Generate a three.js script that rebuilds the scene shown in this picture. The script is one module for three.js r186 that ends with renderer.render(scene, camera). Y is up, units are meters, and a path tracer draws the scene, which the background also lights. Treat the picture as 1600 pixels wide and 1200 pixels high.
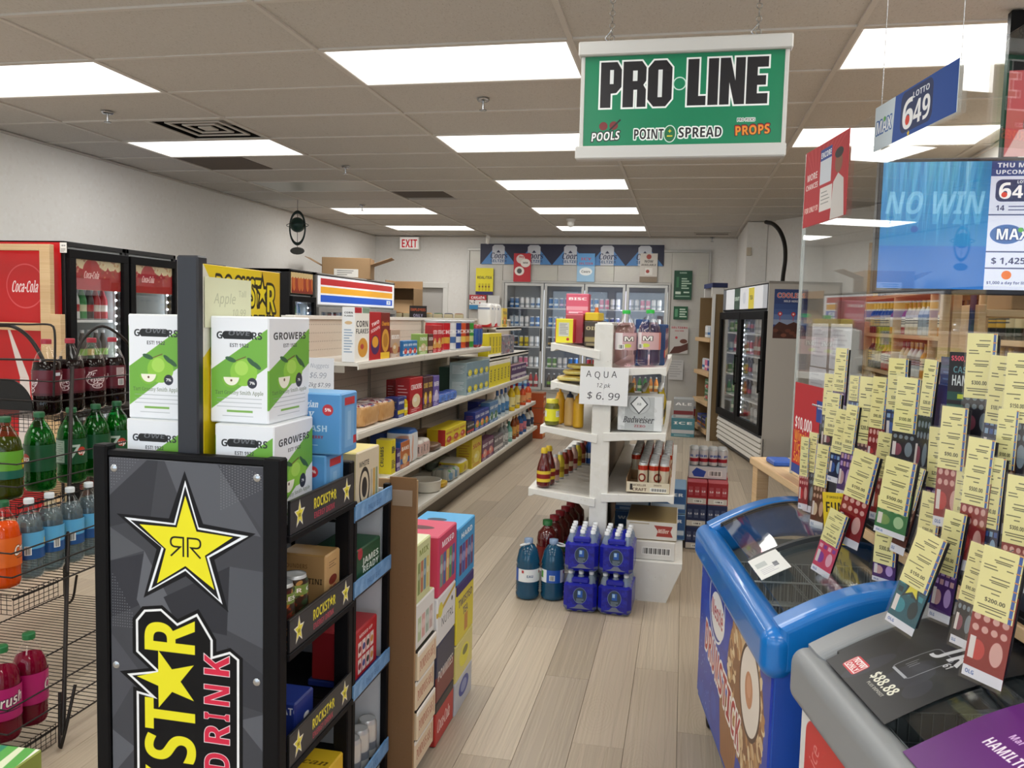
import * as THREE from 'three';
import { mergeGeometries } from 'three/addons/utils/BufferGeometryUtils.js';
import { RoundedBoxGeometry } from 'three/addons/geometries/RoundedBoxGeometry.js';
import { RectAreaLightUniformsLib } from 'three/addons/lights/RectAreaLightUniformsLib.js';

// ---------------------------------------------------------------- camera, sky, exposure
const scene = new THREE.Scene();
const FOCAL = 1290, EYE = new THREE.Vector3(0, 1.49, 0);
const camera = new THREE.PerspectiveCamera(2 * Math.atan(600 / FOCAL) * 180 / Math.PI, 4 / 3, 0.02, 100);
camera.rotation.order = 'YXZ';
camera.position.copy(EYE);
camera.rotation.set(-0.07925, 0.20389, 0.02579);
scene.add(camera);
scene.background = new THREE.Color(0.72, 0.87, 1.0);          // overcast daylight behind the shop front
scene.backgroundIntensity = 2.8;
const renderer = new THREE.WebGLRenderer();
renderer.toneMapping = THREE.LinearToneMapping;
renderer.toneMappingExposure = 0.97;
renderer.shadowMap.enabled = true;
RectAreaLightUniformsLib.init();
const PANEL_LIGHT = 6.2;                                      // each ceiling panel

// ---------------------------------------------------------------- pixels of the photograph to positions (a pixel is only a direction)
const camRot = new THREE.Matrix4().makeRotationFromEuler(camera.rotation), camInv = camRot.clone().invert();
const V = (x, y, z) => new THREE.Vector3(x, y, z);
const ray = (px, py) => V((px - 800) / FOCAL, -(py - 600) / FOCAL, -1).applyMatrix4(camRot);
const onX = (X, px, py) => { const d = ray(px, py); return d.multiplyScalar((X - EYE.x) / d.x).add(EYE); };
const onZ = (Z, px, py) => { const d = ray(px, py); return d.multiplyScalar((Z - EYE.z) / d.z).add(EYE); };
const onLine = (o, th, px, py) => { // vertical plane through o = [x, z] along (sin th, cos th): [distance along, height]
  const d = ray(px, py), dx = Math.sin(th), dz = Math.cos(th), nx = dz, nz = -dx, t = (o[0] * nx + o[1] * nz) / (d.x * nx + d.z * nz);
  return [(d.x * t - o[0]) * dx + (d.z * t - o[1]) * dz, EYE.y + d.y * t];
};
const proj = (x, y, z) => { const v = V(x, y, z).sub(EYE).applyMatrix4(camInv); return [800 + FOCAL * v.x / -v.z, 600 - FOCAL * v.y / -v.z]; };
const zFor = (X, y, px) => { let a = -1.2, b = -14; const s = Math.sign(proj(X, y, b)[0] - proj(X, y, a)[0]); for (let i = 0; i < 40; i++) { const m = (a + b) / 2; if ((proj(X, y, m)[0] - px) * s < 0) a = m; else b = m; } return (a + b) / 2; };
const yFor = (X, z, py) => { let a = -0.5, b = 3; for (let i = 0; i < 40; i++) { const m = (a + b) / 2; if (proj(X, m, z)[1] > py) a = m; else b = m; } return (a + b) / 2; };

// ---------------------------------------------------------------- helpers
let seed = 12345;
const rnd = (a = 0, b = 1) => { seed = (seed + 0x6d2b79f5) | 0; let t = Math.imul(seed ^ (seed >>> 15), 1 | seed); t = (t + Math.imul(t ^ (t >>> 7), 61 | t)) ^ t; return a + (b - a) * (((t ^ (t >>> 14)) >>> 0) / 4294967296); };
const pick = (a) => a[Math.floor(rnd(0, a.length))];
const taken = {};
const numbered = (n) => { const k = taken[n] = (taken[n] ?? -1) + 1; return k ? n + '_' + String(k).padStart(3, '0') : n; };
const shade = (o) => { o.traverse((c) => { if (c.isMesh) { c.castShadow = true; c.receiveShadow = true; } }); return o; };
function thing(name, label, category, pos = [0, 0, 0], turn = 0, group) {
  const o = new THREE.Group(); o.name = numbered(name); scene.add(o);
  o.position.set(...pos); o.rotation.y = turn; o.userData = { label, category }; if (group) o.userData.group = group;
  return o;
}
function part(parent, name, geo, mat, label) {
  const m = new THREE.Mesh(geo, mat); m.name = name; m.castShadow = m.receiveShadow = true; if (label) m.userData.label = label; parent.add(m); return m;
}
function one(name, label, category, geo, mat, pos = [0, 0, 0], turn = 0, group) {
  const m = new THREE.Mesh(geo, mat); m.name = numbered(name); m.castShadow = m.receiveShadow = true; scene.add(m);
  m.position.set(...pos); m.rotation.y = turn; m.userData = { label, category }; if (group) m.userData.group = group;
  return m;
}
function struct(name, geo, mat, label) {
  const m = new THREE.Mesh(geo, mat); m.name = name; m.castShadow = m.receiveShadow = true; scene.add(m); m.userData = { kind: 'structure' }; if (label) m.userData.label = label; return m;
}
const mats = {};
const std = (color, roughness = 0.6, metalness = 0, extra) => { const k = color + '|' + roughness + '|' + metalness; if (!extra && mats[k]) return mats[k]; const m = new THREE.MeshStandardMaterial({ color, roughness, metalness, side: THREE.DoubleSide, ...extra }); if (!extra) mats[k] = m; return m; };
const phys = (o) => new THREE.MeshPhysicalMaterial({ side: THREE.DoubleSide, ...o });

// print atlases: canvases that hold the flat print (and plain swatches) of many cartons
const SIZE = 2048, atlases = [];
function newAtlas() {
  const c = document.createElement('canvas'); c.width = c.height = SIZE; const g = c.getContext('2d'); g.fillStyle = '#888'; g.fillRect(0, 0, SIZE, SIZE);
  const t = new THREE.CanvasTexture(c); t.colorSpace = THREE.SRGBColorSpace; t.anisotropy = 8; t.magFilter = THREE.LinearFilter;
  const a = { c, g, t, x: 0, y: 0, row: 0, mats: {} }; atlases.push(a); return a;
}
function lab(w, h, draw) {
  let a = atlases[atlases.length - 1];
  const P = 3;
  if (!a) a = newAtlas();
  if (a.x + w + 2 * P > SIZE) { a.x = 0; a.y += a.row; a.row = 0; }
  if (a.y + h + 2 * P > SIZE) a = newAtlas();
  const x = a.x + P, y = a.y + P, g = a.g; a.x += w + 2 * P; a.row = Math.max(a.row, h + 2 * P);
  g.save(); g.beginPath(); g.rect(x - P, y - P, w + 2 * P, h + 2 * P); g.clip(); g.translate(x, y); draw(g, w, h); g.restore();
  return { a, u0: (x + .5) / SIZE, v0: 1 - (y + h - .5) / SIZE, u1: (x + w - .5) / SIZE, v1: 1 - (y + .5) / SIZE };
}
const printMat = (r, rough = 0.45, extra) => { const k = rough + JSON.stringify(extra ?? 0); return r.a.mats[k] ??= (extra?.physical ? phys({ map: r.a.t, roughness: rough, ...extra.physical }) : std(0xffffff, rough, 0, { map: r.a.t, ...extra })); };
const fill = (g, w, h, c) => { g.fillStyle = c; g.fillRect(-4, -4, w + 8, h + 8); };
const rect = (g, x, y, w, h, c) => { g.fillStyle = c; g.fillRect(x, y, w, h); };
const disc = (g, x, y, r, c, ry) => { g.fillStyle = c; g.beginPath(); g.ellipse(x, y, r, ry ?? r, 0, 0, 7); g.fill(); };
const poly = (g, pts, c, stroke, lw) => { g.beginPath(); pts.forEach(([x, y], i) => (i ? g.lineTo(x, y) : g.moveTo(x, y))); g.closePath(); if (c) { g.fillStyle = c; g.fill(); } if (stroke) { g.strokeStyle = stroke; g.lineWidth = lw; g.lineJoin = 'miter'; g.stroke(); } };
function txt(g, s, x, y, size, color, o = {}) { // centred on x, y; o.w stretches to a width, o.rot turns, o.skew slants
  g.save(); g.translate(x, y); if (o.rot) g.rotate(o.rot); if (o.skew) g.transform(1, 0, o.skew, 1, 0, 0);
  g.font = (o.light ? '' : 'bold ') + size + 'px ' + (o.font ?? 'sans-serif'); g.textBaseline = 'middle'; g.textAlign = 'center';
  if (o.w) g.scale(o.w / Math.max(1, g.measureText(s).width), 1);
  if (o.stroke) { g.strokeStyle = o.stroke; g.lineWidth = o.sw ?? size * .15; g.lineJoin = 'round'; g.strokeText(s, 0, 0); }
  g.fillStyle = color; g.fillText(s, 0, 0); g.restore();
}
const lines = (g, x, y, w, n, step, c = '#555', t = 2) => { for (let i = 0; i < n; i++) rect(g, x, y + i * step, w * (0.6 + 0.4 * Math.abs(Math.sin(i * 2.3 + x))), t, c); };
const barcode = (g, x, y, w, h) => { rect(g, x, y, w, h, '#f4f4f0'); for (let i = 0; i < w / 4 - 2; i++) rect(g, x + 4 + i * 4, y + 3, 1 + (i * 7 % 3), h - 6, '#222'); };
const starPts = (x, y, R, r, rot = 0) => [...Array(10)].map((_, i) => { const a = rot - Math.PI / 2 + i * Math.PI / 5, q = i % 2 ? r : R; return [x + Math.cos(a) * q, y + Math.sin(a) * q]; });

// geometry
const clean = (g) => { g = g.index ? g.toNonIndexed() : g; for (const k of Object.keys(g.attributes)) if (!['position', 'normal', 'uv'].includes(k)) g.deleteAttribute(k); if (!g.attributes.uv) g.setAttribute('uv', new THREE.BufferAttribute(new Float32Array(g.attributes.position.count * 2), 2)); return g; };
const mg = (list) => mergeGeometries(list.map(clean));
const at = (g, x, y, z, rx = 0, ry = 0, rz = 0) => { if (rx) g.rotateX(rx); if (rz) g.rotateZ(rz); if (ry) g.rotateY(ry); return g.translate(x, y, z); };
const FACES = [['px', 0, 1], ['nx', 0, -1], ['py', 1, 1], ['ny', 1, -1], ['pz', 2, 1], ['nz', 2, -1]];
// bevelled box, base at y = 0, centred in x and z; uv: {px,nx,py,ny,pz,nz,all} atlas rects (or none: 0..1)
function bbox(w, h, d, uv = {}, c = 0.003) {
  c = Math.min(c, w / 4, h / 4, d / 4); const H = [w / 2, h / 2, d / 2], pos = [], uvs = [], corner = {};
  const tri = (A, B, C) => { const n = B.p.clone().sub(A.p).cross(C.p.clone().sub(A.p)), m = A.p.clone().add(B.p).add(C.p); if (n.dot(m) < 0) [B, C] = [C, B]; for (const q of [A, B, C]) { pos.push(q.p.x, q.p.y + h / 2, q.p.z); uvs.push(q.u, q.v); } };
  for (const [k, ax, s] of FACES) {
    const r = uv[k] ?? uv.all ?? { u0: 0, v0: 0, u1: 1, v1: 1 }, o = [0, 1, 2].filter((i) => i !== ax), q = {};
    for (const a of [-1, 1]) for (const b of [-1, 1]) {
      const p = [0, 0, 0]; p[ax] = s * H[ax]; p[o[0]] = a * (H[o[0]] - c); p[o[1]] = b * (H[o[1]] - c);
      let fu, fv; if (ax === 0) { fu = -s * b; fv = a; } else if (ax === 1) { fu = a; fv = -s * b; } else { fu = s * a; fv = b; }
      const vtx = { p: V(...p), u: fu > 0 ? r.u1 : r.u0, v: fv > 0 ? r.v1 : r.v0 }, sg = [0, 0, 0]; sg[ax] = s; sg[o[0]] = a; sg[o[1]] = b;
      q[a + ',' + b] = vtx; (corner[sg.join()] ??= {})[ax] = vtx;
    }
    tri(q['-1,-1'], q['1,-1'], q['1,1']); tri(q['-1,-1'], q['1,1'], q['-1,1']);
  }
  const like = (P, Q) => ({ p: P.p, u: Q.u, v: Q.v });
  for (const [a, b] of [[0, 1], [0, 2], [1, 2]]) { const e = 3 - a - b; for (const sa of [-1, 1]) for (const sb of [-1, 1]) { const k = (s) => { const g = [0, 0, 0]; g[a] = sa; g[b] = sb; g[e] = s; return corner[g.join()]; }, m = k(-1), n = k(1); tri(m[a], n[a], like(n[b], n[a])); tri(m[a], like(n[b], n[a]), like(m[b], m[a])); } }
  for (const k of Object.values(corner)) tri(k[0], like(k[1], k[0]), like(k[2], k[0]));
  const g = new THREE.BufferGeometry(); g.setAttribute('position', new THREE.Float32BufferAttribute(pos, 3)); g.setAttribute('uv', new THREE.Float32BufferAttribute(uvs, 2)); g.computeVertexNormals(); return g;
}
const box = (w, h, d, x, y, z, c = 0.003) => bbox(w, h, d, {}, c).translate(x, y, z); // base at y
// box between two corners
const span = (x0, y0, z0, x1, y1, z1, c = 0.002) => box(Math.abs(x1 - x0), Math.abs(y1 - y0), Math.abs(z1 - z0), (x0 + x1) / 2, Math.min(y0, y1), (z0 + z1) / 2, c);
// lathe from [radius, height] pairs; r = atlas rect around it
function lathe(pts, seg = 20, r) {
  const g = new THREE.LatheGeometry(pts.map(([x, y]) => new THREE.Vector2(x, y)), seg);
  if (r) { const u = g.attributes.uv, p = g.attributes.position, y0 = pts[0][1], y1 = pts[pts.length - 1][1]; for (let i = 0; i < u.count; i++) u.setXY(i, r.u0 + u.getX(i) * (r.u1 - r.u0), r.v0 + Math.min(1, Math.max(0, (p.getY(i) - y0) / (y1 - y0))) * (r.v1 - r.v0)); }
  return g;
}
const ring4 = (x0, y0, x1, y1, f, z0, z1) => mg([span(x0, y0, z0, x1, y0 + f, z1), span(x0, y1 - f, z0, x1, y1, z1), span(x0, y0 + f, z0, x0 + f, y1 - f, z1), span(x1 - f, y0 + f, z0, x1, y1 - f, z1)]);
const ringXZ = (x0, z0, x1, z1, f, y0, y1) => mg([span(x0, y0, z0, x1, y1, z0 + f), span(x0, y0, z1 - f, x1, y1, z1), span(x0, y0, z0 + f, x0 + f, y1, z1 - f), span(x1 - f, y0, z0 + f, x1, y1, z1 - f)]);
const tube = (pts, r, seg = 6, closed = false, n) => new THREE.TubeGeometry(new THREE.CatmullRomCurve3(pts.map((p) => V(...p)), closed, 'centripetal'), n ?? Math.max(2, pts.length * 4), r, seg, closed);
const bar = (a, b, r, seg = 6) => { const A = V(...a), B = V(...b), L = A.distanceTo(B), g = new THREE.CylinderGeometry(r, r, L, seg); g.applyQuaternion(new THREE.Quaternion().setFromUnitVectors(V(0, 1, 0), B.clone().sub(A).normalize())); const m = A.add(B).multiplyScalar(.5); return g.translate(m.x, m.y, m.z); };
// soft bag: rounded pillow, base at y = 0
function pillow(w, h, d, r, e = 0.45) {
  const g = new THREE.SphereGeometry(1, 18, 12), p = g.attributes.position, f = (v) => Math.sign(v) * Math.abs(v) ** e;
  for (let i = 0; i < p.count; i++) { const x = p.getX(i), y = p.getY(i), z = p.getZ(i), k = 1 + .05 * Math.sin(9 * x + 7 * z) * Math.cos(8 * y); p.setXYZ(i, f(x) * w / 2 * k, h / 2 + f(y) * h / 2, f(z) * d / 2 * k); }
  if (r) { const u = g.attributes.uv; for (let i = 0; i < u.count; i++) u.setXY(i, r.u0 + (u.getX(i) * 2 % 1) * (r.u1 - r.u0), r.v0 + u.getY(i) * (r.v1 - r.v0)); }
  g.computeVertexNormals(); return g;
}
// flat sheet (poster, paper) with a little thickness, facing +z, base at y = 0
const sheet = (w, h, r, t = 0.002) => bbox(w, h, t, { all: SWW(r), pz: r, nz: SWW(r) }, 0.0002);
const SWW = (r) => ({ u0: r.u0 + (r.u1 - r.u0) * .02, u1: r.u0 + (r.u1 - r.u0) * .05, v0: r.v1 - (r.v1 - r.v0) * .04, v1: r.v1 - (r.v1 - r.v0) * .02, a: r.a });

// ---------------------------------------------------------------- procedural surfaces
function noiseTex(w, h, draw, rep, srgb = true) {
  const c = document.createElement('canvas'); c.width = w; c.height = h; draw(c.getContext('2d'), w, h);
  const t = new THREE.CanvasTexture(c); if (srgb) t.colorSpace = THREE.SRGBColorSpace; t.wrapS = t.wrapT = THREE.RepeatWrapping; t.magFilter = THREE.LinearFilter; if (rep) t.repeat.set(...rep); return t;
}
const speck = (g, w, h, n, cols, r0, r1, alpha = 1) => { g.globalAlpha = alpha; for (let i = 0; i < n; i++) { g.fillStyle = pick(cols); const r = rnd(r0, r1); g.beginPath(); g.ellipse(rnd(0, w), rnd(0, h), r, r * rnd(.4, 1), rnd(0, 3), 0, 7); g.fill(); } g.globalAlpha = 1; };
const grainRows = (g, w, h, rows, bases, darks, lights) => {
  for (let k = 0; k < rows; k++) {
    const y0 = k * h / rows, hh = h / rows; g.save(); g.beginPath(); g.rect(0, y0, w, hh); g.clip(); g.fillStyle = bases[k % bases.length]; g.fillRect(0, y0, w, hh);
    for (let i = 0; i < 70; i++) { g.globalAlpha = rnd(.03, .14); g.strokeStyle = pick(rnd() < .55 ? darks : lights); g.lineWidth = rnd(.6, 5); const y = y0 + rnd(0, hh), a = rnd(1, 7), p = rnd(0, 6); g.beginPath(); for (let x = -10; x <= w + 10; x += 24) g.lineTo(x, y + a * Math.sin(x / 170 + p) + rnd(-.8, .8)); g.stroke(); }
    for (let i = 0; i < 2; i++) { const cx = rnd(.1, .9) * w, cy = y0 + rnd(.3, .7) * hh; g.strokeStyle = pick(darks); for (let r = 1; r < 7; r++) { g.globalAlpha = .13; g.lineWidth = 1.6; g.beginPath(); g.ellipse(cx, cy, r * 26, r * hh * .055, 0, 0, 7); g.stroke(); } }
    g.restore();
  }
  g.globalAlpha = 1;
};
const floorTex = noiseTex(2048, 1024, (g, w, h) => grainRows(g, w, h, 8, ['#b7aea1', '#aba295', '#bdb5a8', '#a29a8d', '#b2a99d', '#c1b9ac', '#a9a196', '#b5ac9e'], ['#7f7465', '#8f8474', '#776d60'], ['#d8cebd', '#ddd5c6']));
const floorMat = std(0xfff7ec, 0.42, 0, { map: floorTex });
const pine = noiseTex(1024, 256, (g, w, h) => grainRows(g, w, h, 2, ['#d6b78c', '#cfae84'], ['#b58c58', '#a87d4b'], ['#e8cfa4']));
const pineMat = std(0xffffff, 0.6, 0, { map: pine });
const paintTex = noiseTex(512, 512, (g, w, h) => { fill(g, w, h, '#eceae6'); speck(g, w, h, 3000, ['#e4e2dd', '#f1f0ed'], 1, 5, .35); });
const wallMat = std(0xffffff, 0.75, 0, { map: paintTex });
const tileTex = noiseTex(1024, 512, (g, w, h) => { fill(g, w, h, '#c8c3bc'); speck(g, w, h, 9000, ['#b8b3ad', '#d0ccc8', '#bdb8b2'], 1, 4, .4); speck(g, w, h, 1500, ['#8f867c', '#9d948a'], .6, 1.8, .7); });
const tileMat = std(0xffffff, 0.92, 0, { map: tileTex });
const steelTex = noiseTex(1024, 1024, (g, w, h) => { fill(g, w, h, '#bdbab4'); speck(g, w, h, 260, ['#a9a59f', '#cfccc6', '#b3afa8', '#c6c2bb'], 20, 120, .09); speck(g, w, h, 500, ['#8d8983'], .6, 2, .3); for (let i = 0; i < 300; i++) { g.globalAlpha = .12; rect(g, rnd(0, w), rnd(0, h), rnd(30, 300), 1, pick(['#8f8b85', '#dedbd6'])); } g.globalAlpha = 1; });
const steelMat = std(0xffffff, 0.45, 0.35, { map: steelTex });
const cardTex = noiseTex(512, 512, (g, w, h) => { fill(g, w, h, '#a98a66'); for (let i = 0; i < 512; i += 4) { g.globalAlpha = .08; rect(g, i, 0, 2, h, '#8c6f4d'); } g.globalAlpha = 1; speck(g, w, h, 700, ['#94754f', '#bb9c78'], .8, 3, .3); });
const cardMat = std(0xffffff, 0.85, 0, { map: cardTex });
const white = std(0xe9e8e4, 0.5), black = phys({ color: 0x0c0c0f, roughness: 0.55, specularIntensity: 0.35 }), blackMetal = std(0x1b1a1b, 0.4, 0.4), chrome = std(0xb9bcc0, 0.25, 0.9), greyPl = std(0x8b8d90, 0.5), darkIn = std(0x2b2c2f, 0.6), shelfWhite = std(0xe3e0d8, 0.5);
const pane = phys({ color: 0xffffff, transmission: 1, thickness: 0, roughness: 0.02, ior: 1.5 });
const UV = (g, sx, sz, ox = 0, oy = 0) => { const p = g.attributes.position, u = g.attributes.uv, n = g.attributes.normal; for (let i = 0; i < p.count; i++) { const ax = Math.abs(n.getX(i)), ay = Math.abs(n.getY(i)); if (ay > .6) u.setXY(i, p.getX(i) * sx + ox, p.getZ(i) * sz + oy); else if (ax > .6) u.setXY(i, p.getZ(i) * sx + ox, p.getY(i) * sz + oy); else u.setXY(i, p.getX(i) * sx + ox, p.getY(i) * sz + oy); } return g; };

// ---------------------------------------------------------------- the room
const XL = -4.88, XR = 2.0, ZB = -12.57, ZF = 3.0, CE = 2.74;
struct('wall_left', UV(span(XL - .15, 0, ZB - .9, XL, CE + .1, ZF + .15), .5, .5), wallMat, 'white painted wall behind the tall coolers');
// back wall: around the doorway (x -4.78 to -3.72) and the cold room (x -2.76 to -.25)
struct('wall_back', mg([UV(span(XL, 0, ZB - .15, -4.78, CE + .1, ZB), .5, .5), UV(span(-4.78, 1.96, ZB - .15, -3.72, CE + .1, ZB), .5, .5), UV(span(-3.72, 0, ZB - .15, -2.76, CE + .1, ZB), .5, .5), UV(span(-2.76, 2.05, ZB - .15, -.25, CE + .1, ZB), .5, .5), UV(span(-2.76, 0, ZB - .15, -.25, .36, ZB), .5, .5), UV(span(-.25, 0, ZB - .15, XR + .15, CE + .1, ZB), .5, .5)]), wallMat, 'white painted wall with the exit sign');
struct('wall_right', mg([UV(span(XR, 0, -9.02, XR + .15, CE + .1, ZF + .15), .5, .5)]), wallMat, 'white painted wall behind the liquor shelves');
{ const L = Math.hypot(1.07, 1.6); const w = struct('wall_angled', UV(box(L + .1, CE + .1, .12, 0, 0, 0), .5, .5), wallMat, 'angled white wall behind the tall glass cooler'); w.position.set(1.465 + .05, 0, -9.82 - .03); w.rotation.y = Math.atan2(-1.6, 1.07); }
struct('column', UV(span(.70, 0, ZB, .94, CE, -10.58), .5, .5), wallMat, 'boxed white column beside the cold room');
// front of the shop, behind the camera: wall with three large windows
struct('wall_front', mg([span(XL, 0, ZF, XR, .45, ZF + .15), span(XL, 2.5, ZF, XR, CE + .1, ZF + .15), ...[[XL, -4.5], [-2.55, -2.35], [-.4, -.2], [1.75, XR]].map(([a, b]) => span(a, .45, ZF, b, 2.5, ZF + .15))]), wallMat);
[[-4.5, -2.55], [-2.35, -.4], [-.2, 1.75]].forEach(([a, b], i) => { const w = new THREE.Group(); w.name = 'window_' + (i + 1); w.userData = { kind: 'structure' }; scene.add(w);
  part(w, 'window_frame', ring4(a, .45, b, 2.5, .05, ZF + .03, ZF + .1), std(0x6d6f72, .4, .6)); part(w, 'pane', span(a + .04, .49, ZF + .06, b - .04, 2.46, ZF + .066), pane); });

// floor: subfloor and single vinyl planks laid along the aisle
const floor = struct('floor', span(XL - .1, -.2, ZB - .9, XR + .15, -.006, ZF + .15), std(0x6f675c, .8), 'grey-beige wood-look plank floor');
{
  const PW = .182, PL = 1.22, cand = [];
  const variants = [...Array(24)].map((_, k) => { const g = box(PW - .0012, .006, PL - .0012, 0, -.006, 0, .0008), u = g.attributes.uv, p = g.attributes.position, row = k % 8, off = (k * .37) % 1; for (let i = 0; i < u.count; i++) u.setXY(i, off + p.getZ(i) / PL * .6, (row + .5 + (p.getX(i) / PW) * .96) / 8); return g; });
  let col = 0;
  for (let x = XL + PW / 2; x < XR; x += PW, col++) { const o = (col * .43 % 1) * PL; for (let z = ZB - .3 + o; z < ZF; z += PL) cand.push([x, z, (col * 5 + Math.floor(rnd(0, 24))) % 24]); }
  const score = ([x, , z]) => 0;
  const vis = (c) => { const [x, z] = c; if (z > -1.0) return 0; const [px, py] = proj(x, 0, z); const open = (x > -1.75 && x < .3) || (x > .0 && x < .75 && z < -5.6) ; if (px < -80 || px > 1680 || py > 1420) return 0; return (open ? 4 : (x < -1.5 && x > -3.9 && z > -5 ? 1.5 : .3)) / (z * z); };
  cand.sort((a, b) => vis(b) - vis(a));
  cand.slice(0, 300).forEach(([x, z, k]) => { const m = part(floor, 'plank', variants[k], floorMat); m.position.set(x, 0, z); });
  const rest = part(floor, 'planks', mg(cand.slice(300).map(([x, z, k]) => variants[k].clone().translate(x, 0, z))), floorMat, 'grey-beige floor planks under the shelving'); rest.userData.kind = 'stuff';
}

// ceiling: slab, grid bars, single mineral tiles, troffer lights
const ceiling = struct('ceiling', span(XL - .15, CE + .1, ZB - .9, XR + .15, CE + .25, ZF + .15), std(0x9b958e, .9), 'suspended ceiling of beige mineral tiles');
const GX = -1.775, GZ = -4.39, TX = 1.22, TZ = .61;
{
  const bars = [], bm = std(0xcfc9c1, .5);
  const xs = []; for (let x = GX - 3 * TX; x < XR + TX; x += TX) xs.push(x);
  const zs = []; for (let z = GZ - 14 * TZ; z < ZF + TZ; z += TZ) zs.push(z);
  for (const x of xs) if (x > XL && x < XR) bars.push(span(x - .012, CE - .001, ZB, x + .012, CE + .03, ZF, .0005));
  for (const z of zs) if (z > ZB && z < ZF) bars.push(span(XL, CE, z - .012, XR, CE + .03, z + .012, .0005));
  bars.push(span(XL, CE - .012, ZB, XL + .02, CE + .004, ZF), span(XL, CE - .012, ZB, XR, CE + .004, ZB + .02), span(XR - .02, CE - .012, -9, XR, CE + .004, ZF));
  part(ceiling, 'grid_bars', mg(bars), bm);
  const lit = {}, K = (i, j) => i + ',' + j;
  // tile column i starts at GX + i * TX, row j starts at GZ + j * TZ (row 0: z from -4.39 to -3.78)
  const lights = []; for (const j of [0, -3, -6, -9, -12, 3, 6, 9]) for (const i of [-2, 0, 2]) { if (i === 2 && j < -3) continue; lights.push([i, j]); }
  lights.forEach(([i, j]) => { lit[K(i, j)] = 1; });
  const vents = { [K(-2, -2)]: 'v', [K(-2, -4)]: 'b', [K(-1, -7)]: 'c' };
  const tiles = [...Array(6)].map((_, k) => ({ k }));
  for (let i = -3; i <= 3; i++) for (let j = -14; j <= 12; j++) {
    const x0 = Math.max(GX + i * TX, XL), x1 = Math.min(GX + (i + 1) * TX, XR), z0 = Math.max(GZ + j * TZ, ZB), z1 = Math.min(GZ + (j + 1) * TZ, ZF);
    if (x1 - x0 < .05 || z1 - z0 < .05 || lit[K(i, j)]) continue;
    let a = x0; const v = vents[K(i, j)];
    if (v === 'v') { part(ceiling, 'tile', UV(span(x0 + .006, CE + .008, z0 + .006, x0 + .60, CE + .024, z1 - .006, .002), .8, .8), tileMat); continue; }
    if (v === 'b') { part(ceiling, 'tile', UV(span(x0 + .006, CE + .008, z0 + .006, x0 + .6, CE + .024, z1 - .006), .8, .8), std(0x6b6158, .9), 'dark brown tile'); a = x0 + .6; }
    if (v === 'c') { part(ceiling, 'tile', UV(span(x0 + .006, CE + .008, z0 + .12, x0 + .55, CE + .024, z1 - .006), .8, .8), std(0x5f564e, .9), 'dark brown tile'); a = x0 + .55; }
    const g = UV(span(a + .006, CE + .006 + rnd(0, .004), z0 + .006, x1 - .006, CE + .024, z1 - .006, .003), .8, .8, rnd(0, 1), rnd(0, 1));
    part(ceiling, 'tile', g, tileMat);
  }
  const glow = std(0xffffff, .5, 0, { emissive: 0xfffdf8, emissiveIntensity: 2.2 }), off = std(0xa9aca6, .35), frame = std(0xe4e1dc, .45);
  lights.forEach(([i, j]) => {
    const dark = i === -2 && j === -6, cx = GX + (i + .5) * TX, cz = GZ + (j + .5) * TZ, nth = ['first', 'second', 'third', 'fourth', 'fifth', 'sixth', 'seventh', 'eighth'][(j + (i === 2 ? 3 : 12)) / 3], where = { [-2]: 'beside the wall of tall coolers', 0: 'over the middle aisle', 2: 'over the sales counter' }[i];
    const o = thing('ceiling_light', dark ? 'unlit recessed ceiling light panel with a grey diffuser' : 'lit white ceiling panel ' + where + ', ' + nth + ' from the back wall', 'ceiling light', [cx, CE, cz], 0, dark ? undefined : 'lit ceiling light panels');
    part(o, 'frame', ringXZ(-.605, -.3, .605, .3, .018, 0, .012), frame);
    part(o, 'housing', mg([span(-.6, .09, -.3, .6, .1, .3), ringXZ(-.6, -.3, .6, .3, .01, .014, .089)]), frame);
    part(o, 'diffuser', span(-.588, .006, -.283, .588, .012, .283, .001), dark ? off : glow);
    if (!dark) { const l = new THREE.RectAreaLight(0xfffdf8, PANEL_LIGHT, 1.16, .56); l.position.set(0, -.004, 0); l.rotation.x = -Math.PI / 2; l.name = 'panel_light'; o.add(l); }
  });
  // four-way air diffuser
  const d = thing('air_diffuser', 'square white ceiling air diffuser with dark slots', 'air vent', [GX - 2 * TX + .915, CE, GZ - 2 * TZ + .305]);
  part(d, 'plenum', mg([span(-.29, .16, -.29, .29, .17, .29), ringXZ(-.3, -.3, .3, .3, .01, .012, .16)]), std(0x0d0c0c, .95)); part(d, 'core_plate', span(-.05, .008, -.05, .05, .018, .05), std(0xcdc8c0, .5));
  for (const [r, y] of [[.3, .0], [.205, .006], [.125, .008]]) { const w = r > .25 ? .026 : .02; part(d, 'vane', ringXZ(-r, -r, r, r, w, y, y + .01), std(0xcdc8c0, .5)); }
  const v2 = thing('air_vent', 'small dark slotted ceiling vent near the back cooler', 'air vent', [GX + 1.72 * TX, CE, GZ - 12.5 * TZ]);
  part(v2, 'frame', ringXZ(-.25, -.14, .25, .14, .03, -.004, .006), std(0xbdb7ae, .5));
  for (let k = 0; k < 5; k++) part(v2, 'slat', span(-.22, -.002, -.09 + k * .045, .22, .004, -.07 + k * .045), std(0x8a847c, .5));
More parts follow.
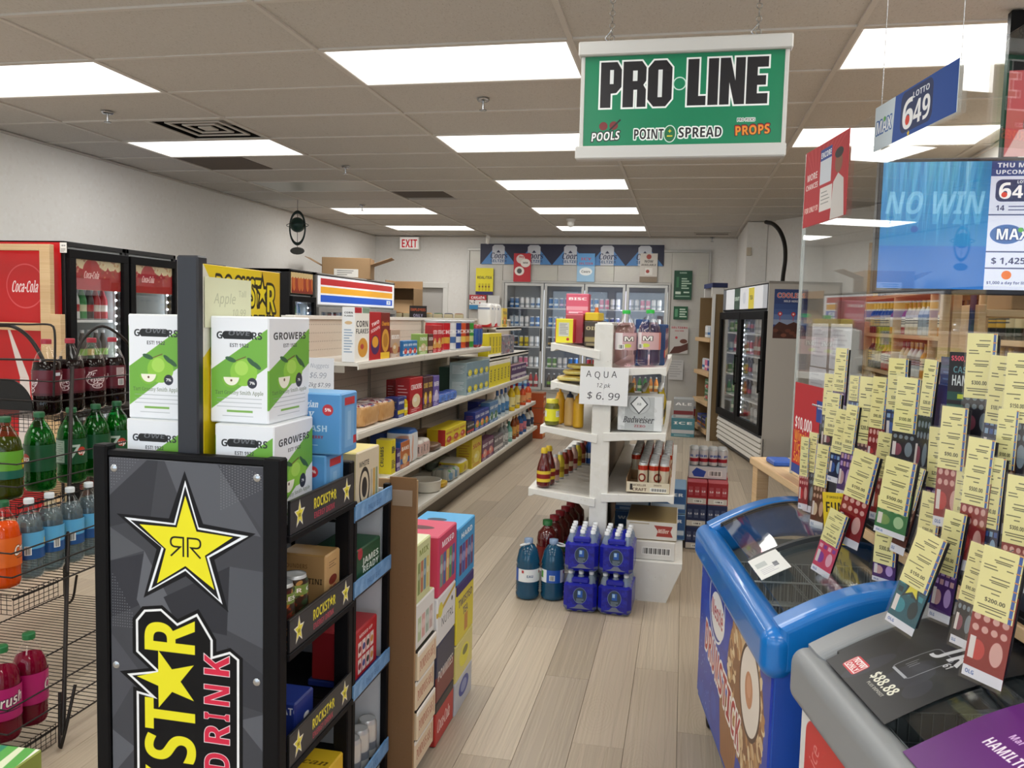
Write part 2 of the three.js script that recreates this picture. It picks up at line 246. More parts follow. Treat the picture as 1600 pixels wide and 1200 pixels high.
  for (const [px, py] of [[755, 158], [566, 322], [168, 178], [1113, 372], [540, 262]]) {
    const d2 = ray(px, py), t = (CE - .01 - EYE.y) / d2.y, x = d2.x * t, z = d2.z * t; if (z < ZB) continue;
    const s = thing('fire_sprinkler', 'small chrome fire sprinkler on the ceiling', 'sprinkler', [x, CE, z], 0, 'fire sprinklers on the ceiling');
    part(s, 'escutcheon', lathe([[0, -.012], [.03, -.012], [.038, 0]], 16), chrome); part(s, 'body', lathe([[0, -.06], [.007, -.06], [.007, -.012]], 8), chrome); part(s, 'deflector', lathe([[0, -.064], [.022, -.064], [.022, -.06], [0, -.06]], 12), chrome);
  }
}

// ---------------------------------------------------------------- cartons
// art: one print area per carton kind (front, side, top in one atlas rect)
function makeArt(w, h, d, F, S, T, ppm = 420) {
  const fw = Math.max(6, Math.round(w * ppm)), fh = Math.max(6, Math.round(h * ppm)), sd = Math.max(6, Math.round(d * ppm)), W = fw + sd, Hh = fh + sd;
  const dr = (g, f, a, b) => { g.save(); g.beginPath(); g.rect(-1, -1, a + 2, b + 2); g.clip(); if (typeof f === 'string') fill(g, a, b, f); else f(g, a, b); g.restore(); };
  const r = lab(W, Hh, (g) => { dr(g, F, fw, fh); g.save(); g.translate(fw, 0); dr(g, S ?? F, sd, fh); g.restore(); g.save(); g.translate(0, fh); dr(g, T ?? '#ddd', fw, sd); g.restore(); });
  const du = (r.u1 - r.u0), dv = (r.v1 - r.v0), e = .6 / SIZE, u = r.u0 + du * fw / W, v = r.v1 - dv * fh / Hh;
  return { w, h, d, a: r.a, front: { u0: r.u0, u1: u - e, v0: v + e, v1: r.v1 }, side: { u0: u + e, u1: r.u1, v0: v + e, v1: r.v1 }, top: { u0: r.u0, u1: u - e, v0: r.v0, v1: v - e } };
}
const cartonGeo = (art, front = 'pz', c = .004) => front === 'px' ? bbox(art.d, art.h, art.w, { px: art.front, nx: art.front, pz: art.side, nz: art.side, all: art.top }, c) : bbox(art.w, art.h, art.d, { pz: art.front, nz: art.front, px: art.side, nx: art.side, all: art.top }, c);
function carton(name, label, cat, art, pos, o = {}) { return one(name, label, cat, art.geo ??= cartonGeo(art, o.front, o.bevel), printMat(art, o.rough ?? .45), pos, o.turn ?? 0, o.group); }
// simple retail print: ground, band, title, picture blob
const gp = (bg, accent, title, tc = '#fff', pic) => (g, w, h) => { fill(g, w, h, bg); rect(g, 0, h * .62, w, h * .2, accent); if (pic) { disc(g, w * .5, h * .66, w * .32, pic, h * .2); disc(g, w * .42, h * .62, w * .14, '#fff8', h * .07); } if (title) txt(g, title, w / 2, h * .26, h * .2, tc, { w: w * .84 }); lines(g, w * .12, h * .88, w * .7, 2, h * .05, tc, Math.max(1, h * .015)); };
const sideP = (bg, tc = '#fff') => (g, w, h) => { fill(g, w, h, bg); lines(g, w * .15, h * .2, w * .7, 6, h * .09, tc, Math.max(1, h * .015)); };

// cans and bottles: label print wraps a lathed body
const canProfile = (r, h) => [[0, 0], [r * .78, 0], [r, h * .06], [r, h * .9], [r * .84, h * .97], [r * .84, h], [r * .8, h * .985], [0, h * .985]];
const canArt = (bg, accent, t, tc = '#fff', px = 64, py = 96) => lab(px, py, (g, w, h) => { fill(g, w, h, bg); rect(g, 0, h * .55, w, h * .2, accent); if (t) for (const k of [.25, .75]) txt(g, t, w * k, h * .4, h * .16, tc, { w: w * .42 }); rect(g, 0, -3, w, h * .1 + 3, '#c9ccce'); rect(g, 0, h * .95, w, h * .05 + 4, '#b8bbbd'); });
const canGeo = (r, h, art) => lathe(canProfile(r, h), 18, art);
const canMat = (a) => printMat(a, .28, { metalness: .35 });
const petProfile = (R, H, wide = 1) => [[0, .004], [R * .55, 0], [R * .9, H * .025], [R, H * .07], [R, H * .18], [R * .97, H * .2], [R, H * .22], [R, H * .58], [R * .97, H * .62], [R * .9, H * .7], [R * .66, H * .8], [R * .36 * wide, H * .89], [R * .3 * wide, H * .92], [R * .3 * wide, H * .955]];
// 2 litre soft drink bottle: shell, drink, printed label, cap
function petBottle(name, label, pos, o) {
  const { R = .054, H = .31, shell = 0xffffff, drink, level = .66, cap, art, group, turn = 0, l0 = .27, l1 = .6 } = o;
  const t = thing(name, label, 'bottle', pos, turn, group), P = petProfile(R, H);
  part(t, 'shell', lathe(P, 22), phys({ color: shell, transmission: 1, thickness: 0, roughness: .04, ior: 1.4 }));
  if (drink !== undefined) { const Q = P.filter(([, y]) => y < H * level).map(([x, y]) => [Math.max(0, x - .0025), y + .003]); const last = P.find(([, y]) => y >= H * level), prev = Q[Q.length - 1], k = (H * level - prev[1]) / Math.max(1e-4, last[1] - prev[1]); Q.push([prev[0] + (last[0] - .0025 - prev[0]) * k, H * level], [0, H * level]); part(t, 'drink', lathe(Q, 22), o.clear ? phys({ color: drink, transmission: o.through ?? .8, roughness: .03, thickness: 0, ior: 1.33 }) : phys({ color: drink, roughness: .6, specularIntensity: 0 })); }
  if (art) part(t, 'label', lathe([[R + .0012, H * l0], [R + .0012, H * l1]], 26, art), printMat(art, .35));
  part(t, 'cap', lathe([[R * .36, H * .935], [R * .37, H * .985], [R * .33, H], [0, H]], 16), std(cap, .4));
  return t;
}

// ---------------------------------------------------------------- left gondola (runs beside the aisle)
const pegTex = noiseTex(512, 512, (g, w, h) => { fill(g, w, h, '#cfc3b4'); speck(g, w, h, 800, ['#c5b9aa', '#d8cdbf'], 2, 8, .3); for (let y = 0; y < 8; y++) for (let x = 0; x < 16; x++) disc(g, x * 32 + 16, y * 64 + 32, 4.5, '#6f665b'); }, [2.5, 2.5]);
const pegMat = std(0xffffff, .7, 0, { map: pegTex });
const GF = -1.72, GB = -2.12, GN = -4.2, GE = -10.0;
const LV = [{ y: 1.23, z0: GN, z1: -7.33, f: GF }, { y: .845, z0: GN, z1: -9.25, f: GF }, { y: .507, z0: GN, z1: -9.75, f: GF }, { y: .19, z0: GN, z1: -9.9, f: GF }];
{
  const o = thing('shelving_unit', 'long beige pegboard shelving unit stocked with groceries beside the aisle', 'shelves', [0, 0, 0]);
  for (let k = 0; k < 5; k++) { const a = GN - k * 1.16; part(o, 'back_panel', UV(span(GB - .012, .1, a - .004, GB, 1.455, a - 1.156), 1, 1), pegMat); }
  part(o, 'top_rail', span(GB - .03, 1.455, GN, GB + .012, 1.478, GE), shelfWhite);
  for (let k = 0; k <= 5; k++) { const z = GN - k * 1.16; part(o, 'upright', span(GB, .02, z + .012, GB + .014, 1.46, z - .012), std(0x8f867a, .5)); }
  part(o, 'end_panel', span(GB - .32, .1, GN + .03, GB + .04, 1.475, GN + .0), shelfWhite, 'white end panel');
  part(o, 'rear_panel', span(GB - .04, .1, GN, GB - .03, 1.455, GE), shelfWhite);
  part(o, 'kick_plate', span(GB, 0, GN, GF - .07, .13, GE), std(0x6f675d, .6));
  const sm = shelfWhite;
  LV.forEach((s, li) => { for (let z = s.z0; z > s.z1 + .05; z -= 1.16) { const e = Math.max(z - 1.156, s.z1); part(o, 'shelf', mg([span(GB, s.y - .022, z, s.f - .004, s.y, e), span(s.f - .006, s.y - .04, z, s.f, s.y + .004, e, .0015)]), sm); part(o, 'price_rail', span(s.f, s.y - .034, z - .003, s.f + .004, s.y - .006, e + .003, .001), std(0xd2cdc2, .35)); if (li < 3) part(o, 'bracket', span(GB + .02, s.y - .06, z - .006, s.f - .08, s.y - .022, z - .002), std(0x9d958a, .5)); } });
  // short stepped shelves at the far end
  for (const [y, f, z0, z1] of [[1.395, -1.83, -8.0, -9.3], [1.13, -1.74, -7.38, -9.3]]) part(o, 'shelf', mg([span(GB, y - .02, z0, f, y, z1), span(f - .005, y - .036, z0, f, y + .003, z1, .0015)]), sm);
}
// goods: kind, shelf, px of the near and far front corner, py of the top, depth, print
const goodsLabel = (what, where) => what + ' on the ' + where;
const SN = ['top long shelf', 'second long shelf', 'third long shelf', 'bottom long shelf'];
function goods(name, what, cat, si, a, b, top, depth, F, S, T, o = {}) {
  const s = o.at ?? LV[si], X = s.f - (o.inset ?? .02), z0 = zFor(X, s.y, a), z1 = zFor(X, s.y, b), w = Math.max(.03, z0 - z1 - .004), n = o.n ?? 1, ww = w / n, y0 = s.y + (o.up ?? 0);
  const h = o.h ?? Math.max(.03, yFor(X, z0, top) - y0);
  const group = n > 1 ? (o.group ?? what + ' in a row') : o.group, label = o.label ?? goodsLabel(what, s.name ?? SN[si]);
  if (o.kind === 'tube') { const art = canArt(F, S ?? '#fff', o.t, o.tc, 48, 96), g = lathe([[0, 0], [ww * .42, 0], [ww * .42, h * .95], [ww * .45, h * .95], [ww * .45, h], [0, h]], 16, art); for (let i = 0; i < n; i++) one(name, label, cat, g, printMat(art, .4), [X - ww / 2, y0, z0 - (i + .5) * ww], 0, group); return; }
  if (o.kind === 'jar') { const art = lab(64, 48, (g, w2, h2) => { fill(g, w2, h2, F); rect(g, 0, h2 * .4, w2, h2 * .3, S); txt(g, o.t ?? '', w2 / 2, h2 * .5, h2 * .25, '#222'); }), R = Math.min(depth, ww) * .47; for (let i = 0; i < n; i++) { const t = thing(name, label, cat, [X - R, y0, z0 - (i + .5) * ww], 0, group); part(t, 'body', lathe([[0, 0], [R * .9, 0], [R, h * .06], [R, h * .72], [R * .72, h * .84], [R * .72, h * .88]], 16), std(o.body ?? F, .25)); part(t, 'label', lathe([[R + .001, h * .15], [R + .001, h * .62]], 16, art), printMat(art, .4)); part(t, 'cap', lathe([[R * .78, h * .86], [R * .78, h], [0, h]], 14), std(o.cap ?? '#222', .4)); } return; }
  if (o.kind === 'bottle') { const R = Math.min(depth, ww) * .46, art = lab(64, 48, (g, w2, h2) => { fill(g, w2, h2, S); disc(g, w2 / 2, h2 / 2, w2 * .3, F, h2 * .3); lines(g, 4, h2 * .8, w2 - 8, 2, 4, '#333'); }); for (let i = 0; i < n; i++) { const t = thing(name, label, cat, [X - R, y0, z0 - (i + .5) * ww], 0, group); part(t, 'body', lathe([[0, 0], [R * .92, 0], [R, h * .04], [R, h * .55], [R * .85, h * .66], [R * .4, h * .78], [R * .3, h * .84]], 14), std(F, .25)); part(t, 'label', lathe([[R + .001, h * .14], [R + .001, h * .5]], 14, art), printMat(art, .4)); part(t, 'cap', lathe([[R * .36, h * .82], [R * .4, h * .86], [R * .34, h], [0, h]], 12), std(o.cap ?? '#fff', .4)); } return; }
  if (o.kind === 'bag') { const art = lab(96, 96, typeof F === 'string' ? (g, w2, h2) => { fill(g, w2, h2, F); rect(g, 0, h2 * .35, w2, h2 * .35, S ?? F); if (o.t) txt(g, o.t, w2 * .5, h2 * .5, 16, '#333'); speck(g, w2, h2, 60, ['#ffffff55'], 2, 8, .3); } : F); for (let i = 0; i < n; i++) one(name, label, cat, pillow(depth, h, ww * .96, art, o.e ?? .55), printMat(art, .35), [X - depth / 2, y0, z0 - (i + .5) * ww], 0, group); return; }
  const art = makeArt(ww, h, depth, F, S ?? (typeof F === 'string' ? F : '#ccc'), T ?? '#ccc', o.ppm ?? 360);
  for (let k = 0; k < (o.stack ?? 1); k++) for (let i = 0; i < n; i++) carton(name, label, cat, art, [X - depth / 2, y0 + k * h, z0 - (i + .5) * ww], { front: 'px', group, bevel: .002 });
}
// top shelf
goods('cereal_box', 'white corn flakes cereal box', 'cereal box', 0, 554, 577, 480, .075, (g, w, h) => { fill(g, w, h, '#f1efe9'); rect(g, 0, 0, w * .45, h * .1, '#b3202e'); rect(g, w * .5, 0, w * .5, h * .1, '#7f9a86'); txt(g, 'CORN', w * .5, h * .3, h * .15, '#222', { w: w * .85 }); txt(g, 'FLAKES', w * .5, h * .43, h * .12, '#222', { w: w * .9 }); disc(g, w * .55, h * .74, w * .4, '#f7f4ea', h * .22); disc(g, w * .55, h * .74, w * .34, '#d99b3a', h * .18); disc(g, w * .5, h * .72, w * .12, '#b5413a', h * .05); }, (g, w, h) => { fill(g, w, h, '#eef0f2'); txt(g, 'CORN', w / 2, h * .1, h * .05, '#222', { w: w * .7 }); txt(g, 'FLAKES', w / 2, h * .15, h * .04, '#222', { w: w * .7 }); disc(g, w * .5, h * .28, w * .3, '#d8b88a', h * .03); lines(g, w * .15, h * .4, w * .7, 9, h * .05, '#8fa6c0', 3); }, '#ece9e2', { ppm: 500 });
goods('cereal_box', 'red cereal box with a purple and gold picture', 'cereal box', 0, 577, 595, 487, .07, (g, w, h) => { fill(g, w, h, '#b5161d'); txt(g, 'TWO', w * .5, h * .24, h * .1, '#fff', { w: w * .7, rot: -.2 }); txt(g, 'SCOOPS', w * .5, h * .36, h * .09, '#fff', { w: w * .8, rot: -.2 }); disc(g, w * .5, h * .68, w * .38, '#4a2160', h * .2); disc(g, w * .5, h * .62, w * .28, '#e6a531', h * .12); }, sideP('#9e1419', '#e8c8a0'), '#b5161d');
goods('cereal_box', 'maroon ring cereal box with a golden bowl', 'cereal box', 0, 595, 609, 488, .07, (g, w, h) => { fill(g, w, h, '#7c2317'); txt(g, 'Cheerios', w * .5, h * .24, h * .12, '#f2b42c', { w: w * .86 }); disc(g, w * .5, h * .6, w * .42, '#d9a13a', h * .25); disc(g, w * .5, h * .6, w * .25, '#b67b22', h * .15); rect(g, 0, h * .85, w, h * .15, '#f0c62e'); }, sideP('#6b1d13', '#d8a060'), '#7c2317');
goods('cracker_box', 'short red and tan biscuit box', 'biscuit box', 0, 610, 625, 515, .07, gp('#b9a08c', '#8d3a2d', 'BISCUITS', '#fff', '#c9a170'), sideP('#8d4a3f'), '#a9786a');
goods('snack_carton', 'small blue and white snack carton', 'snack carton', 0, 630, 652, 533, .05, gp('#2f79b8', '#e9eef2', 'BITES', '#fff', '#cf3a35'), '#2a6aa5', '#2f79b8', { n: 3 });
goods('snack_box', 'green and white cracker box', 'snack box', 0, 655, 668, 522, .06, gp('#8fae58', '#e8e3d2', 'THINS', '#fff', '#d8c49a'), '#7c9a48', '#9fbc66');
goods('snack_box', 'brown chocolate biscuit box', 'snack box', 0, 669, 677, 522, .06, gp('#5c3328', '#c9a27c', 'COCOA', '#fff'), '#4b2a21', '#5c3328');
goods('snack_box', 'tall red snack box', 'snack box', 0, 676, 690, 508, .06, gp('#c0242a', '#e0a03a', 'STIX', '#fff', '#d9a050'), '#a41d23', '#c0242a', { n: 2 });
[['#c81f2b', '#e7b54d', 'red', 690, 700], ['#c81f2b', '#e7b54d', 'red', 700, 710], ['#dfe3e6', '#4d73b0', 'white', 710, 718], ['#24408f', '#dfe3e6', 'dark blue', 718, 726], ['#d0542a', '#e9c25a', 'orange', 726, 732], ['#6f1f24', '#d9a050', 'dark maroon', 732, 738], ['#3f9a3b', '#d8e6a0', 'green', 738, 745]].forEach(([c, a, n, x0, x1]) => goods('chip_tube', n + ' tube of stacked potato chips', 'chip tube', 0, x0, x1, 504, .075, c, a, null, { kind: 'tube', h: .235, group: 'tubes of stacked chips', t: 'CHIPS', inset: .015 }));
goods('chip_bag', 'red and blue snack bag', 'snack bag', 0, 746, 755, 510, .06, '#a02a38', '#2f55a0', null, { kind: 'bag', h: .2, n: 2 });
const FAR1 = { y: 1.395, f: -1.83, name: 'short upper step' }, FAR2 = { y: 1.13, f: -1.74, name: 'short lower step' };
goods('paper_towel', 'wrapped white and red paper towel roll', 'paper towel', 0, 766, 784, 480, .14, (g, w, h) => { fill(g, w, h, '#eceae6'); poly(g, [[0, h], [0, h * .8], [w, h * .55], [w, h]], '#cc2630'); lines(g, 10, 20, 60, 3, 10, '#7a86a0'); }, null, null, { at: FAR1, kind: 'bag', n: 2, h: .24, e: .35 });
goods('tea_box', 'yellow and green tea box', 'tea box', 0, 785, 792, 485, .08, gp('#e6c43a', '#4d8f57', 'TEA', '#333', '#e8902d'), '#e6d9a0', '#d8c860', { at: FAR1, h: .2 });
goods('cereal_bar_box', 'tall yellow carton with black lettering', 'carton', 0, 763, 783, 515, .1, (g, w, h) => { fill(g, w, h, '#e8d51f'); txt(g, 'NO NAME', w * .5, h * .5, w * .4, '#222', { rot: -1.57, w: h * .7 }); rect(g, 0, h * .9, w, h * .1, '#f1efe8'); }, '#d8c61b', '#efe9c0', { at: FAR2, n: 4, h: .215 });
goods('cracker_box', 'grey and pink patterned carton', 'carton', 0, 784, 803, 520, .12, (g, w, h) => { fill(g, w, h, '#8f8a92'); speck(g, w, h, 90, ['#e6d9cf', '#4b6a8c', '#b5525c', '#2d3b52'], 2, 7); }, '#877c86', '#b9aeb4', { at: FAR2, h: .19 });
// second shelf
{ const br = lab(128, 96, (g, w, h) => { fill(g, w, h, '#c99a63'); speck(g, w, h, 200, ['#b5834c', '#d9b07c'], 2, 6, .5); rect(g, 0, 0, w, h * .28, '#e9e2dc'); speck(g, w, h * .28, 40, ['#a03038', '#3c4f86'], 3, 7); });
  for (const [a, b, dx] of [[568, 596, 0], [597, 620, .0]]) { const X = GF - .03, z0 = zFor(X, .85, a), z1 = zFor(X, .85, b), t = thing('bread_loaf', goodsLabel('sliced bread loaf in a clear printed bag', SN[1]), 'bread', [X - .11, .845, (z0 + z1) / 2], 0, 'bread loaves on the second shelf'); part(t, 'loaf', pillow(.22, .13, Math.max(.12, z0 - z1), br, .4), printMat(br, .35)); part(t, 'bag_twist', at(new THREE.ConeGeometry(.035, .07, 10), -.13, .09, 0, 0, 0, 1.3), std(0xd8d2cc, .3)); } }
goods('peanut_butter_jar', 'blue boxed spread with yellow label', 'carton', 1, 622, 632, 622, .09, gp('#26347c', '#e6cf2c', 'SPREAD', '#fff'), sideP('#1f2a66', '#e6cf2c'), '#26347c');
goods('spread_jar', 'yellow jar with a dark blue lid', 'jar', 1, 633, 639.5, 620, .06, '#e6d32a', '#f2e9b0', null, { kind: 'jar', cap: '#22306e', body: '#d8b52a' });
goods('cracker_box', 'red cracker box with a cream picture', 'cracker box', 1, 640, 660, 592, .1, gp('#b3161f', '#8e1018', 'CRACKERS', '#fff', '#ead9b0'), sideP('#9c1219'), '#b3161f', { ppm: 420 });
goods('cracker_box', 'single red cracker box set back', 'cracker box', 1, 618, 630, 594, .07, gp('#a8151d', '#7e0f16', 'CRACKERS', '#fff', '#e6cfa0'), sideP('#8f1219'), '#a8151d', { inset: .2 });
goods('cookie_box', 'brown cookie box with a yellow blob', 'cookie box', 1, 661, 676, 590, .09, gp('#4e2a33', '#6d3f8a', 'COOKIE', '#f0d050', '#e0b42e'), sideP('#3f2129'), '#4e2a33', { n: 2 });
goods('cookie_box', 'purple biscuit box', 'cookie box', 1, 677, 686, 588, .09, gp('#6a5aa8', '#b8aede', 'WAFER', '#fff', '#cfc6ea'), sideP('#5a4a95'), '#6a5aa8');
goods('sardine_pack', 'flat blue foil pack', 'foil pack', 1, 688, 716, 606, .1, '#2a49a0', '#4f79cf', null, { kind: 'bag', n: 3, h: .075, t: 'PACK' });
goods('tissue_box', 'dark green carton set back', 'carton', 1, 703, 718, 574, .1, gp('#2f5a49', '#1e3a30', 'GREEN', '#cde', null), '#28493c', '#35604f', { inset: .18 });
goods('soup_carton', 'pale blue pasta carton with a yellow oval', 'pasta carton', 1, 729, 764, 586, .15, gp('#7f9bab', '#4b6f8d', '', '#fff', '#e8dc3a'), sideP('#9fb4ba', '#fff'), '#a9bcc0', { n: 4, stack: 2, h: .135 });
goods('spaghetti_box', 'slim yellow spaghetti box with white top', 'pasta box', 1, 764, 797, 568, .1, (g, w, h) => { fill(g, w, h, '#e9da22'); rect(g, 0, 0, w, h * .15, '#f1eee2'); txt(g, 'PASTA', w * .5, h * .55, w * .5, '#333', { rot: -1.57, w: h * .5 }); }, '#ddce20', '#eee8c8', { n: 6, h: .235 });
goods('pudding_box', 'small purple and white box', 'small box', 1, 799, 822, 572, .1, gp('#4f2f63', '#d8cfd8', 'PUD', '#fff'), '#7c5b6d', '#c8a8b0', { n: 3 });
// third shelf
goods('tissue_pack', 'dark blue tissue pack set back', 'tissue pack', 2, 600, 621, 678, .1, gp('#1f3f86', '#16306b', 'SOFT', '#fff'), '#1a3674', '#24488f', { inset: .2, n: 2 });
goods('oat_box', 'tall yellow baking box with black print', 'baking box', 2, 611, 618, 688, .1, (g, w, h) => { fill(g, w, h, '#ead71f'); lines(g, w * .1, h * .2, w * .8, 4, h * .05, '#333', 3); lines(g, w * .1, h * .6, w * .8, 5, h * .05, '#333', 2); }, (g, w, h) => { fill(g, w, h, '#e6d31d'); txt(g, 'CRUMBS', w * .4, h * .5, w * .3, '#444', { rot: -1.57, w: h * .6 }); }, '#efe37a');
goods('cake_mix_box', 'purple cake mix box', 'baking box', 2, 620, 625, 702, .1, gp('#4a2f78', '#cfc3e0', 'MIX'), sideP('#3f2766'), '#5a3c8a');
goods('cake_mix_box', 'orange and blue baking box', 'baking box', 2, 626, 640, 692, .11, gp('#c96f35', '#2d62b0', 'BAKE', '#fff', '#eec58a'), (g, w, h) => { fill(g, w, h, '#d9d3cb'); rect(g, 0, 0, w, h * .3, '#2d62b0'); rect(g, 0, h * .3, w * .5, h * .7, '#c96f35'); }, '#2d62b0');
goods('diaper_pack', 'blue and white wrapped diaper pack', 'diaper pack', 2, 641, 655, 672, .18, (g, w, h) => { fill(g, w, h, '#eef0f2'); rect(g, 0, 0, w, h * .35, '#2d6cc0'); disc(g, w * .6, h * .6, w * .2, '#e8b39a'); }, '#2f73c6', null, { kind: 'bag', e: .35 });
goods('flour_bag', 'small white paper bag of flour', 'flour bag', 2, 656, 674, 690, .11, '#ece6dd', '#d8b8b0', null, { kind: 'bag', n: 2, t: 'FLOUR' });
goods('rice_bag', 'brown bag of lentils lying flat', 'bag', 2, 676, 694, 690, .22, '#7d5f4c', '#6c4f3f', null, { kind: 'bag', h: .05 });
goods('rice_bag', 'dull brown bag lying behind flour', 'bag', 2, 668, 690, 684, .16, '#8a6d58', '#705542', null, { kind: 'bag', h: .06, inset: .2, up: .02 });
goods('noodle_carton', 'yellow noodle carton with red end', 'noodle carton', 2, 696, 728, 672, .15, gp('#ead524', '#d8a51e', 'NOODLE', '#b3202a', '#c23a2a'), (g, w, h) => { fill(g, w, h, '#d9b91f'); rect(g, w * .6, 0, w * .4, h, '#b8302a'); }, '#e6d024', { n: 3 });
goods('spice_box', 'black and red spice box', 'spice box', 2, 730, 741, 663, .07, gp('#2a2226', '#c23a3a', 'SPICE'), '#322a30', '#40363a', { n: 3 });
goods('toothpaste_box', 'blue and green detergent carton', 'detergent carton', 2, 742, 764, 645, .1, gp('#2c3f9a', '#4f9a52', 'CLEAN', '#fff', '#e6902d'), sideP('#26378a', '#e05a3a'), '#34489f', { n: 3 });
goods('toothpaste_box', 'deep blue detergent carton stacked behind', 'detergent carton', 2, 746, 758, 628, .1, gp('#2b3590', '#7a5bb8', 'WASH', '#fff'), '#262f80', '#343f9f', { inset: .17 });
goods('soap_pack', 'pale blue soap carton', 'soap carton', 2, 765, 778, 630, .09, gp('#5a86b8', '#dfe8ee', 'SOAP', '#fff', '#3f7a52'), '#4d78a8', '#8fb0cf', { n: 2 });
goods('cleaner_bottle', 'white cleaner bottle with a blue label', 'cleaner bottle', 2, 779, 798, 612, .085, '#c9d6dc', '#4d84b8', null, { kind: 'bottle', n: 3, cap: '#4a6fae' });
goods('cleaner_bottle', 'yellow detergent bottle with red cap', 'cleaner bottle', 2, 800, 816, 600, .09, '#e6c52a', '#f0e4a0', null, { kind: 'bottle', n: 2, cap: '#b3202a' });
goods('cleaner_bottle', 'orange detergent bottle with purple cap', 'cleaner bottle', 2, 817, 834, 603, .09, '#d9532a', '#e6a06a', null, { kind: 'bottle', n: 2, cap: '#5a3a86' });
// bottom shelf
{ const p = onX(GF - .1, 662, 768), z = zFor(GF - .13, .19, 664); const t = thing('container_tub', goodsLabel('round white plastic bowl', SN[3]), 'bowl', [GF - .13, .19, z]); part(t, 'bowl', lathe([[0, .002], [.1, .002], [.115, .012], [.12, .085], [.116, .085], [.11, .016], [0, .012]], 32), std(0xe4e0d4, .4)); part(t, 'rim', new THREE.TorusGeometry(.12, .004, 8, 32).rotateX(Math.PI / 2).translate(0, .085, 0), std(0xeeebe2, .35)); }
goods('candle_pack', 'yellow flat food packet', 'packet', 3, 692, 702, 757, .12, '#e2bd27', '#d8a81f', null, { kind: 'bag', h: .045 });
goods('bag_pack', 'grey green bin bag pack', 'bag pack', 3, 684, 706, 735, .13, '#7f8578', '#5f6a60', null, { kind: 'bag', n: 2, h: .1, inset: .24 });
goods('bag_pack', 'clear bag of plastic cups with green print', 'cup pack', 3, 706, 720, 728, .18, (g, w, h) => { fill(g, w, h, '#c3c7c2'); for (let i = 0; i < 8; i++) rect(g, i * 12, 0, 3, h, '#aab0ab'); speck(g, w, h, 14, ['#4f9a58', '#6a9ac0'], 6, 14, .8); }, null, null, { kind: 'bag', n: 2, h: .1 });
goods('foil_bag', 'white plastic bag with a yellow label', 'bag', 3, 721, 735, 705, .22, (g, w, h) => { fill(g, w, h, '#d8d6cf'); rect(g, 0, h * .35, w, h * .35, '#d6c222'); disc(g, w * .3, h * .5, 8, '#8a3a2a'); }, null, null, { kind: 'bag', h: .12 });
goods('oat_box', 'big yellow detergent box', 'detergent box', 3, 737, 752, 688, .14, gp('#d9c12a', '#c9a81f', 'SUN', '#b02a2a', '#e6d86a'), sideP('#c9b126', '#a04a2a'), '#e0cb48');
goods('candy_box', 'purple and red small carton', 'small carton', 3, 753, 771, 690, .09, gp('#6b3a63', '#c8352f', 'BEST', '#fff', '#e09a8a'), sideP('#5d3257'), '#7a4570', { n: 2 });
goods('candy_box', 'grey and white small carton', 'small carton', 3, 772, 786, 684, .09, gp('#6f6a72', '#d8d4d6', 'KIT', '#fff'), '#5c575f', '#8a858c', { n: 2 });
goods('cleaner_bottle', 'grey shampoo bottle with a pale cap', 'cleaner bottle', 3, 786, 796, 662, .085, '#8f9496', '#c9cccc', null, { kind: 'bottle', n: 2, cap: '#d5d6d4' });
goods('cleaner_bottle', 'teal squeeze bottle', 'cleaner bottle', 3, 797, 803, 660, .08, '#6fb0a4', '#bfe0d6', null, { kind: 'bottle', cap: '#4d8f84' });
goods('cleaner_bottle', 'amber syrup bottle', 'cleaner bottle', 3, 804, 813, 648, .075, '#8a4218', '#d9a050', null, { kind: 'bottle', n: 2, cap: '#d8b070' });
goods('cleaner_bottle', 'blue and pink fabric softener bottle', 'cleaner bottle', 3, 814, 825, 645, .09, '#2f5fa0', '#d07a8a', null, { kind: 'bottle', n: 2, cap: '#e4e6e8' });
goods('cleaner_bottle', 'white bleach bottle with a dark cap', 'cleaner bottle', 3, 826, 836, 640, .09, '#d9d7d2', '#2e3f5e', null, { kind: 'bottle', n: 2, cap: '#26262a' });
{ const a = makeArt(.2, .19, .2, gp('#b5501f', '#d9772d', 'FIRE LOG', '#fff', '#e8a04a'), '#a5481c', '#8a5a38', 300); for (let k = 0; k < 3; k++) carton('log_carton', 'orange carton stacked on the floor at the far end of the long shelving', 'carton', a, [-1.78, k * .192, -10.18], { front: 'px', group: 'orange cartons at the far end of the shelving' }); }

// ---------------------------------------------------------------- white double-sided gondola in the middle
const CZ = -4.35, CE2 = -6.2, PL = -.462, PR = -.366; // near end, far end, post edges
const tilt = (x0, y0, x1, y1, z0, z1, t = .026, lip = .04) => { const s = new THREE.Shape(), d = Math.sign(x1 - x0); s.moveTo(x0, y0); s.lineTo(x1, y1); s.lineTo(x1, y1 - lip); s.lineTo(x1 - d * .012, y1 - lip); s.lineTo(x1 - d * .03, y1 - t - .004); s.lineTo(x0, y0 - t - .016); s.closePath(); return new THREE.ExtrudeGeometry(s, { depth: Math.abs(z1 - z0), bevelEnabled: true, bevelSize: .002, bevelThickness: .002, bevelSegments: 1 }).translate(0, 0, Math.min(z0, z1)); };
const yAt = (px, py, x) => onZ(CZ, px, py).y;
const L1 = yAt(858, 536), L2 = yAt(860, 596), L3 = yAt(844, 665), L4 = yAt(826, 762), R1 = yAt(1000, 574), R2 = yAt(1000, 676), R3 = yAt(1000, 772);
const wornTex = noiseTex(512, 512, (g, w, h) => { fill(g, w, h, '#e6e5e0'); speck(g, w, h, 400, ['#dcdad4', '#efeeea'], 3, 12, .3); speck(g, w, h, 60, ['#9a958c', '#b5b0a8'], .6, 2.2, .5); });
const wornMat = std(0xffffff, .5, 0, { map: wornTex });
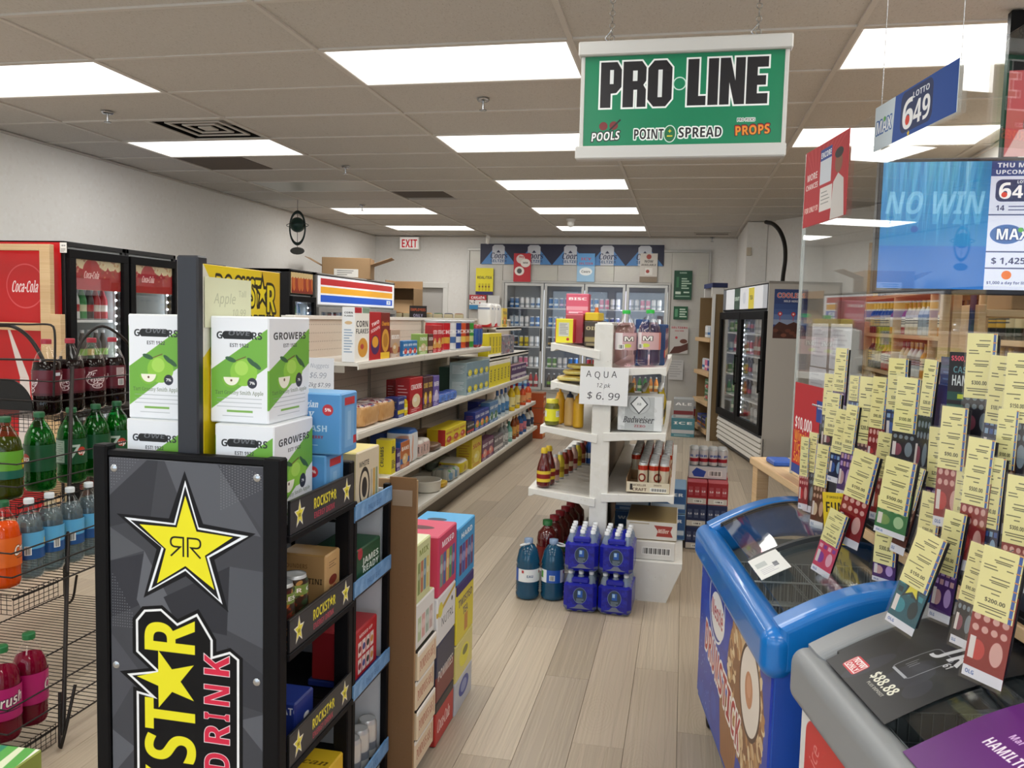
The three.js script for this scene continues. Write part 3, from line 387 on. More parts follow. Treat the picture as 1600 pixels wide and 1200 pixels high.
const SL = (y, xo, x) => y + .003 - .035 * Math.max(0, x - xo) / (PL + .03 - xo), SR = (y, xo, x) => y + .0055 - .014 * Math.max(0, xo - x) / (xo - PR + .03); // shelf surface under an item's outer edge
{
  const o = thing('gondola', 'white double-sided shelf stand in the middle of the aisle', 'shelves', [0, 0, 0]);
  part(o, 'post', UV(span(PL, .12, CZ, PR, 1.475, CZ - .05, .004), 1, 1), wornMat); part(o, 'post', span(PL, .12, CE2 + .05, PR, 1.475, CE2, .004), wornMat);
  part(o, 'centre_panel', span(-.424, .15, CZ - .04, -.404, 1.47, CE2 + .03), std(0xa89c8e, .7)); part(o, 'top_rail', span(PL + .01, 1.465, CZ - .02, PR - .01, 1.482, CE2 + .02), wornMat);
  for (const [y, x] of [[L1, -.69], [L2, -.685], [L3, -.735], [L4, -.79]]) part(o, 'shelf', UV(tilt(PL + .03, y - .035, x, y, CZ + .01, CE2 + .01), 1, 1), wornMat);
  for (const [y, x] of [[R1, -.085], [R2, -.075], [R3, -.02]]) part(o, 'shelf', UV(tilt(PR - .03, y - .012, x, y + .002, CZ + .01, CE2 + .01), 1, 1), wornMat);
  // base deck with slanted kick plate on the beer side, low deck on the other
  const s = new THREE.Shape(); s.moveTo(-.41, 0); s.lineTo(-.04, 0); s.lineTo(.036, .19); s.lineTo(.036, .215); s.lineTo(-.41, .215); s.closePath();
  part(o, 'base', UV(new THREE.ExtrudeGeometry(s, { depth: CZ - .03 - CE2, bevelEnabled: true, bevelSize: .003, bevelThickness: .003, bevelSegments: 1 }).translate(0, 0, CE2), 1, 1), wornMat);
  part(o, 'base', span(-.76, 0, CZ - .02, -.42, .12, CE2), wornMat);
  // handwritten price card taped to the post
  const r = lab(420, 330, (g, w, h) => { fill(g, w, h, '#eceef0'); g.strokeStyle = '#d9dbe0'; g.lineWidth = 2; g.strokeRect(w * .5, 0, 1, h); const q = { light: true }; txt(g, 'A', 75, 65, 76, '#3a3a40', q); txt(g, 'Q', 150, 70, 76, '#3a3a40', q); txt(g, 'U', 225, 65, 76, '#3a3a40', q); txt(g, 'A', 295, 60, 76, '#3a3a40', q); txt(g, '12 pk', 205, 160, 50, '#3a3a40', { light: true, skew: -.2 }); txt(g, '$ 6. 99', 210, 252, 84, '#3a3a40', { light: true, w: 290, skew: -.1 }); });
  const c = one('price_card', 'handwritten white paper price card taped on the white post', 'sign', sheet(.253, .2, r), printMat(r, .8), [onZ(CZ + .035, 942, 633).x, onZ(CZ + .035, 942, 633).y, CZ + .036]); c.rotation.z = -.015;
}
// beer side
function cyl(name, label, cat, pos, r, h, art, group, turn) { return one(name, label, cat, art.geo ??= canGeo(r, h, art), canMat(art), pos, turn ?? rnd(0, 6), group); }
{
  // two pink drinks with green caps on the top shelf
  const a = lab(256, 128, (g, w, h) => { fill(g, w, h, '#cfa9ac'); rect(g, w * .30, 0, w * .13, h, '#e9e2e4'); rect(g, w * .02, 0, w * .12, h, '#d8785e'); txt(g, 'M', w * .52, h * .35, 46, '#f4f0ea', { stroke: '#3a3a30', sw: 6 }); disc(g, w * .5, h * .75, 14, '#c9d24a'); barcode(g, w * .36, h * .68, 26, 34); rect(g, w * .7, 0, w * .2, h, '#c87a72'); });
  for (const px of [976, 1013]) { const p = onZ(CZ - .06, px, 567); petBottle('juice_bottle', 'clear bottle of pink drink with a bright green cap', [p.x, SR(R1, -.085, p.x + .06), CZ - .065], { R: .06, H: .298, shell: 0xffffff, drink: 0xf4dfe4, through: 1, clear: true, level: .78, cap: 0x2fbf4a, art: a, l0: .3, l1: .6, group: 'pink drinks with green caps', turn: px > 1000 ? 2.9 : 3.4 }); }
  const jb = makeArt(.1, .22, .08, gp('#24477c', '#b3343a', 'COLA', '#fff'), '#1f3c69', '#2a4f86', 250), jc = makeArt(.1, .2, .08, gp('#8a4a4f', '#d8c9a0', 'TEA', '#fff'), '#74403f', '#94605a', 250);
  for (let k = 0; k < 8; k++) carton('drink_carton', 'drink carton in the row behind the pink bottles', 'drink carton', k % 3 ? jc : jb, [-.14, SR(R1, -.085, -.1), CZ - .25 - k * .11], { front: 'px', group: 'drink cartons behind the pink bottles' });
  carton('drink_carton', 'tall dark blue drink carton between the pink bottles', 'drink carton', makeArt(.07, .25, .07, gp('#1e4a86', '#163a6c', 'JUS', '#dfe'), '#183e72', '#23528f', 300), [-.225, SR(R1, -.085, -.19), CZ - .2]);
  // silver beer case
  const F = (g, w, h) => { fill(g, w, h, '#dfe2e4'); rect(g, w * .15, 0, w * .67, h, '#b9bdbf'); speck(g, w * .8, h, 40, ['#c6c9cb', '#adb1b3'], 8, 30, .25); disc(g, w * .47, h * .2, w * .26, '#a7abad'); disc(g, w * .47, h * .2, w * .24, '#c3c7c9'); poly(g, [[w * .47, -h * .05], [w * .66, h * .22], [w * .47, h * .5], [w * .28, h * .22]], '#f0f2f3', '#3a3c3e', 5); txt(g, 'AB', w * .47, h * .22, h * .1, '#8d9092'); txt(g, 'Budweiser', w * .47, h * .69, h * .25, '#1d1d20', { font: 'serif', skew: -.25, w: w * .7 }); txt(g, 'ZERO', w * .5, h * .87, h * .1, '#8e1f28', { font: 'serif', w: w * .26 }); };
  const bz = makeArt(.235, .185, .2, F, gp('#c9cdcf', '#e6e8e9', 'ZERO', '#333'), '#d6d9da', 900), p0 = onZ(CZ - .02, 1000, 672);
  carton('beer_case', 'silver and white non-alcoholic beer case with dark script', 'beer case', bz, [p0.x - .003, SR(R2, -.075, p0.x + .115), CZ - .13]);
  // loose bottles behind it
  const ba = canArt('#c9b52a', '#3a3a22', '', '#fff'); ba.geo = lathe([[0, 0], [.03, 0], [.031, .1], [.022, .14], [.012, .17], [.012, .2], [.015, .2], [.015, .21], [0, .21]], 14, ba);
  for (let i = 0; i < 3; i++) for (let k = 0; k < 6; k++) cyl('beer_bottle', 'yellow labelled bottle behind the silver beer case', 'bottle', [-.30 + i * .09, SR(R2, -.075, -.27 + i * .09), CZ - .30 - k * .085], 0, 0, ba, 'yellow labelled bottles behind the beer case');
  // shallow printed tray of cans
  const ta = makeArt(.225, .055, .36, (g, w, h) => { fill(g, w, h, '#d9cfb8'); txt(g, 'MCKELLER', w * .3, h * .28, h * .3, '#5a4438', { w: w * .3 }); txt(g, 'CRAFT', w * .3, h * .7, h * .4, '#4a2a22', { w: w * .34 }); rect(g, w * .08, h * .2, w * .06, h * .6, '#2a2422'); barcode(g, w * .55, h * .5, w * .38, h * .4); txt(g, '24X473', w * .72, h * .25, h * .22, '#5a4438'); }, '#cfc4ac', '#b9a88c', 900);
  const tr = thing('can_tray', 'low cardboard tray of tall red and cream beer cans', 'tray', [onZ(CZ - .02, 1012, 770).x, R3 + .0055, CZ - .2]);
  part(tr, 'front', bbox(.225, .055, .004, { all: ta.top, pz: ta.front }, .0005).translate(0, 0, .18), printMat(ta, .7)); part(tr, 'floor_board', span(-.112, 0, -.18, .112, .003, .18), cardMat); for (const s of [-1, 1]) part(tr, 'side', span(s * .1125 - .002, 0, -.18, s * .1125 + .002, .075, .18, .0005), cardMat); part(tr, 'back', span(-.112, 0, -.182, .112, .055, -.178, .0005), cardMat);
  const rc = lab(128, 160, (g, w, h) => { fill(g, w, h, '#d8cdb6'); rect(g, 0, h * .08, w, h * .16, '#b8341f'); for (const k of [.25, .75]) { disc(g, w * k, h * .5, 16, '#8a2a1c', 24); disc(g, w * k, h * .5, 10, '#d8cdb6', 15); } rect(g, 0, h * .82, w, h * .1, '#b8341f'); rect(g, 0, -3, w, 12, '#c4c8cb'); rect(g, 0, h * .96, w, 10, '#c4c8cb'); });
  const rg = canGeo(.0265, .152, rc), rm = canMat(rc);
  for (let i = 0; i < 3; i++) for (let k = 0; k < 6; k++) one('beer_can', 'tall cream and red beer can standing in the cardboard tray', 'can', rg, rm, [tr.position.x - .03 + i * .056, R3 + .0095, CZ - .05 - k * .056], 1.4 + i, 'cans in the cardboard tray');
  for (let k = 0; k < 36; k++) one('beer_can', 'tall cream and red beer can behind the cardboard tray', 'can', rg, rm, [-.065 - (k % 4) * .06, SR(R3, -.02, -.035 - (k % 4) * .06), CZ - .46 - Math.floor(k / 4) * .062], k, 'cans behind the cardboard tray');
  // cases on the base deck
  const mill = (g, w, h) => { fill(g, w, h, '#dedbd4'); poly(g, [[w * .55, h * .2], [w * .92, h * .22], [w * .88, h * .5], [w * .93, h * .8], [w * .6, h * .8], [w * .63, h * .5]], '#a33a30'); txt(g, 'Miller', w * .74, h * .5, h * .3, '#efe6da', { font: 'serif', skew: -.2, w: w * .22 }); rect(g, w * .05, h * .1, w * .4, h * .06, '#b3a58a'); };
  const m1 = makeArt(.27, .105, .38, mill, '#d6d2ca', '#8d7a50', 500), m2 = makeArt(.27, .1, .38, (g, w, h) => { fill(g, w, h, '#e6e4df'); poly(g, [[0, h * .15], [w * .22, h * .18], [w * .2, h * .5], [w * .23, h * .85], [0, h * .82]], '#a33a30'); barcode(g, w * .34, h * .3, w * .58, h * .45); }, '#ddd9d2', '#e6e4df', 500);
  carton('beer_case', 'long white beer case with barcode on the base of the gondola', 'beer case', m2, [-.135, .2195, CZ - .245]); carton('beer_case', 'long white and gold beer case on top of the barcode case', 'beer case', m1, [-.13, .3205, CZ - .265]);
  const wp = makeArt(.2, .15, .3, gp('#2f5a8f', '#c9d6e2', 'WATER', '#fff'), '#38648f', '#7fa3c4', 250);
  for (let k = 0; k < 2; k++) for (let i = 0; i < 2; i++) carton('water_case', 'blue shrink-wrapped water case behind the white beer cases', 'water case', wp, [-.26 + i * .21, .2195 + k * .155, CZ - .66], { group: 'blue water cases on the base deck' });
}
// condiment side
{
  const yel = makeArt(.1, .13, .1, (g, w, h) => { fill(g, w, h, '#e6dc2e'); rect(g, w * .16, h * .14, w * .6, h * .6, '#cfcfc4'); lines(g, w * .22, h * .2, w * .5, 7, h * .07, '#888', 2); disc(g, w * .7, h * .86, 5, '#b02a2a'); }, '#c02a34', '#e6dc2e', 600);
  carton('biscuit_tin', 'square yellow tin with a printed panel', 'tin', yel, [-.63, SL(L1, -.69, -.68), CZ - .1]);
  const pk = makeArt(.07, .16, .1, gp('#cf5566', '#e09aa4', 'SNACK', '#fff', '#d8402f'), '#b84a58', '#d87a86', 300);
  for (let k = 0; k < 5; k++) carton('snack_box', 'pink snack box in the row behind the yellow tin', 'snack box', pk, [-.6 + (k % 2) * .02, SL(L1, -.69, -.655), CZ - .25 - k * .09], { front: 'px', group: 'pink snack boxes behind the yellow tin' });
  const pb = makeArt(.13, .115, .09, gp('#d8607a', '#e8a6b4', 'BISC', '#fff'), '#c25068', '#e08a9c', 250);
  carton('snack_box', 'pink snack box lying on the row behind the yellow tin', 'snack box', pb, [-.595, SL(L1, -.69, -.655) + .1605, CZ - .33]);
  const og = canArt('#d9702a', '#b3401f', '', '#fff'); og.geo = lathe([[0, 0], [.035, 0], [.036, .13], [.02, .18], [.012, .2], [.012, .24], [0, .24]], 14, og); cyl('sauce_bottle', 'orange sauce bottle behind the pink bag', 'bottle', [-.55, SL(L1, -.69, -.6), CZ - .9], 0, 0, og);
  const yc = makeArt(.075, .045, .3, '#e2c21f', '#d8b81c', '#e6ca30', 200), dk = makeArt(.08, .14, .08, gp('#4a4036', '#b3a46a', 'OIL', '#e6d9a0'), '#3a322a', '#5a4d40', 250);
  for (let k = 0; k < 5; k++) carton('oil_can', 'dark tin beside the top of the white post', 'tin', dk, [-.497, SL(L1, -.69, -.54), CZ - .2 - k * .1], { group: 'dark tins beside the post' });
  carton('noodle_tray', 'flat yellow tray laid over the dark tins', 'tray', yc, [-.502, SL(L1, -.69, -.55) + .1405, CZ - .35]);
  const ng = lab(96, 96, (g, w, h) => { fill(g, w, h, '#cfb04a'); rect(g, 0, h * .4, w, h * .2, '#e2d27a'); speck(g, w, h, 40, ['#8a6a2a', '#f0e6b0'], 2, 6, .5); });
  for (let k = 0; k < 3; k++) one('noodle_bag', 'yellow food bag lying in the pile beside the price card', 'food bag', pillow(.2 - k * .02, .028, .2, ng, .5), printMat(ng, .35), [-.57 + k * .015, SL(L2, -.685, -.67) + k * .03, CZ - .13 - k * .04], k * .2, 'pile of yellow food bags');
  // relish jar, mustard bottles
  const rl = lab(160, 64, (g, w, h) => { fill(g, w, h, '#e6e22e'); for (const k of [.25, .75]) { rect(g, w * k - 22, h * .15, 44, h * .5, '#dfe2dc'); lines(g, w * k - 18, h * .22, 36, 3, 8, '#6a7a5a'); } }), X1 = onZ(CZ - .05, 862, 663);
  const j = thing('relish_jar', 'glass relish jar with yellow label and lid', 'jar', [X1.x, SL(L3, -.735, X1.x - .04), CZ - .055]); part(j, 'glass', lathe([[0, 0], [.036, 0], [.039, .01], [.039, .1], [.03, .118], [.03, .122]], 20), std(0x6b6b2a, .12)); part(j, 'label', lathe([[.0397, .022], [.0397, .088]], 20, rl), printMat(rl, .4)); part(j, 'lid', lathe([[.033, .118], [.033, .14], [0, .141]], 18), std(0xd9cf3a, .4));
  const must = (x, z, c, cc, l) => { const t = thing('mustard_bottle', l, 'bottle', [x, SL(L3, -.735, x - .03), z]); part(t, 'body', lathe([[0, 0], [.027, 0], [.03, .012], [.029, .1], [.03, .13], [.02, .155], [.014, .158]], 18), std(c, .35)); part(t, 'nozzle', lathe([[.02, .155], [.018, .17], [.007, .176], [.004, .2], [0, .2]], 12), std(cc, .4)); };
  must(-.66, CZ - .17, 0xd9a21c, 0xe6a51c, 'yellow mustard bottle behind the relish jar'); must(-.6, CZ - .14, 0xcfa868, 0x26324f, 'tan sauce bottle with dark cap between the mustards'); must(-.55, CZ - .12, 0xd6a424, 0xd99a1c, 'golden mustard bottle nearest the white post');
  // ketchup and small sauces
  const kl = lab(64, 64, (g, w, h) => { fill(g, w, h, '#e0c43a'); rect(g, 0, h * .3, w, h * .4, '#8a1c16'); });
  for (const [dz, dx] of [[-.06, 0], [-.15, .012]]) { const x = onZ(CZ - .06, 849, 757).x + dx, t = thing('ketchup_bottle', 'dark red ketchup bottle with a yellow cap', 'bottle', [x, SL(L4, -.79, x - .04), CZ + dz], .5, 'ketchup bottles on the edge of the shelf'); part(t, 'body', lathe([[0, 0], [.035, 0], [.038, .012], [.038, .1], [.03, .13], [.017, .17], [.015, .19]], 18), phys({ color: 0x5e0d0c, roughness: .12, clearcoat: 1 })); part(t, 'label', lathe([[.0387, .03], [.0387, .09]], 18, kl), printMat(kl, .4)); part(t, 'cap', lathe([[.018, .185], [.018, .205], [.014, .214], [0, .214]], 14), std(0xe0c02a, .4)); }
  const cs = [['#d8b4a8', '#8a2a30', 0xd9d0c8], ['#d6c23a', '#a88a1c', 0xe2cf3a], ['#7a2a1c', '#c9a070', 0xc9c4ba], ['#8a3a2a', '#d8c8a8', 0x8e2a26]].map(([a, b, c]) => { const r = canArt(a, b, ''); r.geo = lathe([[0, 0], [.026, 0], [.027, .1], [.015, .13], [.012, .15], [0, .15]], 14, r); return r; });
  for (let k = 0; k < 9; k++) cyl('sauce_bottle', 'small sauce bottle in the row behind the ketchup', 'bottle', [-.69 + k * .012, SL(L4, -.79, -.72 + k * .012), CZ - .26 - k * .11], 0, 0, cs[k % 4], 'sauce bottles behind the ketchup');
  const bl = canArt('#2f5aa8', '#d8dfe6', '', '#fff'); bl.geo = lathe([[0, 0], [.035, 0], [.036, .12], [.02, .15], [.02, .17], [0, .17]], 16, bl); for (let k = 0; k < 2; k++) cyl('sauce_bottle', 'blue and white dressing bottle on its own behind the sauces', 'bottle', [-.56 + k * .03, SL(L4, -.79, -.6 + k * .03), CZ - .95 - k * .12], 0, 0, bl, 'blue dressing bottles');
  // big tomato clam juice bottles on the low deck
  const tl = lab(128, 64, (g, w, h) => { fill(g, w, h, '#7a1c18'); rect(g, 0, h * .3, w * .18, h * .7, '#2f8a3a'); rect(g, w * .4, h * .3, w * .18, h * .7, '#cfc8c0'); });
  [[-.70, -.02, 0x1e6b35], [-.68, -.14, 0x8e1622], [-.665, -.26, 0x8e1622], [-.65, -.38, 0x8e1622], [-.635, -.5, 0x8e1622], [-.62, -.62, 0x8e1622]].forEach(([x, dz, c], k) => { const t = thing('juice_bottle', k ? 'big dark red tomato juice bottle with a red cap' : 'big dark red tomato juice bottle with a green cap', 'bottle', [x, .1215, CZ - .09 + dz], .4, k ? 'red capped tomato juice bottles' : undefined); part(t, 'body', lathe([[0, 0], [.05, 0], [.056, .015], [.054, .1], [.057, .15], [.052, .19], [.03, .215], [.022, .225], [.022, .24]], 20), phys({ color: 0x5a0f10, roughness: .14, clearcoat: 1 })); part(t, 'label', lathe([[.0582, .03], [.0582, .12]], 20, tl), printMat(tl, .4)); part(t, 'cap', lathe([[.027, .232], [.027, .26], [0, .262]], 16), std(c, .4)); });
  const cj = canArt('#b33a34', '#e6e2da', '', '#fff'); cj.geo = lathe([[0, 0], [.04, 0], [.042, .12], [.03, .15], [.03, .17], [0, .17]], 16, cj); for (let k = 0; k < 3; k++) cyl('sauce_jar', 'red and white jar beside the gondola post', 'jar', [-.52 + k * .012, .1215, CZ - .5 - k * .1], 0, 0, cj, 'red and white jars on the low deck');
  // two blue water jugs on the floor
  const ja = lab(512, 96, (g, w, h) => { fill(g, w, h, '#e6eaec'); rect(g, w * .52, 0, w * .2, h, '#2456b0'); barcode(g, w * .56, h * .4, 40, 40); rect(g, w * .05, h * .15, 16, 20, '#b3343a'); txt(g, 'WATER', w * .22, h * .6, 26, '#3a5a86'); rect(g, w * .78, h * .1, 16, 20, '#b3343a'); txt(g, 'EAU', w * .9, h * .55, 26, '#3a5a86'); rect(g, w * .4, h * .15, 30, 50, '#5aa84a'); });
  [[824, 1.0], [862, 2.6]].forEach(([px, turn], k) => { const p = onZ(-4.27, px, 932), t = thing('water_jug', k ? 'blue water jug beside the shrink-wrapped water packs' : 'blue water jug on the aisle side of its twin', 'water jug', [p.x, 0, -4.265 - k * .022], turn); const R = .0635, P = [[0, 0], [.05, .0], [.062, .012], [R, .03]]; for (let i = 0; i < 4; i++) P.push([R - .004, .045 + i * .012], [R, .051 + i * .012]); P.push([R - .003, .095], [R - .003, .17], [R, .178], [R - .004, .19], [R, .2], [R - .006, .225], [.05, .26], [.033, .287], [.022, .295], [.022, .303]);
    part(t, 'body', lathe(P, 30), phys({ color: 0x2a6f96, transmission: .55, thickness: 0, roughness: .1 })); part(t, 'water', lathe(P.slice(0, -3).map(([x, y]) => [Math.max(0, x - .003), y + .003]).concat([[0, .262]]), 24), phys({ color: 0x16435f, roughness: .15, clearcoat: 1 })); part(t, 'label', lathe([[R - .0015, .1], [R - .0015, .168]], 30, ja), printMat(ja, .4)); part(t, 'cap', lathe([[.024, .298], [.024, .322], [0, .325]], 18), std(0x7d93b0, .4)); part(t, 'handle', new THREE.TorusGeometry(.03, .005, 8, 20).scale(1.2, .4, 1).rotateX(1.35).translate(-.035, .298, .01), std(0xdfe4e6, .35)); });
  // 2 x 2 shrink-wrapped packs of water bottles
  const fa = makeArt(.2, .165, .26, (g, w, h) => { fill(g, w, h, '#10158c'); speck(g, w, h, 60, ['#1a22b4', '#0c0f6a', '#2a34c8'], 4, 22, .35); disc(g, w * .5, h * .42, w * .265, '#7f93b0', h * .35); disc(g, w * .5, h * .42, w * .25, '#2d3f52', h * .335); rect(g, w * .4, h * .2, w * .2, h * .3, '#2558b0'); rect(g, w * .42, h * .22, w * .1, h * .16, '#9ec4e6'); lines(g, w * .36, h * .56, w * .3, 4, h * .05, '#8a9aa8', 3); poly(g, [[w * .06, h], [w * .3, h * .93], [w * .42, h * .8], [w * .58, h * .8], [w * .7, h * .93], [w * .94, h]], '#6d7387'); }, (g, w, h) => { fill(g, w, h, '#141a96'); for (let i = 0; i < 4; i++) { rect(g, i * w / 4 + 3, 0, 3, h, '#3a46c0'); } rect(g, 0, h * .9, w, h * .1, '#5a6280'); }, '#1a22a0', 900);
  const bg = lathe([[0, 0], [.024, .002], [.026, .01], [.026, .14], [.02, .175], [.0115, .19], [.0115, .196]], 14), cg = lathe([[.0125, .194], [.0125, .21], [0, .211]], 12), bm = phys({ color: 0xc6d8e6, transmission: .7, thickness: 0, roughness: .08 }), cm = std(0xe6eaee, .4);
  for (const [ix, px, py] of [[0, 907, 948], [1, 962, 956]]) for (let k = 0; k < 2; k++) { const p = onZ(-4.17, px, 950), t = thing('water_pack', ['blue shrink-wrapped water bottle pack standing on the floor', 'blue shrink-wrapped water bottle pack stacked on another'][k] + [' beside the water jugs', ' beside the white base'][ix], 'water pack', [p.x, k * .212, -4.225 + (k ? .004 : 0)], (ix ? -.03 : .02) + k * .015);
    part(t, 'film', bbox(.17, .158, .25, { pz: fa.front, nz: fa.front, px: fa.side, nx: fa.side, all: fa.top }, .02).translate(0, .002, 0), printMat(fa, .22));
    part(t, 'film_top', bbox(.09, .03, .24, { all: fa.top }, .014).translate(0, .152, 0), printMat(fa, .22));
    for (let i = 0; i < 3; i++) for (let q = 0; q < 4; q++) { const b = part(t, 'bottle', bg, bm); b.position.set((i - 1) * .053, .002, (q - 1.5) * .06); const c = part(b, 'cap', cg, cm); } }
}
// ---------------------------------------------------------------- beer cases on the floor beside the gondola
{
  const A = [['#1c2a55', '#d8d4cc', 'flat of dark blue tall cans', '#3a4668'], ['#a8222c', '#d8d4cc', 'flat of red tall cans', '#b85058'], ['#c9ccd0', '#2c4fa0', 'flat of silver and blue cans', '#9aa0a6']].map(([c, b, n, t]) => ({ n, art: makeArt(.13, .15, .2, (g, w, h) => { fill(g, w, h, c); rect(g, 0, h * .72, w, h * .28, b); barcode(g, w * .3, h * .78, w * .5, h * .16); for (let i = 0; i < 3; i++) { rect(g, i * w / 3 + 3, h * .2, w / 3 - 6, h * .4, '#ffffff33'); txt(g, '5.0', (i + .5) * w / 3, h * .4, h * .12, '#fff'); } }, c, t, 400) }));
  const rows = [[[1, 0], [0, .15], [1, .3], [2, .45]], [[0, 0], [1, .15], [2, .3]], [[2, 0], [0, .15], [2, .3]]];
  const xs = [.125, .258];
  for (let k = 0; k < 4; k++) for (let i = 0; i < 2; i++) { const seq = [[0, 0, 1], [0, 0, 1], [0, 1, 1, 2], [1, 0, 2]][k]; seq.forEach((q, l) => carton('beer_flat', A[q].n + ' stacked on the floor beside the gondola', 'beer case', A[q].art, [xs[i] + (k * .006), l * .15, -5.6 - k * .21], { group: A[q].n + ' on the floor' })); }
  const pb = makeArt(.25, .085, .2, (g, w, h) => { fill(g, w, h, '#d9dadb'); poly(g, [[w * .08, h * .5], [w * .2, h * .1], [w * .46, h * .4], [w * .4, h * .9], [w * .14, h * .85]], '#2c4fae'); barcode(g, w * .52, h * .3, w * .36, h * .5); }, '#d0d2d4', '#8a8f96', 500);
  const tr = carton('beer_flat', 'white and blue beer tray on the top of the floor stack', 'beer case', pb, [.19, .451, -5.72]);
  const ca = canArt('#d9d6d8', '#b02a38', 'PBR', '#2c4fae', 48, 64), cg = canGeo(.03, .115, ca); for (let i = 0; i < 4; i++) for (let k = 0; k < 3; k++) one('beer_can', 'silver topped beer can standing in the white tray', 'can', cg, canMat(ca), [.1 + i * .062, .5365, -5.655 - k * .062], i, 'cans on the white beer tray');
  const far = makeArt(.3, .3, .3, gp('#7a2026', '#c9ccd0', 'LAGER', '#fff'), '#6a1a20', '#4a5a6a', 250), far2 = makeArt(.3, .25, .3, gp('#4f8a98', '#c9ccd0', 'ICE', '#fff'), '#437684', '#8fb0b8', 250);
  carton('beer_case', 'dark red beer case on the floor near the cold room wall', 'beer case', far, [.05, .0, -11.9]); carton('beer_case', 'teal and silver case in front of the wooden shelf', 'beer case', far2, [.03, 0, -11.1]); carton('beer_case', 'red and silver case on top of the teal case', 'beer case', makeArt(.26, .25, .3, gp('#a3a6a8', '#7d2a30', 'ALE', '#fff'), '#9a9ea0', '#b4b8ba', 250), [.03, .25, -11.1]);
}

// ---------------------------------------------------------------- drinks that fill the coolers
const mini = (R, H, pts, cols) => cols.map(([a, b, t]) => { const r = canArt(a, b, t ?? '', '#fff', 40, 64); r.geo = lathe(pts(R, H), 12, r); return r; });
const botP = (R, H) => [[0, 0], [R * .9, 0], [R, H * .04], [R * .96, H * .3], [R, H * .45], [R * .95, H * .6], [R * .45, H * .82], [R * .38, H * .88], [R * .42, H * .9], [R * .42, H], [0, H]];
const CANS = mini(.033, .16, canProfile, [['#c9d3da', '#3a6ea8'], ['#e4e6e8', '#a8b0b8'], ['#2f6fb0', '#d9e4ec'], ['#cfd2d4', '#b3343c'], ['#d9c63a', '#8a7a2a'], ['#2a2a30', '#a88a3a'], ['#b3262f', '#e6e2da'], ['#5a8f4a', '#e0e6d0'], ['#d87a9a', '#f0d8e0'], ['#3a4a8a', '#c9a0c0']]);
const BOTS = mini(.034, .23, botP, [['#b3262f', '#e6e2da'], ['#d8dcde', '#b3262f'], ['#2f8a45', '#dfe6c0'], ['#2a1a14', '#7aa83a'], ['#2a1c18', '#b3262f'], ['#3a86c8', '#cfe4f2'], ['#2f9ad0', '#e6f0f6'], ['#7a3a20', '#d8b070'], ['#d8842a', '#f0d8a0'], ['#1c4a32', '#c9b060']]);
for (const r of [...CANS, ...BOTS]) r.mat = printMat(r, .3);
function stock(holder, kinds, name, label, group, x0, x1, y, z, pitch = .075, rows = 1) {
  for (let x = x0, i = 0; x <= x1; x += pitch, i++) for (let k = 0; k < rows; k++) { const r = typeof kinds === 'function' ? kinds(i) : kinds[Math.floor(i / 2) % kinds.length]; const m = new THREE.Mesh(r.geo, r.mat); m.name = numbered(name); m.castShadow = m.receiveShadow = true; const p = V(x, y + .002, z - k * .08); holder.localToWorld(p); m.position.copy(p); m.rotation.y = rnd(0, 6); m.userData = { label, category: name.includes('can') ? 'can' : 'bottle', group }; scene.add(m); }
}
const ledMat = std(0xffffff, .4, 0, { emissive: 0xf2f8ff, emissiveIntensity: 5 });
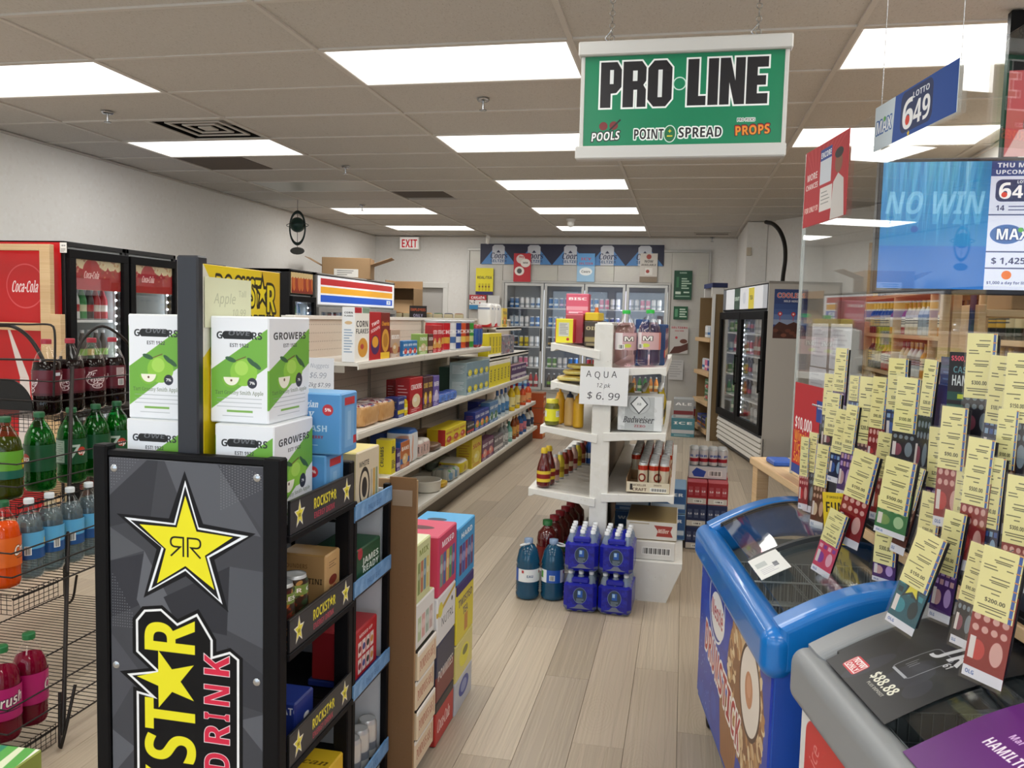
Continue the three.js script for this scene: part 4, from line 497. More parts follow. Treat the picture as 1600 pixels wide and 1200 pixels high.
// glass-door cooler, front on local z = 0, width along local x
function cooler(name, label, pos, turn, o) {
  const { W, H = 1.91, D = .7, doors = 1, y0 = .16, head = .25, inside = 0, body = 0x1a1a1c, frame = black, liner = 0xcfd6d6, led = 2.4 } = o, top = H - head, t = thing(name, label, 'cooler', pos, turn); t.updateMatrixWorld();
  const bm = typeof body === 'number' ? std(body, .45) : body;
  part(t, 'cabinet', mg([span(0, .04, -D, .03, H, 0), span(W - .03, .04, -D, W, H, 0), span(0, H - .03, -D, W, H, 0), span(0, .04, -D, W, y0 - .02, -.02), span(0, .04, -D, W, H, -D + .03)]), bm);
  part(t, 'liner', mg([span(.03, y0, -D + .03, W - .03, top, -D + .035), span(.03, y0, -D + .03, .034, top, -.06), span(W - .034, y0, -D + .03, W - .03, top, -.06), span(.03, y0 - .02, -D + .03, W - .03, y0, -.04), span(.03, top, -D + .03, W - .03, top + .02, -.02)]), std(liner, .5));
  if (o.headArt) { const hb = part(t, 'header', span(.02, top + .015, -.04, W - .02, H - .015, 0), frame); part(hb, 'header_print', bbox(W - .07, head - .06, .006, { all: SWW(o.headArt), pz: o.headArt }, .001).translate(W / 2, top + .03, .003), printMat(o.headArt, .3, o.headGlow ? { emissiveMap: o.headArt.a.t, emissive: 0xffffff, emissiveIntensity: o.headGlow } : undefined)); }
  else part(t, 'header', span(.031, top + .021, -.04, W - .031, H - .031, 0), bm);
  if (o.inPrint) part(t, 'header_print', bbox(W - .11, inside, .004, { all: SWW(o.inPrint), pz: o.inPrint }, .001).translate(W / 2, top - .055 - inside, .006), printMat(o.inPrint, .35, { emissiveMap: o.inPrint.a.t, emissive: 0xffffff, emissiveIntensity: .12 }));
  part(t, 'kick_grille', span(0, .03, -.05, W, y0 - .03, -.005), o.kickMat ?? black);
  const dw = W / doors;
  for (let k = 0; k < doors; k++) { const a = k * dw + .006, b = (k + 1) * dw - .006, f = o.fw ?? .055, d = part(t, 'door', ring4(a, y0, b, top, f, 0, .035), frame); part(d, 'glass', span(a + f - .005, y0 + f - .005, .014, b - f + .005, top - f + .005, .019, .0005), pane); part(d, 'handle', mg([bar([o.handleLeft ? a + .02 : b - .02, .8, .06], [o.handleLeft ? a + .02 : b - .02, 1.15, .06], .009), bar([o.handleLeft ? a + .02 : b - .02, .82, .03], [o.handleLeft ? a + .02 : b - .02, .82, .06], .007), bar([o.handleLeft ? a + .02 : b - .02, 1.13, .03], [o.handleLeft ? a + .02 : b - .02, 1.13, .06], .007)]), o.handleMat ?? black); }
  const levels = o.levels ?? (head < .1 ? [y0 + .02, .5, .8, 1.1, 1.4] : [y0 + .02, .48, .78, 1.08, 1.38]);
  levels.forEach((y, li) => { if (li) { const wires = []; for (let x = .05; x < W - .04; x += .04) wires.push(bar([x, y, -D + .06], [x, y, -.07], .0025, 4)); part(t, 'wire_shelf', mg([...wires, span(.035, y - .012, -.075, W - .035, y + .006, -.065)]), std(0xe2e6e6, .4)); } if (o.fill) o.fill(t, y + .004, li, W, D); });
  // LED strips inside the door edge
  for (const x of o.leds ?? [W - .05]) { const s = part(t, 'led_strip', span(x - .006, y0 + .1, -.055, x + .006, top - .08, -.045), std(0xd8dde0, .4)); for (let y = y0 + .12; y < top - .1; y += o.ledPitch ?? .055) part(s, 'led', new THREE.SphereGeometry(o.ledR ?? .0085, 8, 6).translate(x, y, -.04), ledMat); const l = new THREE.RectAreaLight(0xeaf4ff, led, .05, top - y0 - .2); l.position.set(x - .012, (top + y0) / 2, -.062); l.rotation.y = Math.PI * (x > W / 2 ? .12 : -.12); l.name = 'led_light'; t.add(l); }
  return t;
}
const cokeHead = lab(256, 110, (g, w, h) => { fill(g, w, h, '#9c1c1e'); for (let i = 0; i < 26; i++) disc(g, i * 10.4, h * .12 + Math.sin(i * 1.7) * 8, 14, '#cfc09a', 16); speck(g, w, h * .6, 40, ['#e6d9b0', '#7d3a22', '#b0702f'], 3, 12, .5); disc(g, w * .38, h * .42, 46, '#a31a1f', 50); txt(g, 'Coca-Cola', w * .38, h * .5, 36, '#f2e9e4', { font: 'serif', skew: -.25, w: 78 }); });
// two black single-door coolers and the rest of the wall of coolers
const cokeFill = (t, y, li, W) => { const k = [[BOTS[4], BOTS[7]], [BOTS[3], BOTS[4]], [BOTS[9], BOTS[3], BOTS[4]], [BOTS[3], BOTS[9], BOTS[3]], [BOTS[0], BOTS[1], BOTS[1], BOTS[2], BOTS[4], BOTS[0]]][li]; stock(t, (i) => k[i % k.length], 'drink_bottle', 'small drink bottle on a wire shelf of the first black cooler', 'bottles in the first black cooler', .08, W - .075, y, -.116, .0685); };
const blueFill = (t, y, li, W) => { if (li > 3) return; const k = [[BOTS[6]], [BOTS[5]], [BOTS[6], BOTS[5]], [BOTS[5], BOTS[4], BOTS[0]]][li]; stock(t, (i) => k[i % k.length], 'drink_bottle', 'blue or dark drink bottle in the second black cooler', 'bottles in the second black cooler', .1, W - .1, y, -.12, .078); };
const CF = -3.9;
cooler('drinks_cooler', 'black glass-door cooler with red side next to the pine frame', [CF, 0, -4.63], Math.PI / 2, { W: .585, head: .05, inPrint: cokeHead, inside: .2, fill: cokeFill, handleLeft: true });
cooler('drinks_cooler', 'black glass-door cooler filled with blue bottles', [CF, 0, -5.225], Math.PI / 2, { W: .585, head: .05, inPrint: cokeHead, inside: .2, fill: blueFill, handleLeft: true, led: 3.2 });
cooler('drinks_cooler', 'dark blue cooler behind the yellow display header', [CF, 0, -5.83], Math.PI / 2, { W: .7, H: 1.88, body: 0x16245a, frame: std(0x16245a, .4), fill: (t, y, li, W) => { if (li > 2) stock(t, [BOTS[5], BOTS[6]], 'drink_bottle', 'bottle in the dark blue cooler', 'bottles in the dark blue cooler', .1, W - .1, y, -.12, .09); } });
const oranges = lab(160, 90, (g, w, h) => { fill(g, w, h, '#8a2a14'); for (let i = 0; i < 9; i++) { disc(g, i * 20, h * .45, 13, pick(['#b8481c', '#a33a16', '#c96a2a']), 40); disc(g, i * 20, h * .12, 12, '#d8bd84', 14); } });
cooler('drinks_cooler', 'narrow black cooler with an amber drinks header', [CF, 0, -7.7], Math.PI / 2, { W: .56, H: 1.93, headArt: oranges, headGlow: .3, head: .27, led: 3, fill: (t, y, li, W) => stock(t, [BOTS[6], BOTS[2], BOTS[5]], 'drink_bottle', 'bottle in the narrow black cooler', 'bottles in the narrow black cooler', .1, W - .1, y, -.12, .08) });
const stripes = lab(512, 96, (g, w, h) => { fill(g, w, h, '#eef0f4'); rect(g, 14, 8, w - 28, 22, '#b8282c'); rect(g, 14, 36, w - 28, 22, '#e9a92c'); rect(g, 14, 64, w - 28, 24, '#1f56c4'); rect(g, w - 60, 68, 32, 16, '#e6ecf4'); txt(g, '7E', w - 44, 76, 13, '#1f56c4'); });
cooler('drinks_cooler', 'wide grey three-door cooler with red, yellow and blue striped header', [CF, 0, -8.32], Math.PI / 2, { W: 2.45, H: 1.93, doors: 3, head: .37, body: 0xa9a7a4, frame: std(0xb9b8b5, .45, .2), headArt: stripes, headGlow: .55, leds: [.78, 1.6, 2.4], led: 1.6, fill: (t, y, li, W) => { if (li > 1) stock(t, [CANS[1], CANS[0], BOTS[4]], 'drink_can', 'can in the wide striped cooler', 'cans in the wide striped cooler', .12, W - .12, y, -.12, .12); } });
// red advertising panel on the first cooler's side, pine frame in front of it
{
  const a = lab(512, 1024, (g, w, h) => { fill(g, w, h, '#c3171d'); g.strokeStyle = '#d8575b'; g.lineWidth = 5; const cc = onZ(-4.62, 40, 447), ux = (cc.x - (CF - .72)) / .7 * w, uy = (1.9 - cc.y) / 1.84 * h; g.beginPath(); g.ellipse(ux, uy, 102, 78, 0, 0, 7); g.stroke(); txt(g, 'Coca-Cola', ux, uy + 2, 56, '#f5eeee', { font: 'serif', skew: -.25, w: 146 }); poly(g, [[ux - 106, uy + 150], [ux - 94, uy + 150], [ux + 10, uy + 330], [ux - 40, uy + 330]], '#e8ddd8'); poly(g, [[ux - 40, uy + 330], [ux + 10, uy + 330], [ux + 40, uy + 640], [ux - 60, uy + 640]], '#e8ddd8'); });
  one('cooler_side_panel', 'red soft drink advertising panel on the side of the cooler', 'advert panel', sheet(.70, 1.84, a, .006), printMat(a, .3), [CF - .37, .06, -4.62]);
  const o = thing('wooden_partition', 'unpainted pine stud frame standing against the red panel', 'wooden frame', [0, 0, 0]), Z = -4.52, P = (px, py) => onZ(Z, px, py);
  const vx0 = P(62, 450).x, vx1 = P(78, 450).x, ty = P(30, 381).y, ty2 = P(30, 391).y, my = P(30, 504).y, my2 = P(30, 516).y, sx1 = P(96, 560).x, sy = P(88, 491).y;
  part(o, 'stud', UV(span(vx0, 0, Z, vx1, ty, Z - .04), .8, 4), pineMat); part(o, 'stud', UV(span(vx1, 0, Z + .002, sx1, sy, Z - .04), .8, 4), pineMat); part(o, 'stud', UV(span(-4.86, 0, Z, -4.78, ty, Z - .04), .8, 4), pineMat);
  part(o, 'rail', UV(span(-4.78, ty2, Z, vx0, ty, Z - .04), .8, 4), pineMat); part(o, 'rail', UV(span(-4.78, my2, Z, vx0, my, Z - .04), .8, 4), pineMat); part(o, 'rail', UV(span(-4.78, .02, Z, vx0, .1, Z - .04), .8, 4), pineMat);
  const st = lab(40, 50, (g, w, h) => { fill(g, w, h, '#e6e4de'); barcode(g, 4, 8, 30, 14); lines(g, 5, 30, 28, 3, 6); });
  one('price_sticker', 'small white sticker at the top corner of the red panel', 'sticker', sheet(.05, .065, st, .001), printMat(st, .5), [P(82, 385).x, P(82, 393).y, -4.612]);
}
// cardboard on top of the wide cooler and beside the doorway
{
  const g = thing('cardboard_box', 'open cardboard box on top of the striped cooler', 'box', [-4.2, 1.93, -9.9], .25);
  part(g, 'body', mg([UV(span(-.3, 0, .19, .3, .26, .2), 2, 2), UV(span(-.3, 0, -.2, .3, .26, -.19), 2, 2), UV(span(-.3, 0, -.2, -.29, .26, .2), 2, 2), UV(span(.29, 0, -.2, .3, .26, .2), 2, 2), UV(span(-.3, 0, -.2, .3, .01, .2), 2, 2)]), cardMat);
  part(g, 'flap', at(box(.3, .006, .38, 0, 0, 0), .42, .22, 0, 0, 0, .35), cardMat); part(g, 'flap', at(box(.26, .006, .38, 0, 0, 0), -.4, .2, 0, 0, 0, -.5), cardMat);
  const s = lab(60, 30, (c, w, h) => { fill(c, w, h, '#e9e7e2'); lines(c, 8, 6, 40, 3, 7); }); part(g, 'paper_label', sheet(.3, .1, s, .001).translate(0, .02, .2015), printMat(s, .7));
  const c = thing('cardboard_shelf', 'tan open cardboard shelf beside the doorway', 'cardboard shelf', [-4.05, 0, -11.6]);
  part(c, 'shell', mg([UV(span(-.22, 0, -.2, .22, 2.0, -.19), 2, 2), UV(span(-.22, 0, -.2, -.21, 2.0, .2), 2, 2), UV(span(.21, 0, -.2, .22, 1.88, .2), 2, 2)]), cardMat); for (const y of [.4, .9, 1.4, 1.88]) part(c, 'shelf_board', UV(span(-.21, y, -.19, .21, y + .01, .2), 2, 2), cardMat);
  part(c, 'flap', at(box(.4, .006, .3, 0, 0, 0), 0, 1.62, .2, .7), cardMat);
  // EMPLOYEES ONLY card
  const e = lab(160, 96, (g2, w, h) => { fill(g2, w, h, '#2a2422'); txt(g2, 'EMPLOYEES', w / 2, 28, 26, '#e06a3a', { w: 140 }); txt(g2, 'ONLY', w / 2, 68, 30, '#b8b0d0', { w: 90 }); });
  const p = onZ(-11.0, 653, 490); one('notice_sign', 'small black staff notice with orange lettering', 'sign', sheet(.25, .19, e), printMat(e, .5), [p.x, 1.441, -11.005]);
  const q = onZ(-11.1, 640, 500), rk = thing('snack_rack', 'low black snack rack behind the long shelving', 'rack', [q.x, 0, -11.15]); part(rk, 'frame', mg([span(-.6, 0, -.02, -.57, 1.42, .02), span(.77, 0, -.02, .8, 1.42, .02), span(-.6, 1.42, -.15, .8, 1.44, .15), span(-.6, .9, -.15, .8, .92, .15), span(-.6, .4, -.15, .8, .42, .15), span(-.6, 0, -.15, .8, .03, .15)]), black);
  const ba = ['#2f5a35', '#26304a', '#8a5a2a', '#c9a06a', '#3a2a26', '#b8863a'].map((c2) => lab(40, 40, (g2, w, h) => { fill(g2, w, h, c2); rect(g2, 4, 14, 32, 9, '#e6d9b0'); })); for (let i = 0; i < 9; i++) { const a = ba[i % 6]; one('snack_packet', 'small snack packet on the low black rack', 'snack packet', pillow(.13, .1, .06, a), printMat(a, .35), [q.x - .5 + i * .15, 1.441, -11.16], 0, 'snack packets on the black rack'); }
}
// doorway in the back wall
{
  const d = new THREE.Group(); d.name = 'door_1'; d.userData = { kind: 'structure', label: 'white framed doorway in the back wall' }; scene.add(d);
  part(d, 'door_frame', mg([span(-4.84, 0, ZB + .001, -4.76, 1.94, ZB + .02), span(-3.74, 0, ZB + .001, -3.66, 1.94, ZB + .02), span(-4.84, 1.941, ZB + .001, -3.66, 2.02, ZB + .02)]), white); part(d, 'door_leaf', span(-4.77, 0, ZB - .12, -3.73, 1.95, ZB - .08), std(0xc9c6c2, .5)); part(d, 'handle', at(lathe([[0, 0], [.02, 0], [.025, .03], [.01, .05], [0, .05]], 14), -3.85, 1.0, ZB - .08, Math.PI / 2), chrome);
  const ex = lab(256, 150, (g, w, h) => { fill(g, w, h, '#f1eae4'); txt(g, 'EXIT', w / 2, h * .55, 150, '#c22236', { w: 226 }); });
  const e = thing('exit_sign', 'white exit sign with red lettering on the back wall', 'exit sign', [-4.285, 2.53, ZB + .06]); part(e, 'housing', span(-.16, 0, -.055, .16, .195, .03), white); part(e, 'face', sheet(.3, .175, ex, .003).translate(0, .01, .032), printMat(ex, .4, { emissiveMap: ex.a.t, emissive: 0xffffff, emissiveIntensity: .35 }));
  const el = new THREE.RectAreaLight(0xffe6e0, .4, .3, .17); el.position.set(0, .1, .04); el.rotation.y = Math.PI; e.add(el);
  const c = thing('security_camera', 'small white security camera under the ceiling near the cooler banner', 'camera', [onZ(-12.2, 761, 375).x, CE, -12.2]); part(c, 'mount', lathe([[0, -.05], [.012, -.05], [.012, -.01], [.03, -.005], [.03, 0]], 12), white); part(c, 'body', at(new THREE.CylinderGeometry(.032, .03, .12, 14), .02, -.085, .03, .9, .3), white);
  const s = thing('spot_light', 'small white ceiling fitting beside the air vent', 'ceiling fitting', [onZ(-10.3, 893, 320).x, CE, -10.3]); part(s, 'base', lathe([[0, -.03], [.05, -.03], [.06, 0]], 16), white); part(s, 'head', at(new THREE.SphereGeometry(.045, 14, 10), 0, -.06, .02), white);
}
// hanging globe ornament
{
  const d = ray(465, 312), t = (CE - EYE.y) / d.y, x = d.x * t, z = d.z * t, c = onZ(z, 465, 352), b = onZ(z, 466, 392), o = thing('hanging_ornament', 'dark green globe ornament hanging on a string from the ceiling', 'ornament', [x, CE, z]), m = std(0x2a3835, .4, .5);
  part(o, 'string', bar([0, 0, 0], [0, b.y - CE, 0], .003), std(0x55524e, .7)); part(o, 'globe', new THREE.SphereGeometry(.083, 20, 14).translate(0, c.y - CE + .005, 0), std(0x1f3a33, .35, .2)); part(o, 'ring', new THREE.TorusGeometry(.135, .014, 8, 36).scale(.68, 1.3, .6).translate(0, c.y - CE - .03, 0), m); part(o, 'orbit_ring', new THREE.TorusGeometry(.118, .004, 6, 30).rotateX(1.5).rotateZ(.1).translate(0, c.y - CE, 0), m); part(o, 'plate', at(lathe([[0, -.004], [.085, -.004], [.085, .004], [0, .004]], 26), 0, b.y - CE, 0, Math.PI / 2), std(0x5c5d5a, .5, .3)).scale.set(1, .48, 1);
  o.children[4].position.y = (b.y - CE) * (1 - .48);
}
// ---------------------------------------------------------------- cold room front in the back wall
{
  const t = thing('cold_room', 'walk-in cold room with a steel front and four glass doors', 'cold room', [0, 0, 0]), F = ZB + .05, x0 = -2.74, x1 = -.26, y0 = .4, y1 = 2.04, D = .75; t.updateMatrixWorld();
  const pn = (a, b, c, d) => part(t, 'steel_panel', UV(span(a, b, ZB, c, d, F, .002), .35, .35, rnd(), rnd()), steelMat);
  pn(-3.31, 0, x0 - .04, 2.52); pn(x1 + .04, 0, .31, 2.52); for (let k = 0; k < 3; k++) pn(x0 - .036 + k * .853, y1 + .035, x0 - .04 + (k + 1) * .853, 2.52); for (let k = 0; k < 4; k++) pn(x0 - .03 + k * .635, 0, x0 - .034 + (k + 1) * .635, y0 - .035);
  part(t, 'surround', mg([ring4(x0 - .037, y0 - .034, x1 + .037, y1 + .034, .034, ZB + .002, F + .02), span(-3.34, 0, ZB, -3.311, 2.52, F + .015), span(.311, 0, ZB, .34, 2.52, F + .015), span(-3.34, 2.521, ZB, .34, 2.56, F + .015)]), std(0xb4b2ad, .4, .4));
  const im = std(0x9aa0a6, .5); part(t, 'interior', mg([span(x0, y0 - .05, ZB - D, x1, y1 + .05, ZB - D + .03), span(x0 - .03, y0 - .05, ZB - D, x0, y1 + .05, ZB), span(x1, y0 - .05, ZB - D, x1 + .03, y1 + .05, ZB), span(x0, y1, ZB - D, x1, y1 + .05, ZB), span(x0, y0 - .05, ZB - D, x1, y0, ZB)]), im);
  const dw = (x1 - x0) / 4, al = std(0xbdbcb8, .35, .6), LVL = [.42, .74, 1.06, 1.37, 1.66];
  LVL.forEach((y, i) => { if (i) part(t, 'shelf', span(x0 + .01, y - .014, ZB - .6, x1 - .01, y, ZB - .08), std(0xd5d8da, .4)); });
  for (let k = 0; k < 4; k++) {
    const a = x0 + k * dw + .006, b = a + dw - .012, f = .042, d = part(t, 'door', ring4(a, y0 + .005, b, y1 - .005, f, F, F + .04), al);
    part(d, 'glass', span(a + f - .004, y0 + f - .004, F + .016, b - f + .004, y1 - f + .004, F + .021, .0005), pane); part(d, 'handle', mg([bar([b - .02, 1.0, F + .07], [b - .02, 1.35, F + .07], .009), bar([b - .02, 1.02, F + .04], [b - .02, 1.02, F + .07], .007), bar([b - .02, 1.33, F + .04], [b - .02, 1.33, F + .07], .007)]), black);
    const s = part(t, 'led_tube', span(b - .02, y0 + .1, ZB - .06, b, y1 - .1, ZB - .045), std(0xffffff, .4, 0, { emissive: [0xdfe8f0, 0xd8e4ff, 0xe6e4ff, 0xf4f4f0][k], emissiveIntensity: 1.5 })); const l = new THREE.RectAreaLight([0xdfe8f0, 0xd0e0ff, 0xe0dcff, 0xf4f4f0][k], [2.5, 9, 9, 6][k], .05, 1.4); l.position.set(b - .03, 1.22, ZB - .07); l.rotation.y = .25; t.add(l);
    const kinds = [[[BOTS[6], BOTS[5], BOTS[0]], [CANS[1], CANS[8]], [CANS[5], CANS[4], CANS[1]], [CANS[0], CANS[1], CANS[2]], [CANS[2], CANS[1], CANS[0]]], [[BOTS[3], BOTS[9]], [CANS[7], CANS[1], CANS[2], CANS[7]], [CANS[5], CANS[1]], [CANS[2], CANS[1]], [CANS[2], CANS[9], CANS[8]]], [[BOTS[4]], [CANS[6], CANS[1]], [CANS[2], CANS[3]], [CANS[9], CANS[2]], [CANS[2], CANS[8], CANS[1]]], [[BOTS[8], BOTS[2]], [CANS[4], CANS[7]], [CANS[7], CANS[0]], [CANS[0], CANS[7]], [CANS[1], CANS[8]]]][k];
    LVL.forEach((y, i) => { stock(t, kinds[i], kinds[i][0] === BOTS[0] || i === 0 ? 'drink_bottle' : 'drink_can', i === 0 ? 'drink bottle on the lowest level behind glass door ' + 'of the cold room' : 'drink can on a shelf behind a cold room glass door', i === 0 ? 'bottles low in the cold room' : 'cans in the cold room', a + .07, b - .06, y + .001, ZB - .14, .083); });
  }
  // banner and hanging posters
  const bn = lab(1024, 112, (g, w, h) => { fill(g, w, h, '#23243f'); for (let k = 0; k < 5; k++) { const x = 105 + k * 204; poly(g, [[x - 104, h + 4], [x - 30, h * .25], [x + 30, h * .25], [x + 104, h + 4]], '#4f86c2'); poly(g, [[x - 36, h + 4], [x - 36, 16], [x - 24, 6], [x + 24, 6], [x + 36, 16], [x + 36, h + 4]], '#c9cdd6'); poly(g, [[x, 34], [x + 12, 48], [x - 12, 48]], '#23284a'); txt(g, 'Coors', x + 4, 64, 44, '#23284a', { font: 'serif', skew: -.2, w: 100 }); txt(g, 'SELTZER', x + 2, 94, 22, '#33507e', { w: 96 }); } });
  const bp = onZ(F + .03, 750, 414), bq = onZ(F + .03, 1037, 414); one('banner', 'dark blue seltzer banner across the top of the cold room', 'banner', sheet(bq.x - bp.x, .31, bn), printMat(bn, .5), [(bp.x + bq.x) / 2, onZ(F + .03, 890, 414).y, F + .02]);
  const poster = (label, px0, px1, py0, py1, draw, zz = F + .045, name = 'poster') => { const A = onZ(zz, px0, py1), B = onZ(zz, px1, py0), w = B.x - A.x, h = B.y - A.y, r = lab(Math.max(24, Math.round(w * 320)), Math.max(24, Math.round(h * 320)), draw); return one(name, label, 'poster', sheet(w, h, r), printMat(r, .5), [(A.x + B.x) / 2, A.y, zz]); };
  poster('red hexagon poster hanging over the banner', 802, 830, 396, 440, (g, w, h) => { fill(g, w, h, '#c2303a'); disc(g, w * .4, h * .2, w * .25, '#e6d9d4'); txt(g, 'Hey', w * .45, h * .12, h * .1, '#c2303a'); disc(g, w * .68, h * .34, w * .28, '#f0e9e4', h * .15); txt(g, 'NEW', w * .68, h * .34, h * .08, '#333'); disc(g, w * .34, h * .62, w * .28, '#efe9e2', h * .16); disc(g, w * .34, h * .62, w * .14, '#555', h * .09); });
  poster('pale blue seltzer poster over the banner', 901, 930, 396, 440, (g, w, h) => { fill(g, w, h, '#9cc4e2'); rect(g, 0, 0, w, h * .45, '#5f9fd8'); txt(g, 'ICY', w / 2, h * .2, h * .12, '#c2607a', { w: w * .6 }); txt(g, 'SELTZER', w / 2, h * .36, h * .1, '#b85a74', { w: w * .8 }); disc(g, w / 2, h * .64, w * .36, '#eef2f2', h * .14); txt(g, 'Coors', w / 2, h * .64, h * .12, '#444', { font: 'serif', w: w * .5 }); });
  poster('tan now available poster over the banner', 999, 1028, 396, 441, (g, w, h) => { fill(g, w, h, '#d2ccc4'); rect(g, 0, h * .8, w, h * .2, '#8a7a68'); disc(g, w / 2, h * .12, w * .14, '#a8443a'); txt(g, 'NOW', w / 2, h * .28, h * .12, '#4a4540', { w: w * .5 }); txt(g, 'AVAILABLE', w / 2, h * .4, h * .09, '#4a4540', { w: w * .85 }); rect(g, w * .3, h * .5, w * .42, h * .24, '#e6e2dc'); disc(g, w * .45, h * .62, w * .1, '#a8443a'); });
  poster('yellow iced tea poster on the steel panel', 743, 771, 419, 460, (g, w, h) => { fill(g, w, h, '#e8da2c'); txt(g, 'REAL/TEA', w / 2, h * .36, h * .13, '#333', { w: w * .84 }); for (let i = 0; i < 4; i++) { rect(g, w * (.16 + i * .18), h * .58, w * .12, h * .28, '#c9b820'); disc(g, w * (.22 + i * .18), h * .7, w * .05, '#7a5a2a'); } rect(g, 0, h * .88, w, h * .12, '#2f2a66'); });
  poster('red and blue national poster beside the cold room doors', 733, 760, 461, 483, (g, w, h) => { fill(g, w, h, '#b32a34'); rect(g, 0, h * .35, w, h * .35, '#e6e2de'); rect(g, 0, h * .7, w, h * .3, '#3a86b8'); txt(g, 'CANADA', w / 2, h * .2, h * .26, '#fff', { w: w * .8 }); speck(g, w, h * .65, 14, ['#b32a34', '#333'], 2, 4); });
  poster('blank white sheet beside the red and blue poster', 762, 781, 462, 482, (g, w, h) => { fill(g, w, h, '#d3d2cf'); lines(g, 4, 5, w - 8, 2, 6, '#bbb', 1); });
  const green = (g, w, h) => { fill(g, w, h, '#20503a'); txt(g, 'GARDEN', w / 2, h * .08, h * .06, '#cfe0d0'); rect(g, w * .14, h * .22, w * .14, h * .36, '#3f7a55'); for (let i = 0; i < 5; i++) rect(g, w * .42, h * (.26 + i * .08), w * (.3 + .12 * (i % 3)), h * .045, '#b8d0bc'); rect(g, w * .1, h * .72, w * .3, h * .09, '#cfe0d0'); rect(g, w * .55, h * .72, w * .32, h * .05, '#cfe0d0'); rect(g, w * .1, h * .86, w * .8, h * .04, '#8fb09a'); };
  poster('tall dark green poster on the steel panel', 1052, 1082, 423, 468, green); poster('small dark green poster under the tall one', 1052, 1075, 479, 499, (g, w, h) => { fill(g, w, h, '#1f5a3c'); rect(g, w * .1, h * .2, w * .2, h * .6, '#5a9a72'); for (let i = 0; i < 4; i++) rect(g, w * .42, h * (.18 + i * .18), w * (.4 + .1 * (i % 2)), h * .1, '#cfe0d0'); });
  poster('grey seltzers poster with hands holding glasses', 1046, 1076, 510, 552, (g, w, h) => { fill(g, w, h, '#c9c4c0'); txt(g, 'SELTZERS', w / 2, h * .06, h * .09, '#b02a34', { w: w * .9 }); txt(g, 'SOLD HERE', w / 2, h * .18, h * .05, '#b02a34', { w: w * .5 }); disc(g, w * .35, h * .42, w * .07, '#c23a42'); poly(g, [[0, h], [w * .25, h * .75], [w * .6, h * .72], [w, h * .6], [w, h * .85], [w * .5, h * .98]], '#5a3026'); disc(g, w * .75, h * .55, w * .2, '#6a3a2c', h * .08); });
  poster('white printed notice low on the steel panel', 1044, 1068, 563, 593, (g, w, h) => { fill(g, w, h, '#c6c5c4'); lines(g, 5, 8, w - 12, 7, h * .12, '#8a8a8c', 2); });
}
